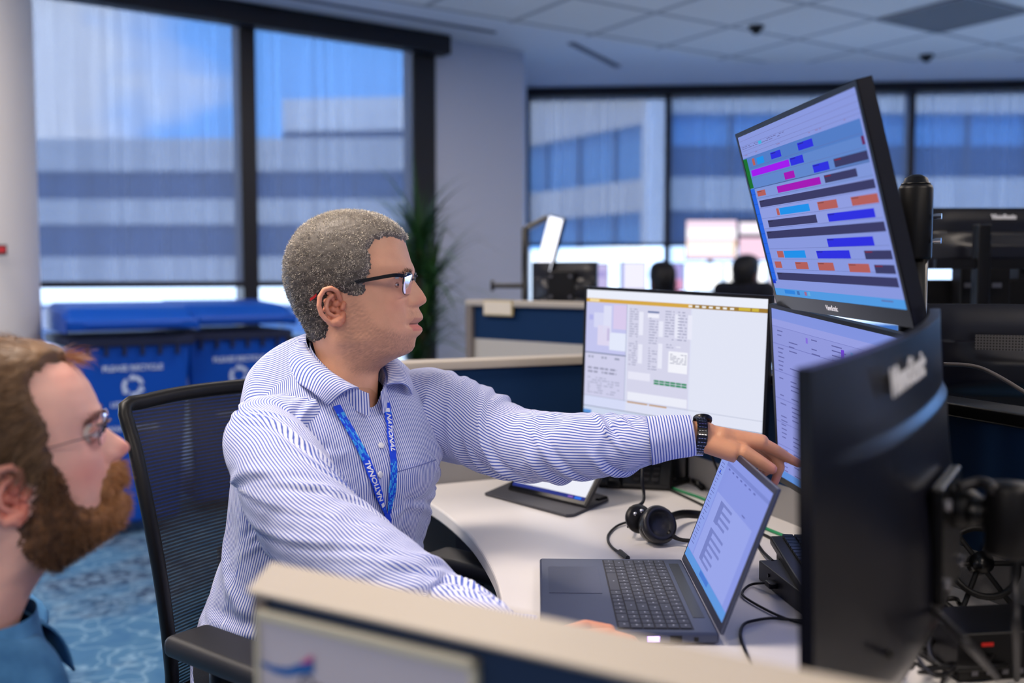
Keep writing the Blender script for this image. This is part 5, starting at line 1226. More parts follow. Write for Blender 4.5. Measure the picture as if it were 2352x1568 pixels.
ay = np.abs(V1[..., 1])
lip = ((cyp > 908) & (cyp < 1000) & (ay < .0245*(1-((cyp-950)/62)**2*.35)) & (cxp > 1085)).astype(float)*np.clip((.026-ay)/.004, 0, 1)
lowlip = lip*(cyp > 948); uplip = lip*(cyp <= 948)
Cv = tint(Cv, lowlip*.75, (214, 116, 112)); Cv = tint(Cv, uplip*.5, (176, 112, 106))
Cv = tint(Cv, ((np.abs(cyp-949) < 4) & (ay < .024) & (cxp > 1085))*.8, (70, 30, 28))
stub = inpoly(cxp, cyp, [(690, 740), (760, 780), (880, 960), (1060, 1020), (1110, 1050), (1130, 1120), (1060, 1230), (850, 1300), (700, 1290), (610, 1100), (600, 950)]).astype(float)
stub = np.maximum(stub, ((cyp > 835) & (cyp < 905) & (ay < .026) & (cxp > 1080))*.6)
for _ in range(14): stub = (stub+np.roll(stub, 1, 1)+np.roll(stub, -1, 1)+np.roll(stub, 1, 0)+np.roll(stub, -1, 0))/5
stub = stub*(.75+.5*vnoise(V1*900, 5))
Cv = tint(Cv, np.clip(stub*.42, 0, 1), (92, 66, 62))
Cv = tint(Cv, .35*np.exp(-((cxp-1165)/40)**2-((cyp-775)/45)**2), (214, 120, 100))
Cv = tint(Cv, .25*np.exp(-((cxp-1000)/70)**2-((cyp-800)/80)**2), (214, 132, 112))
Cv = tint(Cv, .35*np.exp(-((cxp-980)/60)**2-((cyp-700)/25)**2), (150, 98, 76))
hp = [(1042, 352), (975, 330), (905, 322), (848, 366), (820, 440), (835, 520), (828, 600), (776, 650), (790, 705), (740, 745), (700, 720), (660, 700), (600, 690), (520, 720), (498, 800), (505, 880), (530, 960), (512, 1030), (430, 1060), (330, 1045), (0, 1060), (0, 0), (1200, 0), (1200, 352)]
wob = 12*vnoise(np.stack([cxp*.03, cyp*.03, V1[..., 1]*90], -1), 9)
hm_ = inpoly(cxp+wob, cyp+wob, hp).astype(float)
for _ in range(3): hm_ = (hm_*2+np.roll(hm_, 1, 1)+np.roll(hm_, -1, 1)+np.roll(hm_, 1, 0)+np.roll(hm_, -1, 0))/6
Cv = tint(Cv, hm_*.9, (74, 62, 54))
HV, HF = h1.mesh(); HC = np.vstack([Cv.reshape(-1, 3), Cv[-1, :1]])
yaw1 = math.atan2(-.06, 1)
MH1 = Matrix.Translation(HO) @ Matrix.Rotation(yaw1, 4, 'Z')
def xf(V, M): A = np.array(M); return V @ A[:3, :3].T + A[:3, 3]
bodyV, bodyF, bodyC = [xf(HV, MH1)], [HF], [HC]
def add_body(V, F, C):
    bodyV.append(V); bodyF.append(F); bodyC.append(np.broadcast_to(C, (len(V), 3)) if np.ndim(C) == 1 else C)
def ears(M, cx, cy, yw, kx, kz, ox, oy, sc, addf, colr, tilt=0.0):
    for sg in (1, -1):
        V = EARV*sc; V = V.copy(); V[:, 1] = V[:, 1]*1.0
        if sg == -1: V[:, 1] *= -1
        V[:, 1] += -sg*(yw-.003); ca, sa = math.cos(tilt), math.sin(tilt); x, z = V[:, 0].copy(), V[:, 2].copy(); V[:, 0] = x*ca-z*sa; V[:, 2] = x*sa+z*ca
        V[:, 0] += (cx-ox)*kx; V[:, 2] += (oy-cy)*kz
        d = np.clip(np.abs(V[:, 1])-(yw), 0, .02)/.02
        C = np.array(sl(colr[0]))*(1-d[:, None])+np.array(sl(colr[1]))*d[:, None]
        F = EARF if sg == 1 else [tuple(reversed(q)) for q in EARF]
        addf(xf(V, M), F, C)
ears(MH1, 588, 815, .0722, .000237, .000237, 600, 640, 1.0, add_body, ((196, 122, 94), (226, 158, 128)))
# hands -------------------------------------------------------------
YW = 1.600
def CP(x, y, Y): return P(1560+x/7.128, 920+y/7.128, Y*YW/1.668)
def finger(pts, r): return [(pts[i], pts[i+1], r[i], r[i+1]) for i in range(len(pts)-1)]
W0 = CP(230, 590, 1.668); W1 = CP(420, 600, 1.668)
hand = []
hand += [(P(1560, 1003, YW), W1, .027, .0255)]
Ik, Mk, Rk, Pk = CP(1330, 690, 1.652), CP(1345, 672, 1.674), CP(1300, 690, 1.695), CP(1240, 720, 1.713)
hand += [(W1, Ik, .023, .0125), (W1, Mk, .022, .0125), (W1, Rk, .021, .012), (CP(460, 600, 1.69), Pk, .018, .0115), (CP(700, 640, 1.66), CP(1150, 690, 1.66), .021, .014), (CP(760, 680, 1.70), CP(1100, 720, 1.70), .018, .013)]
hand += finger([Ik, CP(1560, 800, 1.655), CP(1745, 915, 1.664), CP(1960, 1030, 1.672)], [.0112, .0096, .0084, .0068])
hand += finger([Mk, CP(1600, 910, 1.672), CP(1650, 1090, 1.672), CP(1565, 1330, 1.668)], [.0112, .0092, .0080, .0066])
hand += finger([Rk, CP(1530, 930, 1.694), CP(1540, 1090, 1.692), CP(1400, 1180, 1.684)], [.0105, .0088, .0078, .0062])
hand += finger([Pk, CP(1430, 930, 1.712), CP(1440, 1080, 1.708), CP(1330, 1150, 1.700)], [.0095, .0078, .0070, .0056])
hand += [(CP(480, 690, 1.655), CP(900, 840, 1.638), .0180, .0170)] + finger([CP(900, 800, 1.655), CP(1060, 860, 1.632), CP(1290, 985, 1.626), CP(1510, 1115, 1.624)], [.0165, .0140, .0112, .0090])
hV, hF = blob(hand, .0014, 12)
Yh = hV; skinc = np.array(sl((216, 154, 116)))
hC = np.ones((len(hV), 3))*skinc
tipp = [np.array(CP(1540, 1130, 1.624)), np.array(CP(1960, 1030, 1.67)), np.array(CP(1565, 1330, 1.665))]
for tp in tipp:
    w_ = np.exp(-(np.linalg.norm(hV-tp, axis=1)/.013)**2)[:, None]*.6; hC = hC*(1-w_)+np.array(sl((226, 138, 132)))*w_
pk_ = np.array(P(1740, 1040, 1.66)); w_ = np.exp(-(np.linalg.norm(hV-pk_, axis=1)/.035)**2)[:, None]*.4; hC = hC*(1-w_)+np.array(sl((214, 128, 112)))*w_
add_body(hV, hF, hC)
# right hand on the laptop
rw = PZ(1262, 1482, DZ+.040); zt_ = DZ+.017
kn = [PZ(1400, 1464, zt_+.034), PZ(1410, 1482, zt_+.034), PZ(1415, 1504, zt_+.032), PZ(1410, 1526, zt_+.03)]
rh = [(rw+Vector((-.035, .003, -.002)), rw, .025, .025)]
for i, k_ in enumerate(kn):
    rh.append((rw, k_, .02, .0125)); tipz = PZ(1478-i*6, 1500+i*22, zt_+.012); mid = PZ(1450-i*5, 1474+i*20, zt_+.034)
    rh += finger([k_, mid, tipz], [.0112, .0092, .0075])
rh += finger([rw+Vector((.01, .02, 0)), PZ(1345, 1442, zt_+.014), PZ(1400, 1448, zt_+.010)], [.016, .011, .0085])
rV, rF = blob(rh, .0018, 6); add_body(rV, rF, np.array(sl((222, 150, 118))))
# inner body
SL = Vector((-.150, 1.835, 1.015)); SR = Vector((-.384, 1.546, 1.003))
EL = Vector((.065, 1.70, .945)); ER = P(812, 1285, 1.395); WL = P(1560, 1003, YW)
core = [(Vector((-.35, 1.73, .56)), Vector((-.30, 1.70, .92)), .10, .10), (Vector((-.29, 1.695, .90)), Vector((-.285, 1.69, 1.02)), .075, .055), (SL+Vector((-.03, -.03, -.04)), SR+Vector((.03, .03, -.04)), .035), (SL+Vector((-.02, -.02, -.05)), P(1180, 1016, 1.755), .036), (P(1180, 1016, 1.755), P(1340, 1026, 1.66), .034), (P(1340, 1026, 1.66), WL, .030, .022), (SR+Vector((.02, .02, -.05)), P(712, 1196, 1.43), .036, .034), (P(712, 1196, 1.43), P(900, 1346, 1.37), .034, .030), (P(900, 1346, 1.37), P(1030, 1416, 1.345), .030, .026), (P(1030, 1416, 1.345), rw+Vector((-.05, 0, 0)), .025, .022)]
HPc = Vector((-.36, 1.75, .54))
cV, cF = blob(core, .010, 4); add_body(cV, cF, np.array(sl((196, 142, 110))))
def join_body(person_, name='body', m_=M_skin):
    V = np.vstack(bodyV); F = []; o_ = 0
    for v, fcs in zip(bodyV, bodyF): F += [tuple(i+o_ for i in q) for q in fcs]; o_ += len(v)
    o = np_mesh(name, V, F, m_, cols=np.vstack(bodyC), parent=person_); return o
loc(join_body(person))
# nails
mbn = MB()
def nail(c, d, n, w_, ln_):
    d = Vector(d).normalized(); n = Vector(n).normalized(); s_ = d.cross(n).normalized(); g = []
    for i in range(7):
        u = -1+i/3; row = []
        for j in range(6):
            v = j/5; ww_ = w_*(1-.25*v**3); row.append(Vector(c)+s_*(u*ww_/2)+d*(v*ln_)+n*(-(u*u)*w_*.22))
        g.append(row)
    mbn.grid(g)
tdr = CP(1510, 1115, 1.628)-CP(1290, 985, 1.630)
tn = (Vector((0, -1, 0))+Vector((.25, 0, .35))).normalized()
nail(Vector(CP(1445, 1072, 1.628))+tn*.0086, tdr, tn, .0105, .0125)
loc(mbn.build('thumbnail', mat('nail', (232, 158, 158), .3, spec=.5), person, smooth=True))
# hair --------------------------------------------------------------
rg = np.random.default_rng(3)
thk = .0068*sstep(.0, .9, hm_)*(.55+.45*sstep(1050, 760, cyp))*(1-.35*sstep(560, 700, cyp)*sstep(600, 800, cxp))
sV, sF = shell(h1, hm_, thk, rg, .0006, 260)
Cs = np.zeros(sV.shape); lumn = fbm(sV*170, 8, 3)
g_lo, g_hi = np.array(sl((40, 33, 29))), np.array(sl((120, 112, 104)))
grey_toplight = lambda V: np.clip(.42+.48*sstep(-.01, .10, V[:, 2])+.22*sstep(-.02, .09, V[:, 0])-.26*sstep(.0, -.10, V[:, 2])*sstep(.04, -.06, V[:, 0]), .1, .95)  # natural greying plus overhead light put in as paler top and front
k_ = np.clip(grey_toplight(sV)+.35*lumn, 0, 1)[:, None]; Cs = g_lo*(1-k_)+g_hi*k_*.8
hair = np_mesh('hair', xf(sV, MH1), sF, M_hair, cols=Cs, parent=person); loc(hair)
nS = 46000; Pp, Nn_, rr_, cc_ = sample_grid(h1, (hm_ > .35).astype(float), nS, rg)
tk = thk[rr_, cc_]; Pp = Pp+Nn_*(tk*rg.uniform(.55, 1.0, nS))[:, None]
fl1 = np.stack([vnoise(Pp*75+7*k2, 31+k2) for k2 in range(3)], 1)
Dd = Nn_*.85+fl1*1.3+rg.normal(size=(nS, 3))*.45+np.array([-.1, 0, -.12])
wn_ = np.clip(grey_toplight(Pp)+rg.normal(size=nS)*.36+.30*vnoise(Pp*150, 4), 0, 1)
Ch = np.array(sl((34, 28, 25)))*(1-wn_[:, None])+np.array(sl((244, 234, 216)))*wn_[:, None]
a_, b_2, c_3 = strands(rg, Pp, Nn_, Dd, rg.uniform(.0035, .0062, nS)*(.5+.5*hm_[rr_, cc_]), np.full(nS, .00056), Ch, curl=.55)
o = np_mesh('hair_curls', xf(a_, MH1), b_2, M_hair, cols=c_3, parent=hair); o['kind'] = 'stuff'
# eyebrow
def brow_strands(h, M, cx, cy, kx, kz, ox, oy, half, parent, col, n=500, zth=.0045, y0=.014, y1=.048, ln_=.0065, off=CH, slope=0.0):
    for sg in (1, -1): o = _brow(h, M, cx, cy, kx, kz, ox, oy, half, parent, col, n//2, zth, y0, y1, ln_, off, slope, sg)
    return o
def _brow(h, M, cx, cy, kx, kz, ox, oy, half, parent, col, n, zth, y0, y1, ln_, off, slope, sg):
    rgb = np.random.default_rng(8+sg); c0_ = (oy-cy)*kz
    V = h.V; yy = V[..., 1]; ok = (np.abs(V[..., 2]-(c0_+slope*np.abs(yy)-18*(np.abs(yy)-.030)**2)) < zth) & (np.abs(yy) > y0) & (np.abs(yy) < y1) & (V[..., 0] > .05) & (yy*sg > 0)
    Pp, Nn2, r2_, c2_ = sample_grid(h, ok.astype(float), n, rgb)
    D = Nn2*.35+np.stack([-.3*np.ones(n), np.sign(Pp[:, 1])*1.0, rgb.normal(size=n)*.35+.25], 1)
    A = strands(rgb, Pp, Nn2, D, np.full(n, ln_), np.full(n, .00045), np.ones((n, 3))*np.array(sl(col))*rgb.uniform(.6, 1.4, (n, 1)), curl=.12)
    o = np_mesh('eyebrow', xf(A[0], M), A[1], M_hair, cols=A[2], parent=parent); o.location = -off; return o
brow_strands(h1, MH1, 1090, 562, .000237, .000237, 600, 640, 0, person, (58, 44, 38), slope=-.12)
# eyes
M_eyew = mat('eye_white', (226, 218, 212), .15, spec=.6); M_iris = mat('iris_brown', (46, 28, 18), .1, spec=.7)
def eyes(M, ex, ez, ey, parent, off, skin, r=.0118, upper=.52, lower=.62, yaw=0):
    for sg in (1, -1):
        eb = MB(); ld = MB()
        c = Vector((ex, sg*ey, ez))
        eb.sphere(c, r, 20, 14, 0); d = Vector((math.cos(yaw), math.sin(yaw), -.05)).normalized(); eb.sphere(c+d*(r*.60), r*.50, 16, 10, 1)
        for (a0, a1) in ((upper-1.9, upper-.62), (lower+.10, lower+1.3)):
            g = []
            for i in range(9):
                el = a0+(a1-a0)*i/8; row = []
                for j in range(15):
                    az = -1.45+2.9*j/14; e2 = -el*math.cos(az*.95)*1.0
                    row.append(c+Vector((math.cos(az)*math.cos(e2), math.sin(az)*math.cos(e2), math.sin(e2)))*(r*1.10))
                g.append(row)
            ld.grid(g)
        A = eb.build('eyeball', [M_eyew, M_iris], parent, smooth=True); A.data.transform(M); A.location = -off
        B = ld.build('eyelid', skin, A, smooth=True); B.data.transform(M)

M_lid = mat('eyelid_skin', (172, 116, 90), .5)
eyes(MH1, .0865, ze+.001, .0325, person, CH, M_lid, upper=.50, lower=.06)
# glasses
gl_ = bpy.data.objects.new('glasses', None)
def build_glasses(M, pts, parent, off, mats, lens_c, lens_w, lens_h, rimr, full_rim, tip_mat=None, yaw_t=0, thick=(.0011, .0042), dz=0):
    frame = MB(); sides = []; lens = MB(); acc = MB()
    fx, fz = lens_c
    for sg in (1, -1):
        c = Vector((fx, sg*(lens_w/2+.0085), fz)); ring = []
        for k_ in range(28):
            a = 2*math.pi*k_/28; y = math.copysign(abs(math.cos(a))**.55, math.cos(a))*lens_w/2; z = math.copysign(abs(math.sin(a))**.6, math.sin(a))*lens_h/2
            ring.append(c+Vector((-.0035*(sg*y/(lens_w/2)*.5+.5)**2*1.5-.12*z*0+z*.10, y, z)))
        if full_rim: frame.tube(ring, rimr, 8, closed=True)
        else: frame.tube(ring[:15], rimr*1.25, 8); frame.tube(ring[14:]+ring[:1], rimr*.7, 6)
        vs = [tuple(p) for p in ring]; lens.add(vs+[tuple(p+Vector((.0012, 0, 0))) for p in ring], [tuple(range(28)), tuple(range(55, 27, -1))]+[(k_, (k_+1) % 28, 28+(k_+1) % 28, 28+k_) for k_ in range(28)])
        hy = sg*(lens_w+.0085); hinge = Vector((fx-.003, hy, fz+lens_h*.36))
        p = [hinge]+[Vector((x, sg*y, z)) for x, y, z in pts]
        tmp = MB(); tips = MB(); sides.append((tmp, tips)); n_ = len(p); frame.tube([Vector((fx-.001, hy-sg*.003, fz+lens_h*.36)), hinge, hinge+Vector((-.006, sg*.0012, -.001))], .0022, 8)
        tmp_p = spline(p, 6); vs = []; fs = []
        for i, q in enumerate(tmp_p):
            f2 = i/(len(tmp_p)-1); hh = thick[1]*(1-.25*f2)/2; tt_ = thick[0]/2
            for (dy, dz_) in ((-tt_, -hh), (tt_, -hh), (tt_, hh), (-tt_, hh)): vs.append(q+Vector((0, dy, dz_)))
        m_ = len(tmp_p); cut = int(m_*.8) if tip_mat else m_-1
        fsA = [(i*4+k_, i*4+(k_+1) % 4, (i+1)*4+(k_+1) % 4, (i+1)*4+k_) for i in range(cut) for k_ in range(4)]; fsB = [(i*4+k_, i*4+(k_+1) % 4, (i+1)*4+(k_+1) % 4, (i+1)*4+k_) for i in range(cut, m_-1) for k_ in range(4)]
        tmp.add(vs, fsA+[(3, 2, 1, 0)])
        if fsB: tips.add(vs, fsB)
        q = hinge+Vector((-.012, sg*.0012, -.001)); acc.box(q, (.006, .0022, thick[1]*1.15))
    frame.tube([Vector((fx+.002, -.009, fz+lens_h*.18)), Vector((fx+.005, 0, fz+lens_h*.24)), Vector((fx+.002, .009, fz+lens_h*.18))], .0014, 8, smooth=5)
    for sg in (1, -1): frame.tube([Vector((fx, sg*.0095, fz)), Vector((fx-.006, sg*.0085, fz-.004))], .0008, 6)
    root = frame.build('glasses', mats[0], parent, smooth=True); root.data.transform(M); root.location = -off
    for nm, mb_, m2 in (('lenses', lens, mats[2]), ('hinge_plates', acc, M_silver)):
        o = mb_.build(nm, m2, root); o.data.transform(M)
    for tm_, ti_ in sides:
        o = tm_.build('temple', mats[1], root); o.data.transform(M)
        if ti_.v and tip_mat: o = ti_.build('temple_tip', tip_mat, root); o.data.transform(M); o['label'] = 'red temple tip'
    return root
m, nt, b = newmat('lens_glass'); nt.nodes.remove(b); o_ = nt.nodes['Material Output']
tr = nt.nodes.new('ShaderNodeBsdfTransparent'); tr.inputs[0].default_value = (.93, .93, .97, 1); g2_ = nt.nodes.new('ShaderNodeBsdfGlossy'); g2_.inputs['Roughness'].default_value = .03; g2_.inputs[0].default_value = (.9, .85, 1, 1)
lw = nt.nodes.new('ShaderNodeLayerWeight'); lw.inputs[0].default_value = .25; ms = nt.nodes.new('ShaderNodeMixShader')
nt.links.new(lw.outputs['Fresnel'], ms.inputs[0]); nt.links.new(tr.outputs[0], ms.inputs[1]); nt.links.new(g2_.outputs[0], ms.inputs[2]); nt.links.new(ms.outputs[0], o_.inputs[0])
M_lens = m
K = .000237
M_rim = mat('glasses_dark_rim', (24, 24, 44), .25); M_red = mat('glasses_red_tip', (170, 20, 26), .4)
build_glasses(MH1, [((1010-600)*K, .0745, (640-604)*K), ((850-600)*K, .0775, (640-632)*K), ((700-600)*K, .080, (640-658)*K), ((620-600)*K, .081, (640-672)*K), ((530-600)*K, .083, (640-705)*K), ((470-600)*K, .084, (640-752)*K), ((440-600)*K, .083, (640-772)*K)], person, CH, [M_rim, M_blackg, M_lens], ((1090-600)*K, (640-662)*K), .052, .036, .0011, False, M_red, thick=(.0018, .0062))

# shirt ---------------------------------------------------------------
shirt = Cloth()
rings = [(.50, -.375, 1.745, .190, .145), (.58, -.37, 1.745, .192, .148), (.68, -.345, 1.73, .187, .142), (.80, -.312, 1.71, .184, .134), (.90, -.295, 1.70, .187, .128), (.96, -.287, 1.696, .190, .120), (1.0, -.283, 1.694, .194, .106), (1.025, -.281, 1.693, .184, .096), (1.045, -.280, 1.693, .163, .085), (1.062, -.281, 1.694, .130, .074), (1.074, -.283, 1.696, .088, .065), (1.085, -.285, 1.698, .064, .060)]
TV, TS, tz, tth = torso(rings, f_, l_, rows=150, nt=200, tilt=.85, dip=.030)
Nt = gnorm(TV); TH, ZZ = np.meshgrid(tth, tz)
sgn = np.sign((Nt*(TV-np.array([-.3, 1.7, 0]))*np.array([1, 1, 0])).sum(2).mean()); Nt = Nt*sgn
q = np.stack([TH*1.7+ZZ*2.5, ZZ*5.5-TH*.8, np.zeros_like(TH)], -1)
dsp = .0055*(ridge(q, 2, 2.6)-.35)*sstep(1.05, .97, ZZ)
q = np.stack([TH*2.6-ZZ*3, ZZ*9+TH*1.6, np.ones_like(TH)], -1); dsp += .0032*(ridge(q, 12, 2.6)-.35)*sstep(1.05, .97, ZZ)
dsp += .010*(ridge(np.stack([TH*1.2, ZZ*13+TH*1.8, np.ones_like(TH)*3], -1), 21, 2.2)-.3)*sstep(.84, .66, ZZ)
# placket ridge, armhole pull folds
lat = TS
front = np.abs(TH) < 1.4
dsp += np.where(front, .0014*sstep(.0175, .0155, np.abs(lat-.002)), 0)*1
dsp += np.where(front, .006*np.exp(-((lat+.075+.35*(ZZ-.9))/.012)**2), 0)*sstep(.78, .86, ZZ)*sstep(1.02, .95, ZZ)
dsp -= np.where(front, .005*np.exp(-((lat+.100+.35*(ZZ-.9))/.010)**2), 0)*sstep(.78, .86, ZZ)*sstep(1.02, .95, ZZ)
rf = random.Random(12); sp_ = []
for i in range(16): sp_.append((rf.uniform(.60, .86), rf.uniform(-3.1, 3.1), rf.uniform(-.05, .05), rf.uniform(.008, .014), rf.uniform(.25, .7), rf.uniform(.002, .005)))
for (z_f, t_f, kf, wf_, ef, af) in [(.95, -1.0, .16, .010, .35, .006), (.90, -1.05, .20, .010, .40, .007), (.86, -1.0, .14, .009, .45, .005), (.93, 1.0, -.16, .010, .35, .006), (.88, .95, -.20, .010, .4, .006), (.82, .7, -.1, .012, .5, .005), (1.0, -.75, .05, .008, .25, .004), (.80, -.5, .12, .010, .5, .005)]: sp_.append((z_f, t_f, kf, wf_, ef, af))
dsp += folds(ZZ, TH, sp_, 2*math.pi)*sstep(1.06, .99, ZZ)
TV = TV+Nt*dsp[..., None]
shirt.grid(TV, TS)
bvh = BVHTree.FromPolygons([tuple(v) for v in TV.reshape(-1, 3)], [(i*200+k_, i*200+(k_+1) % 200, (i+1)*200+(k_+1) % 200, (i+1)*200+k_) for i in range(149) for k_ in range(200)])
def on_torso(px, py, lift=.003):
    o0 = Vector((0, 0, EYE)); d = (P(px, py, 1.0)-o0).normalized(); h_, n_, _, _ = bvh.ray_cast(o0, d)
    if h_ is None: return P(px, py, 1.62), Vector((.5, -.8, 0))
    if n_.dot(d) > 0: n_ = -n_
    return h_+n_*lift, n_
def slv(path, radii, seed, amp, ang, ref, rows=150, nt=96, s0=0):
    V, ST, S_, th, C, T = sleeve(path, radii, rows, nt, ref); N_ = V-C[:, None, :]; N_ /= np.linalg.norm(N_, axis=2, keepdims=True)
    TH_, SS = np.meshgrid(th, S_)
    e_ = sstep(S_[-1], S_[-1]-.05, SS)
    q = np.stack([np.cos(TH_)*.55+SS*max(-1.2, min(1.2, ang))*13, np.sin(TH_)*.75+SS*4, TH_*0+.5], -1); d = amp*(ridge(q, seed, 2.4)-.35)
    q = np.stack([np.cos(TH_)*1.0-SS*max(-1.2, min(1.2, ang))*22, np.sin(TH_)*1.2+SS*14, TH_*0+2.5], -1); d += amp*.75*(ridge(q, seed+5, 2.6)-.35)
    q = np.stack([np.cos(TH_)*1.5+SS*40, np.sin(TH_)*1.5-SS*12, TH_*0], -1); d += amp*.22*vnoise(q, seed+9)
    rf = random.Random(seed*7+1); Ls = S_[-1]; sp_ = []
    nf = int(Ls/.022)
    for i in range(nf):
        s0_ = Ls*(.10+.86*(i+rf.uniform(.1, .9))/nf); sp_.append((s0_, rf.uniform(-3.1, 3.1), ang*rf.uniform(.012, .050), rf.uniform(.006, .012), rf.uniform(.7, 1.5), amp*rf.uniform(.35, .95)))
    d = d*.55+folds(SS, TH_, sp_, 2*math.pi)
    V = V+N_*(d*e_)[..., None]
    ST = ST+.0016*vnoise(np.stack([SS*16, TH_*1.2, TH_*0], -1), seed+3)+.25*d
    return V, ST, C, T
# left (pointing) arm
Lp = [SL+Vector((-.075, -.03, -.02)), SL+Vector((-.01, -.01, -.035)), P(1080, 975, 1.80), P(1180, 1016, 1.745), P(1260, 1026, 1.69), P(1340, 1026, 1.66), P(1420, 1020, 1.64), P(1512, 1010, YW+.003)]
LV, LS, LC, LTt = slv(Lp, [.050, .073, .074, .066, .0605, .056, .051, .046, .0345], 4, .0085, 1.0, (0, 0, 1))
shirt.grid(LV, LS)
def cuff(a, b_, r0, r1, ref=(0, 0, 1)):
    V, ST, S_, th, C, T = sleeve([a, (Vector(a)+Vector(b_))/2, b_], [r0, (r0+r1)/2, r1], 24, 64, ref)
    ST = np.repeat(S_[:, None], 64, 1)*1.0
    N_ = V-C[:, None, :]; N_ /= np.linalg.norm(N_, axis=2, keepdims=True); TH_, SS = np.meshgrid(th, S_)
    V = V+N_*(.0010*vnoise(np.stack([SS*30, TH_*2, TH_*0], -1), 77))[..., None]
    Vi = V-N_*.0022; shirt.grid(np.concatenate([V, Vi[::-1]]), np.concatenate([ST, ST[::-1]]))
cuff(P(1490, 1011, YW+.005), P(1592, 999, YW), .0395, .0325)
# right arm
Rp = [SR+Vector((.05, .06, -.01)), SR+Vector((0, 0, -.03)), P(648, 1085, 1.48), P(712, 1196, 1.43), P(798, 1275, 1.40), P(900, 1346, 1.37), P(1025, 1424, 1.345), rw+Vector((-.052, .003, .0))]
RV, RS, RC, RT = slv(Rp, [.045, .062, .069, .070, .067, .061, .050, .0365], 40, .0055, -3.2, (0, 0, 1))
shirt.grid(RV, RS)
cuff(rw+Vector((-.082, .004, .0)), rw+Vector((-.015, 0, 0)), .0445, .036)
loc(shirt.build('shirt', M_shirt, person, thick=0))
shirt_o = person.children[-1]
# collar: stand + fall on each side, open at the front
def collar(side):
    col = Cloth(); rows, cols = 16, 40; V = np.zeros((rows, cols, 3)); ST = np.zeros((rows, cols))
    ph = np.linspace(np.pi, .50, cols)*(-1 if side == 'r' else 1)     # from the back round one side to the front
    for j, p_ in enumerate(ph):
        u = j/(cols-1); a_ = abs(p_); bk = (1-math.cos(a_))/2
        rad = .060+.006*math.sin(a_); lat_ = math.sin(p_); fw = math.cos(p_)
        zt_ = 1.030+.098*bk**.8; cen = np.array([-.283, 1.692, 0])+f_*(.014*(1-bk))-f_*(.004)
        top = cen+f_*fw*(rad+.0)+l_*lat_*(rad+.002); top[2] = zt_
        tip = float(sstep(.55, 1.0, u)); drop = .046*(1-float(sstep(0, .5, u)))+.030*float(sstep(0, .5, u))-.008*tip; outw = .030+.018*math.sin(a_)**2
        dirn = f_*fw+l_*lat_; sg_ = -1 if side == 'r' else 1
        bot = (top+dirn*outw)*(1-tip)+(top+l_*sg_*.064-f_*.002)*tip; bot[2] = zt_-drop
        for i in range(rows):
            v = i/(rows-1); arch = math.sin(v*math.pi*.5)
            pz = top*(1-v)+bot*v; pz = pz+dirn*(.009*math.sin(v*math.pi)); pz[2] = top[2]-(top[2]-bot[2])*v**1.35+.007*math.sin(v*math.pi)
            V[i, j] = pz; ST[i, j] = (u*.20)+v*.0
    col.grid(V, ST, wrap=False)
    o = col.build('collar', M_shirt, person); loc(o); md = o.modifiers.new('so', 'SOLIDIFY'); md.thickness = .0022; md.offset = 0; return o
collar('r'); collar('l')
st = Cloth(); g = np.zeros((6, 50, 3)); gs = np.zeros((6, 50))
for j, p_ in enumerate(np.linspace(-np.pi*.93, np.pi*.93, 50)+np.pi):
    bk = (1-math.cos(p_))/2
    for i in range(6):
        v = i/5; c0_ = np.array([-.283, 1.692, 0])+f_*(.010*(1-bk)); q = c0_+f_*math.cos(p_)*(.0605+.004*v)+l_*math.sin(p_)*(.0615+.004*v); q[2] = 1.028+.098*bk**.8-.038*v; g[i, j] = q; gs[i, j] = j*.007
st.grid(g, gs, wrap=False); o = st.build('collar_stand', M_shirt, person); loc(o)
# buttons, pocket
for (x, y) in [(874, 1024), (871, 1090), (878, 1196)]:
    p_, n_ = on_torso(x, y, .002); q_ = n_.to_track_quat('Z', 'Y').to_matrix().to_4x4()
    o = MB().lathe([(.0052, 0), (.0056, .0008), (.0048, .0016), (.0008, .0014)], 16, M=Matrix.Translation(p_) @ q_).build('button', mat('button_pearl', (220, 222, 232), .25), person, smooth=True); loc(o)
def strip_on(pts, w_, lift, name, m_, cols=None, sub=8, wf=None, tex=None):
    pl2 = spline([Vector((x, y, 0)) for x, y in pts], sub); hits = [on_torso(p_.x, p_.y, lift) for p_ in pl2]
    A = [h_[0] for h_ in hits]
    for _ in range(3): A = [A[0]]+[(A[i-1]+A[i]*2+A[i+1])/4 for i in range(1, len(A)-1)]+[A[-1]]
    Lr = [[], [], []]; n = len(A); rows = []
    for i in range(n):
        t_ = (A[min(i+1, n-1)]-A[max(i-1, 0)]).normalized(); nn = hits[i][1]; s_ = t_.cross(nn).normalized(); ww_ = w_*(wf(i/(n-1)) if wf else 1)
        rows.append((A[i], s_, t_, nn, ww_))
    return rows
pk_rows = strip_on([(905, 1085), (950, 1072), (1000, 1056)], .002, .0015, 'pocket', None)
mbp = MB(); mbp.tube([r_[0] for r_ in pk_rows], .0009, 6); loc(mbp.build('pocket_hem', mat('pocket_blue', (120, 130, 190), .8), person, smooth=True))  # thin darker blue line along the pocket edge
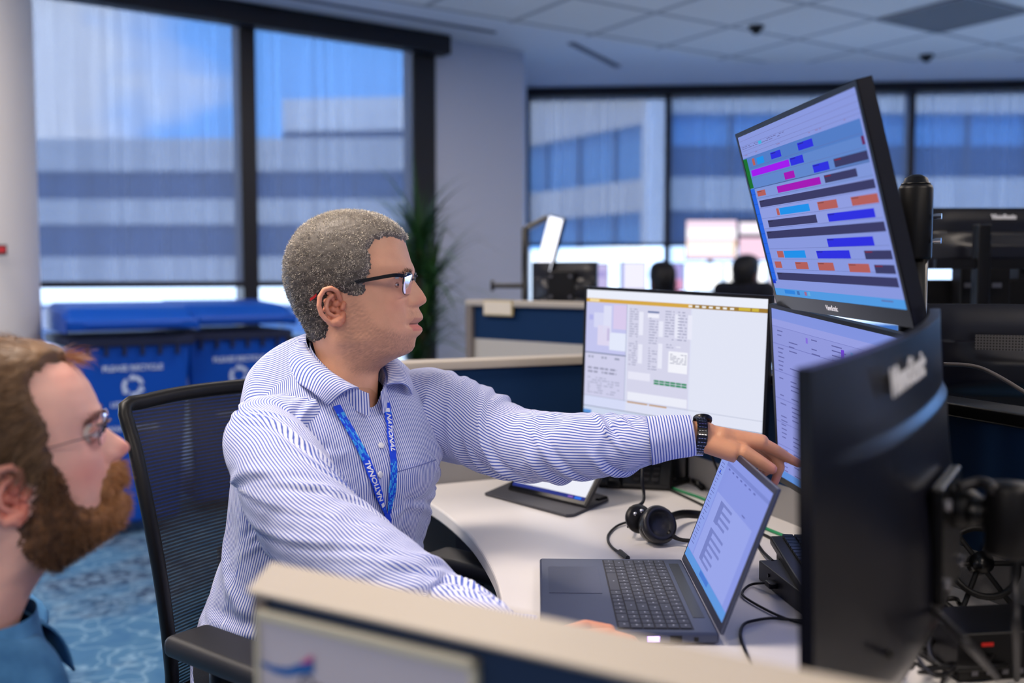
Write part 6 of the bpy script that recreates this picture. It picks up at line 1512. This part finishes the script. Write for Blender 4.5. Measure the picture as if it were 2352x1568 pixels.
# lanyard
M_lan = col_mat('lanyard_print', .6, .3)
def ribbon(rows, name, flip=False, letters='NATIONAL', seed=1, start=.30, end=.62):
    mb = MB(); n = len(rows); nc = 6; rgx = random.Random(seed)
    L_ = [0]
    for i in range(1, n): L_.append(L_[-1]+(rows[i][0]-rows[i-1][0]).length)
    pts = []
    for (p_, s_, t_, nn, w_) in rows: pts.append([p_+s_*(w_*(k_/nc-.5))+nn*(.0006) for k_ in range(nc+1)])
    blue = [(12, 70, 226), (14, 88, 232), (40, 150, 240), (70, 170, 246)]
    for i in range(n-1):
        for k_ in range(nc):
            f_l = L_[i]/L_[-1]; c = blue[0]
            inpix = (f_l < start-.02 and f_l > .06) or (f_l > end+.06 and f_l < .95)
            if inpix and rgx.random() < .55: c = rgx.choice(blue[1:])
            mb.col = sl(c); mb.quad(pts[i][k_], pts[i][k_+1], pts[i+1][k_+1], pts[i+1][k_])
    # letters laid along the ribbon
    mb.col = sl((236, 240, 252)); tmp = MB(); text_into(tmp, letters, 1.0, Matrix.Identity(4), bold=.02, ext=0, shear=.25)
    X = [v[0] for v in tmp.v]; x0_, x1_ = min(X), max(X); hgt = .62; La = L_[-1]*start; Lb = L_[-1]*end
    def at(sv, cv):
        i = max(0, min(n-2, int(np.searchsorted(L_, sv))-1)); f2 = (sv-L_[i])/(L_[i+1]-L_[i]+1e-9); a = rows[i]; b2 = rows[i+1]
        p_ = a[0].lerp(b2[0], f2); s_ = a[1].lerp(b2[1], f2); nn = a[3].lerp(b2[3], f2).normalized(); return p_+s_*(cv*a[4])+nn*.0016
    vs = []
    for (x, y, z) in tmp.v:
        tt_ = (x-x0_)/(x1_-x0_); sv = (Lb-(Lb-La)*tt_) if not flip else (La+(Lb-La)*tt_); cv = (y/.72)*.62*(1 if not flip else -1); vs.append(at(sv, cv))
    mb.add(vs, tmp.f)
    sv0 = Lb+.004 if not flip else La-.010; sv1 = sv0+.007
    mb.add([at(sv0, -.28), at(sv0, .30), at(sv1, .30), at(sv1, -.28)], [(0, 1, 2, 3)])
    o = mb.build(name, M_lan, None, colors=True); return o
r1 = strip_on([(770, 934), (785, 962), (812, 1008), (840, 1062), (860, 1115), (872, 1150), (884, 1180)], .0155, .0042, 's', None, wf=lambda u: 1 if u < .72 else 1-.75*(u-.72)/.28)
r2 = strip_on([(884, 926), (889, 955), (893, 1000), (899, 1045), (901, 1085), (897, 1130), (893, 1160), (890, 1186)], .0135, .0042, 's', None, wf=lambda u: 1 if u < .7 else 1-.72*(u-.7)/.3)
r3 = strip_on([(886, 1178), (889, 1196), (892, 1224)], .0095, .0048, 's', None)
lan = thing('lanyard', 'blue lanyard with white NATIONAL lettering around the neck of the man in the striped shirt', 'lanyard', CH)
for rws, nm, fl, sd, st_, en_ in ((r1, 'strap', False, 3, .50, .86), (r2, 'strap', True, 5, .10, .46)):
    o = ribbon(rws, nm, fl, seed=sd, start=st_, end=en_); o.parent = lan; o.location = -CH; md = o.modifiers.new('so', 'SOLIDIFY'); md.thickness = .001
mb = MB(); mb.col = sl((10, 62, 214)); mb.grid([[r_[0]-r_[1]*r_[4]/2 for r_ in r3], [r_[0]+r_[1]*r_[4]/2 for r_ in r3]]); o = mb.build('strap_join', M_lan, lan, colors=True); o.location = -CH; md = o.modifiers.new('so', 'SOLIDIFY'); md.thickness = .002
p_, n_ = on_torso(894, 1232, .006); o = MB().tube([p_+Vector((0, 0, .005)), p_+Vector((.003, 0, 0)), p_+Vector((0, 0, -.008)), p_+Vector((-.003, 0, 0))], .0012, 8, closed=True, smooth=4).build('clip', M_silver, lan, smooth=True); o.location = -CH
# watch
wa = (P(1592, 999, YW)); wbx = (P(1612, 1001, YW)); wd_ = (wbx-wa).normalized(); wc = (wa+wbx)/2+wd_*.002
Qw = wd_.to_track_quat('Z', 'Y').to_matrix().to_4x4(); MW = Matrix.Translation(wc) @ Qw
wmb = MB(); up_ = (Vector((0, 0, 1))-wd_*wd_.z).normalized(); sd_ = wd_.cross(up_)
lk = MB(); lk2 = MB()
for i in range(30):
    a = 2*math.pi*i/30; rad = .0290; c = wc+up_*(rad*math.cos(a)*.98)+sd_*(rad*math.sin(a)); n_ = (up_*math.cos(a)+sd_*math.sin(a)); tg = (sd_*math.cos(a)-up_*math.sin(a))
    Mx = Matrix(((wd_.x, tg.x, n_.x, c.x), (wd_.y, tg.y, n_.y, c.y), (wd_.z, tg.z, n_.z, c.z), (0, 0, 0, 1)))
    lk.box((0, 0, 0), (.017, .0054, .0030), M=Mx)
    for s_ in (-.0045, .0, .0045): lk2.box((s_, .0028, .0002), (.0032, .0009, .0031), M=Mx)
wr = lk.build('watch', M_blackg, person, bevel=.0006); loc(wr)
lk2.build('link_highlights', M_silver, wr)
cc0 = wc+up_*.0240-sd_*.013; nn_ = (up_*.86-sd_*.50).normalized(); Qc = nn_.to_track_quat('Z', 'Y').to_matrix().to_4x4()
MB().lathe([(.0145, -.003), (.0155, .0), (.0155, .004), (.0140, .0060), (.0125, .0055), (.001, .0055)], 36, M=Matrix.Translation(cc0+wd_*.006) @ Qc).build('watch_case', M_blackg, wr, smooth=True)
MB().box(wc-up_*.0305+wd_*.003, (.014, .010, .003)).build('watch_clasp', M_silver, wr, bevel=.0008)
# trousers and shoes
M_trs = mat('dark_trousers', (26, 28, 36), .9, bump=.3, bscale=300); F_ = Vector(f_); L_v = Vector(l_)
hip = Vector((-.365, 1.745, .56)); kneeL = hip+F_*.42+L_v*.13+Vector((0, 0, -.03)); kneeR = hip+F_*.42-L_v*.13+Vector((0, 0, -.03))
footL = kneeL+F_*.05+Vector((0, 0, -.44)); footR = kneeR+F_*.02+Vector((0, 0, -.44))
tV, tF = blob([(hip-L_v*.09, hip+L_v*.09, .125), (hip+L_v*.1, kneeL, .09, .065), (hip-L_v*.1, kneeR, .09, .065), (kneeL, footL+Vector((0, 0, .01)), .062, .05), (kneeR, footR+Vector((0, 0, .01)), .062, .05)], .012, 4)
loc(np_mesh('trousers', tV, tF, M_trs, parent=person))
for ft in (footL, footR):
    v, q = blob([(Vector((ft.x, ft.y, .045)), Vector((ft.x, ft.y, .04))+F_*.17, .042, .035)], .008, 3); loc(np_mesh('shoe', v, q, M_black, parent=person))

# =============================================================== BEARDED MAN
kx2, kz2 = .000236, .000263
P2O = P(47.6, 1078, 1.14)
full2 = [(-40, 1700), (20, 1500), (40, 1400), (66, 1310), (98, 1240), (128, 1180), (175, 1115), (215, 1055), (270, 1005), (350, 968), (430, 925), (490, 888), (522, 855), (534, 820), (538, 790), (545, 760), (552, 738), (546, 722), (549, 692), (542, 652), (533, 622), (572, 600), (592, 577), (586, 552), (548, 522), (505, 490), (476, 460), (462, 430), (458, 405), (456, 378), (440, 330), (411, 270), (370, 215), (322, 172), (270, 145), (200, 122), (110, 106), (30, 100)]
base2 = [(-40, 1700), (20, 1500), (40, 1400), (66, 1310), (98, 1240), (128, 1180), (175, 1115), (215, 1055), (265, 1008), (335, 970), (405, 930), (455, 890), (480, 855), (492, 820), (498, 790), (502, 760), (504, 738), (502, 722), (498, 692), (490, 652), (480, 622), (470, 577), (462, 552), (452, 522), (446, 490), (444, 460), (446, 430), (452, 405), (454, 378), (440, 330), (411, 270), (370, 215), (322, 172), (270, 145), (200, 122), (110, 106), (30, 100)]
back2 = [(-560, 1700), (-490, 1500), (-440, 1380), (-380, 1240), (-325, 1100), (-285, 980), (-285, 860), (-310, 760), (-345, 650), (-368, 520), (-358, 400), (-310, 270), (-230, 180), (-130, 120), (-50, 102), (10, 99)]
width2 = [(100, .003), (106, .020), (120, .036), (150, .052), (200, .064), (300, .075), (420, .079), (560, .079), (700, .0745), (800, .071), (900, .066), (1000, .061), (1100, .060), (1300, .064), (1500, .070), (1700, .078)]
xc2 = [(100, .0), (300, -.012), (600, .002), (850, .010), (1000, -.005), (1100, -.030), (1300, -.050), (1500, -.080), (1700, -.10)]
nw2 = [(100, .05), (370, .05), (400, .02), (430, .0105), (470, .010), (530, .0135), (580, .0155), (605, .0165), (622, .015), (650, .02), (700, .023), (760, .022), (820, .022), (870, .026), (950, .04), (1100, .05), (1700, .06)]
h2 = Head(90, 640, kx2, kz2, full2, base2, back2, width2, xc2, nw2, n1=150, nt=190)
ze2 = (640-478)*kz2
h2.bump(.085, .033, ze2, .03, .017, .012, -.0095); h2.bump(.086, .030, ze2+.021, .03, .022, .007, .0035); h2.bump(.075, .046, ze2-.030, .04, .018, .016, .0035)
h2.bump(.088, .0155, (640-592)*kz2, .03, .0055, .0065, .0048); h2.bump(.088, .022, (640-592)*kz2, .03, .003, .008, -.0035)
cx2, cy2 = h2.px(); C2 = np.ones(h2.V.shape)*np.array(sl((238, 184, 168)))
C2 = tint(C2, .5*np.exp(-((cx2-400)/90)**2-((cy2-640)/80)**2), (226, 130, 118)); C2 = tint(C2, .5*np.exp(-((cx2-575)/45)**2-((cy2-575)/45)**2), (222, 110, 98)); C2 = tint(C2, .3*np.exp(-((cx2-320)/70)**2-((cy2-220)/60)**2), (232, 150, 136))
C2 = tint(C2, ((cy2 > 722) & (cy2 < 765) & (np.abs(h2.V[..., 1]) < .022) & (cx2 > 480))*.6, (206, 112, 106))
HP2 = [(335, 150), (240, 158), (172, 188), (152, 262), (182, 342), (222, 420), (226, 505), (222, 560), (250, 600), (240, 640), (170, 640), (120, 560), (50, 545), (-20, 570), (-50, 640), (-40, 740), (-70, 900), (-200, 960), (-800, 960), (-800, 0), (700, 0), (500, 150)]
BP2 = [(212, 560), (262, 600), (298, 650), (306, 715), (342, 782), (420, 806), (486, 790), (500, 772), (560, 772), (640, 790), (640, 960), (400, 1030), (235, 1070), (118, 930), (140, 850), (186, 780), (200, 680), (180, 600)]
MP2 = [(515, 628), (600, 622), (640, 700), (560, 728), (505, 738), (498, 760), (470, 790), (455, 760), (470, 700)]
wob = 9*vnoise(np.stack([cx2*.03, cy2*.03, h2.V[..., 1]*90], -1), 19)
hm2 = inpoly(cx2+wob, cy2+wob, HP2).astype(float); bm2 = (inpoly(cx2+wob, cy2+wob, BP2) | inpoly(cx2, cy2, MP2)).astype(float)
def blur(a, n):
    for _ in range(n): a = (a*2+np.roll(a, 1, 1)+np.roll(a, -1, 1)+np.roll(a, 1, 0)+np.roll(a, -1, 0))/6
    return a
hm2 = blur(hm2, 4); bm2 = blur(bm2, 3)
C2 = tint(C2, hm2*.85, (96, 62, 38)); C2 = tint(C2, bm2*.7, (120, 76, 48))
MH2 = Matrix.Translation(P2O) @ Matrix.Rotation(R(21), 4, 'Z')
BO = Vector((-.70, 1.08, 0))
per2 = thing('person', 'bearded man with brown hair and thin glasses in a blue denim shirt, left foreground', 'person', BO)
bodyV, bodyF, bodyC = [], [], []
V, F = h2.mesh(); add_body(xf(V, MH2), F, np.vstack([C2.reshape(-1, 3), C2[-1, :1]]))
ears(MH2, 66, 688, .0735, kx2, kz2, 90, 640, 1.06, add_body, ((214, 120, 104), (232, 160, 142)), tilt=R(-8))
f2 = np.array([math.cos(R(21)), math.sin(R(21)), 0]); l2 = np.array([-f2[1], f2[0], 0]); F2 = Vector(f2); L2 = Vector(l2)
NB = MH2 @ Vector((-.075, 0, -.20))
sR2 = NB-L2*.17+Vector((0, 0, -.05)); sL2 = NB+L2*.17+Vector((0, 0, -.05)); hip2 = Vector((NB.x-.13, NB.y-.04, .36))
eR2 = sR2+F2*.10+Vector((0, 0, -.26)); eL2 = sL2+F2*.10+Vector((0, 0, -.26)); kR2 = hip2+F2*.30-L2*.14; kL2 = hip2+F2*.34+L2*.14; kR2.z = .12; kL2.z = .42
wR2 = kR2+Vector((0, 0, .22))+F2*.02; wL2 = Vector((kL2.x, kL2.y, kL2.z+.09))
c2v, c2f = blob([(NB+Vector((0, 0, .03)), hip2, .055, .09), (sR2, sL2, .045), (sR2, eR2, .042, .034), (sL2, eL2, .042, .034), (eR2, wR2, .034, .024), (eL2, wL2, .034, .024)], .011, 3); add_body(c2v, c2f, np.array(sl((222, 164, 144))))
for wv_, kd in ((wR2, F2), (wL2, F2)):
    hc_ = [(wv_, wv_+kd*.07+Vector((0, 0, -.02)), .026, .024)]
    for i in range(4):
        o_f = L2*(.022*(i-1.5)); hc_ += finger([wv_+kd*.06+o_f+Vector((0, 0, -.015)), wv_+kd*.10+o_f+Vector((0, 0, -.035)), wv_+kd*.12+o_f+Vector((0, 0, -.065))], [.011, .009, .0075])
    hc_ += finger([wv_+kd*.03+L2*.02, wv_+kd*.06+L2*.05+Vector((0, 0, -.02)), wv_+kd*.09+L2*.05+Vector((0, 0, -.035))], [.013, .010, .008])
    v, q = blob(hc_, .003, 5); add_body(v, q, np.array(sl((222, 160, 140))))
o = join_body(per2); o.location = -BO
rg2 = np.random.default_rng(7)
th2 = .011*sstep(0, .9, hm2)*(.5+.5*sstep(300, 160, cy2)+.3*sstep(100, -200, cx2))
sV, sF = shell(h2, hm2, th2, rg2, .0012, 90); lum = fbm(sV*np.array([40, 120, 120]), 4, 3)
k_ = np.clip(.45+.4*lum+.35*sstep(.06, .14, sV[:, 2]), 0, 1)[:, None]; Cs = np.array(sl((50, 33, 23)))*(1-k_)+np.array(sl((118, 88, 60)))*k_
hair2 = np_mesh('hair', xf(sV, MH2), sF, M_hair, cols=Cs, parent=per2); hair2.location = -BO
nS = 15000; Pp, Nn_, rr_, cc_ = sample_grid(h2, (hm2 > .3).astype(float), nS, rg2); Pp = Pp+Nn_*(th2[rr_, cc_]*.8)[:, None]
flow = np.stack([-.75+0*Pp[:, 0], np.sign(Pp[:, 1])*.25, -.35-.9*sstep(.08, .0, Pp[:, 2])], 1)
Dd = flow+Nn_*.28+rg2.normal(size=(nS, 3))*.18; kk_ = np.clip(rg2.normal(.5, .25, nS)+.3*sstep(.06, .14, Pp[:, 2]), 0, 1)[:, None]
a_, b_2, c_3 = strands(rg2, Pp, Nn_, Dd, rg2.uniform(.018, .034, nS), np.full(nS, .00055), np.array(sl((50, 33, 22)))*(1-kk_)+np.array(sl((148, 114, 80)))*kk_, curl=.10, segs=4)
o = np_mesh('hair_strands', xf(a_, MH2), b_2, M_hair, cols=c_3, parent=hair2); o['kind'] = 'stuff'
# forelock
n = 220; root = np.array([(310-90)*kx2, 0, (640-150)*kz2]); Pp = root+rg2.normal(size=(n, 3))*np.array([.006, .014, .004]); Dd = np.array([1.0, -.1, .22])+rg2.normal(size=(n, 3))*.25
a_, b_2, c_3 = strands(rg2, Pp, np.tile([0, 0, 1.0], (n, 1)), Dd, rg2.uniform(.014, .030, n), np.full(n, .0006), np.tile(np.array(sl((170, 118, 84))), (n, 1))*rg2.uniform(.7, 1.2, (n, 1)), curl=.12, segs=4, drop=.16)
o = np_mesh('forelock', xf(a_, MH2), b_2, M_hair, cols=c_3, parent=hair2); o['kind'] = 'stuff'
tb2 = .0095*sstep(0, .9, bm2)*(.45+.75*sstep(700, 860, cy2)); tb2 = tb2*(1+.25*sstep(430, 520, cx2))
bV, bF = shell(h2, bm2, tb2, rg2, .0012, 160)
def beardcol(V, k0): 
    k_ = np.clip(k0+.75*sstep(.05, .115, V[:, 0])-.1, 0, 1)[:, None]; return np.array(sl((66, 42, 28)))*(1-k_)+np.array(sl((186, 130, 80)))*k_
beard = np_mesh('beard', xf(bV, MH2), bF, M_hair, cols=beardcol(bV, .25+.3*fbm(bV*150, 6, 2)), parent=per2); beard.location = -BO
nS = 15000; Pp, Nn_, rr_, cc_ = sample_grid(h2, (bm2 > .3).astype(float), nS, rg2); Pp = Pp+Nn_*(tb2[rr_, cc_]*.7)[:, None]
Dd = Nn_*.55+np.array([.05, 0, -.75])+rg2.normal(size=(nS, 3))*.42
a_, b_2, c_3 = strands(rg2, Pp, Nn_, Dd, rg2.uniform(.008, .016, nS), np.full(nS, .00052), beardcol(Pp, rg2.normal(.28, .2, nS)), curl=.28, segs=3)
o = np_mesh('beard_strands', xf(a_, MH2), b_2, M_hair, cols=c_3, parent=beard); o['kind'] = 'stuff'
brow_strands(h2, MH2, 450, 388, kx2, kz2, 90, 640, 0, per2, (104, 66, 44), off=BO, zth=.0055, n=600, slope=-.12)
eyes(MH2, (402-90)*kx2, ze2, .032, per2, BO, mat('eyelid_pale', (222, 160, 144), .5), upper=.35, lower=.35)
M_thin = mat('thin_metal_rim', (120, 96, 96), .25, metal=.7)
build_glasses(MH2, [((430-90)*kx2, .075, (640-462)*kz2), ((330-90)*kx2, .078, (640-486)*kz2), ((230-90)*kx2, .080, (640-508)*kz2), ((150-90)*kx2, .081, (640-535)*kz2), ((90-90)*kx2, .080, (640-575)*kz2), ((50-90)*kx2, .079, (640-625)*kz2)], per2, BO, [M_thin, M_thin, M_lens], ((482-90)*kx2, (640-466)*kz2), .050, .031, .0007, True, None, thick=(.0012, .0016))
# denim shirt
m, nt, b = newmat('denim'); tc = nt.nodes.new('ShaderNodeTexCoord'); n_1 = nt.nodes.new('ShaderNodeTexNoise'); n_1.inputs['Scale'].default_value = 14; n_1.inputs['Detail'].default_value = 6
cr = nt.nodes.new('ShaderNodeValToRGB'); cr.color_ramp.elements[0].position = .35; cr.color_ramp.elements[1].position = .7; cr.color_ramp.elements[0].color = (*sl((28, 88, 140)), 1); cr.color_ramp.elements[1].color = (*sl((88, 152, 204)), 1)
nt.links.new(tc.outputs['Object'], n_1.inputs['Vector']); nt.links.new(n_1.outputs['Fac'], cr.inputs[0]); nt.links.new(cr.outputs[0], b.inputs['Base Color']); b.inputs['Roughness'].default_value = .85
wv2 = nt.nodes.new('ShaderNodeTexWave'); wv2.inputs['Scale'].default_value = 400; bp = nt.nodes.new('ShaderNodeBump'); bp.inputs['Strength'].default_value = .3; bp.inputs['Distance'].default_value = .001
nt.links.new(tc.outputs['Object'], wv2.inputs['Vector']); nt.links.new(wv2.outputs['Fac'], bp.inputs['Height']); nt.links.new(bp.outputs[0], b.inputs['Normal'])
M_denim = m
sh2 = Cloth(); nz_ = NB.z
rings2 = [(.30, hip2.x, hip2.y, .17, .13), (.45, hip2.x+.02, hip2.y+.005, .175, .13), (nz_-.22, NB.x-.05, NB.y-.01, .195, .13), (nz_-.10, NB.x-.01, NB.y, .195, .115), (nz_-.05, NB.x, NB.y, .165, .10), (nz_-.01, NB.x+.006, NB.y+.003, .11, .085), (nz_+.02, NB.x+.012, NB.y+.005, .080, .076), (nz_+.035, NB.x+.016, NB.y+.006, .072, .070)]
V, ST, z_2, t_2 = torso(rings2, f2, l2, rows=90, nt=110); TH2, ZZ2 = np.meshgrid(t_2, z_2); N2 = gnorm(V); N2 = N2*np.sign((N2*(V-np.array([NB.x, NB.y, 0]))*np.array([1, 1, 0])).sum(2).mean())
V = V+N2*(.006*(ridge(np.stack([TH2*1.6+ZZ2*4, ZZ2*9, TH2*0], -1), 3, 2.4)-.3)*sstep(nz_+.03, nz_-.05, ZZ2))[..., None]; sh2.grid(V, ST)
for a0_, a1_, a2_, sd in ((sR2, eR2, wR2, 51), (sL2, eL2, wL2, 61)):
    SVv, SS_, _, _ = slv([a0_+(NB-a0_)*.35, a0_, a0_.lerp(a1_, .5), a1_, a1_.lerp(a2_, .5), a2_], [.06, .078, .07, .06, .05, .042], sd, .007, .8, tuple(F2), rows=70, nt=48); sh2.grid(SVv, SS_)
o = sh2.build('denim_shirt', M_denim, per2); o.location = -BO
for sd in (-1, 1):
    c2c = Cloth(); rows, cols = 10, 26; V = np.zeros((rows, cols, 3))
    for j in range(cols):
        u = j/(cols-1); p_ = sd*(np.pi-(np.pi-.35)*u); bk = (1-math.cos(p_))/2; zt_ = nz_+.010+.055*bk; dr = f2*math.cos(p_)+l2*math.sin(p_)
        top = np.array([NB.x+.018, NB.y+.006, 0])+dr*.072; top[2] = zt_; bot = top+dr*(.03+.01*u)+l2*sd*.012*u; bot[2] = zt_-.045-.03*u
        for i in range(rows): v = i/(rows-1); q_ = top*(1-v)+bot*v+dr*.008*math.sin(v*math.pi); q_[2] = top[2]-(top[2]-bot[2])*v**1.3; V[i, j] = q_
    c2c.grid(V, np.zeros((rows, cols)), wrap=False); o = c2c.build('denim_collar', M_denim, per2); o.location = -BO; md = o.modifiers.new('so', 'SOLIDIFY'); md.thickness = .003
for i in range(3):
    q_ = NB+F2*(.118+.004*i)+Vector((0, 0, -.07-.09*i)); o = MB().sphere(q_, .006, 12, 8, sc=(.5, 1, 1)).build('button', M_silver, per2, smooth=True); o.location = -BO
aR2 = kR2-F2*.36; aR2.z = .06; aL2 = kL2+Vector((0, 0, 0)); aL2.z = .09
v, q = blob([(hip2-L2*.07, hip2+L2*.07, .12), (hip2-L2*.09, kR2, .09, .065), (hip2+L2*.09, kL2, .09, .065), (kR2, aR2, .06, .045), (kL2, aL2, .062, .05)], .013, 3)
o = np_mesh('trousers', v, q, M_trs, parent=per2); o.location = -BO
for a in (aR2-F2*.05, aL2):
    v, q = blob([(Vector((a.x, a.y, .045)), Vector((a.x, a.y, .04))+F2*.15, .042, .035)], .010, 3); o = np_mesh('shoe', v, q, M_black, parent=per2); o.location = -BO

# =============================================================== TWO PEOPLE FAR BEHIND
M_jack = mat('dark_jacket', (16, 19, 34), .85, bump=.3, bscale=200)
hf = Head(600, 640, .000237, .000237, full, base, back, width, xcn, nw, n1=60, nt=80)
cxf, cyf = hf.px(); hmf = blur(inpoly(cxf, cyf, hp).astype(float), 1)
def far_person(lab, px, py, Y, yaw, jacket, skin, shirtm, lean=0.0):
    global bodyV, bodyF, bodyC
    O = P(px, py, Y); B0 = Vector((O.x, O.y, 0)); t = thing('person', lab, 'person', B0)
    M = Matrix.Translation(O-B0) @ Matrix.Rotation(yaw, 4, 'Z'); bodyV, bodyF, bodyC = [], [], []
    V, F = hf.mesh(); C = np.ones((len(V), 3))*np.array(sl(skin)); add_body(xf(V, M), F, C)
    ears(M, 588, 815, .0722, .000237, .000237, 600, 640, 1.0, add_body, (skin, skin))
    f3 = Vector((math.cos(yaw), math.sin(yaw), 0)); l3 = Vector((-f3.y, f3.x, 0)); Nb = M @ Vector((-.02, 0, -.20)); z = Nb.z
    sR, sL = Nb-l3*.17+Vector((0, 0, -.05+lean)), Nb+l3*.17+Vector((0, 0, -.05+lean)); hp_ = Nb-f3*.06; hp_.z = .56
    eR, eL = sR+f3*.05+Vector((0, 0, -.27)), sL+f3*.05+Vector((0, 0, -.27)); wR, wL = eR+f3*.24+Vector((0, 0, .03)), eL+f3*.24+Vector((0, 0, .03))
    for w3 in (wR, wL):
        hcx = [(w3-f3*.05, w3+f3*.05, .024, .022)]
        for i in range(4): hcx += finger([w3+f3*.04+l3*(.02*(i-1.5)), w3+f3*.09+l3*(.02*(i-1.5)), w3+f3*.115+l3*(.02*(i-1.5))+Vector((0, 0, -.02))], [.010, .0085, .007])
        hcx += finger([w3+l3*.015, w3+f3*.05+l3*.04, w3+f3*.07+l3*.045], [.011, .009, .008]); v, q = blob(hcx, .004, 3); add_body(v, q, np.array(sl(skin)))
    v, q = blob([(Nb, hp_, .06, .08), (sR, sL, .045)], .014, 2); add_body(v, q, np.array(sl(skin))); join_body(t)
    sv, sf = shell(hf, hmf, .008*hmf, rg, .001, 120); np_mesh('hair', xf(sv, M), sf, mat('black_hair', (14, 12, 14), .6), parent=t)
    cl = [(sR, sL, .062), (Nb+Vector((0, 0, -.07)), hp_, .10, .13), (Nb-l3*.06+Vector((0, 0, -.08)), hp_-l3*.07, .10, .12), (Nb+l3*.06+Vector((0, 0, -.08)), hp_+l3*.07, .10, .12), (Nb+Vector((0, 0, -.01)), sR, .055, .062), (Nb+Vector((0, 0, -.01)), sL, .055, .062), (sR, eR, .062, .05), (sL, eL, .062, .05), (eR, wR, .05, .035), (eL, wL, .05, .035)]
    v, q = blob(cl, .012, 4); np_mesh('jacket', v, q, jacket, parent=t)
    g = MB(); 
    for i in range(1): g.lathe([(.060, -.035), (.064, .0), (.060, .028), (.056, .028), (.056, -.035)], 24, M=Matrix.Translation(Nb+Vector((0, 0, .0))))
    g.build('shirt_collar', shirtm, t, smooth=True)
    kL, kR = hp_+f3*.42+l3*.1, hp_+f3*.42-l3*.1; kL.z = kR.z = .53; v, q = blob([(hp_-l3*.08, hp_+l3*.08, .12), (hp_+l3*.09, kL, .09, .065), (hp_-l3*.09, kR, .09, .065), (kL, Vector((kL.x, kL.y, .1)), .062, .05), (kR, Vector((kR.x, kR.y, .1)), .062, .05)], .016, 2); np_mesh('trousers', v, q, M_trs, parent=t)
    for k3 in (kL, kR): v, q = blob([(Vector((k3.x, k3.y, .045)), Vector((k3.x, k3.y, .04))+f3*.16, .042, .035)], .012, 2); np_mesh('shoe', v, q, M_black, parent=t)
    cch = copy_tree(ch, label='black office chair under '+lab.split(' sitting')[0].replace('distant ', 'the distant ')); cch.location = (B0.x-.05*f3.x, B0.y-.05*f3.y, 0); cch.rotation_euler = (0, 0, yaw-math.pi/2)
    return t
far_person('distant dark-haired person sitting before the lavender monitor, only the head showing', 1522, 640, 6.55, R(100), M_jack, (120, 84, 78), mat('pale_collar', (150, 150, 165), .8))
far_person('distant dark-haired person in a dark jacket sitting before the blown-out screens', 1712, 624, 6.75, R(48), M_jack, (128, 92, 78), mat('blue_collar', (40, 80, 170), .8), lean=.125)
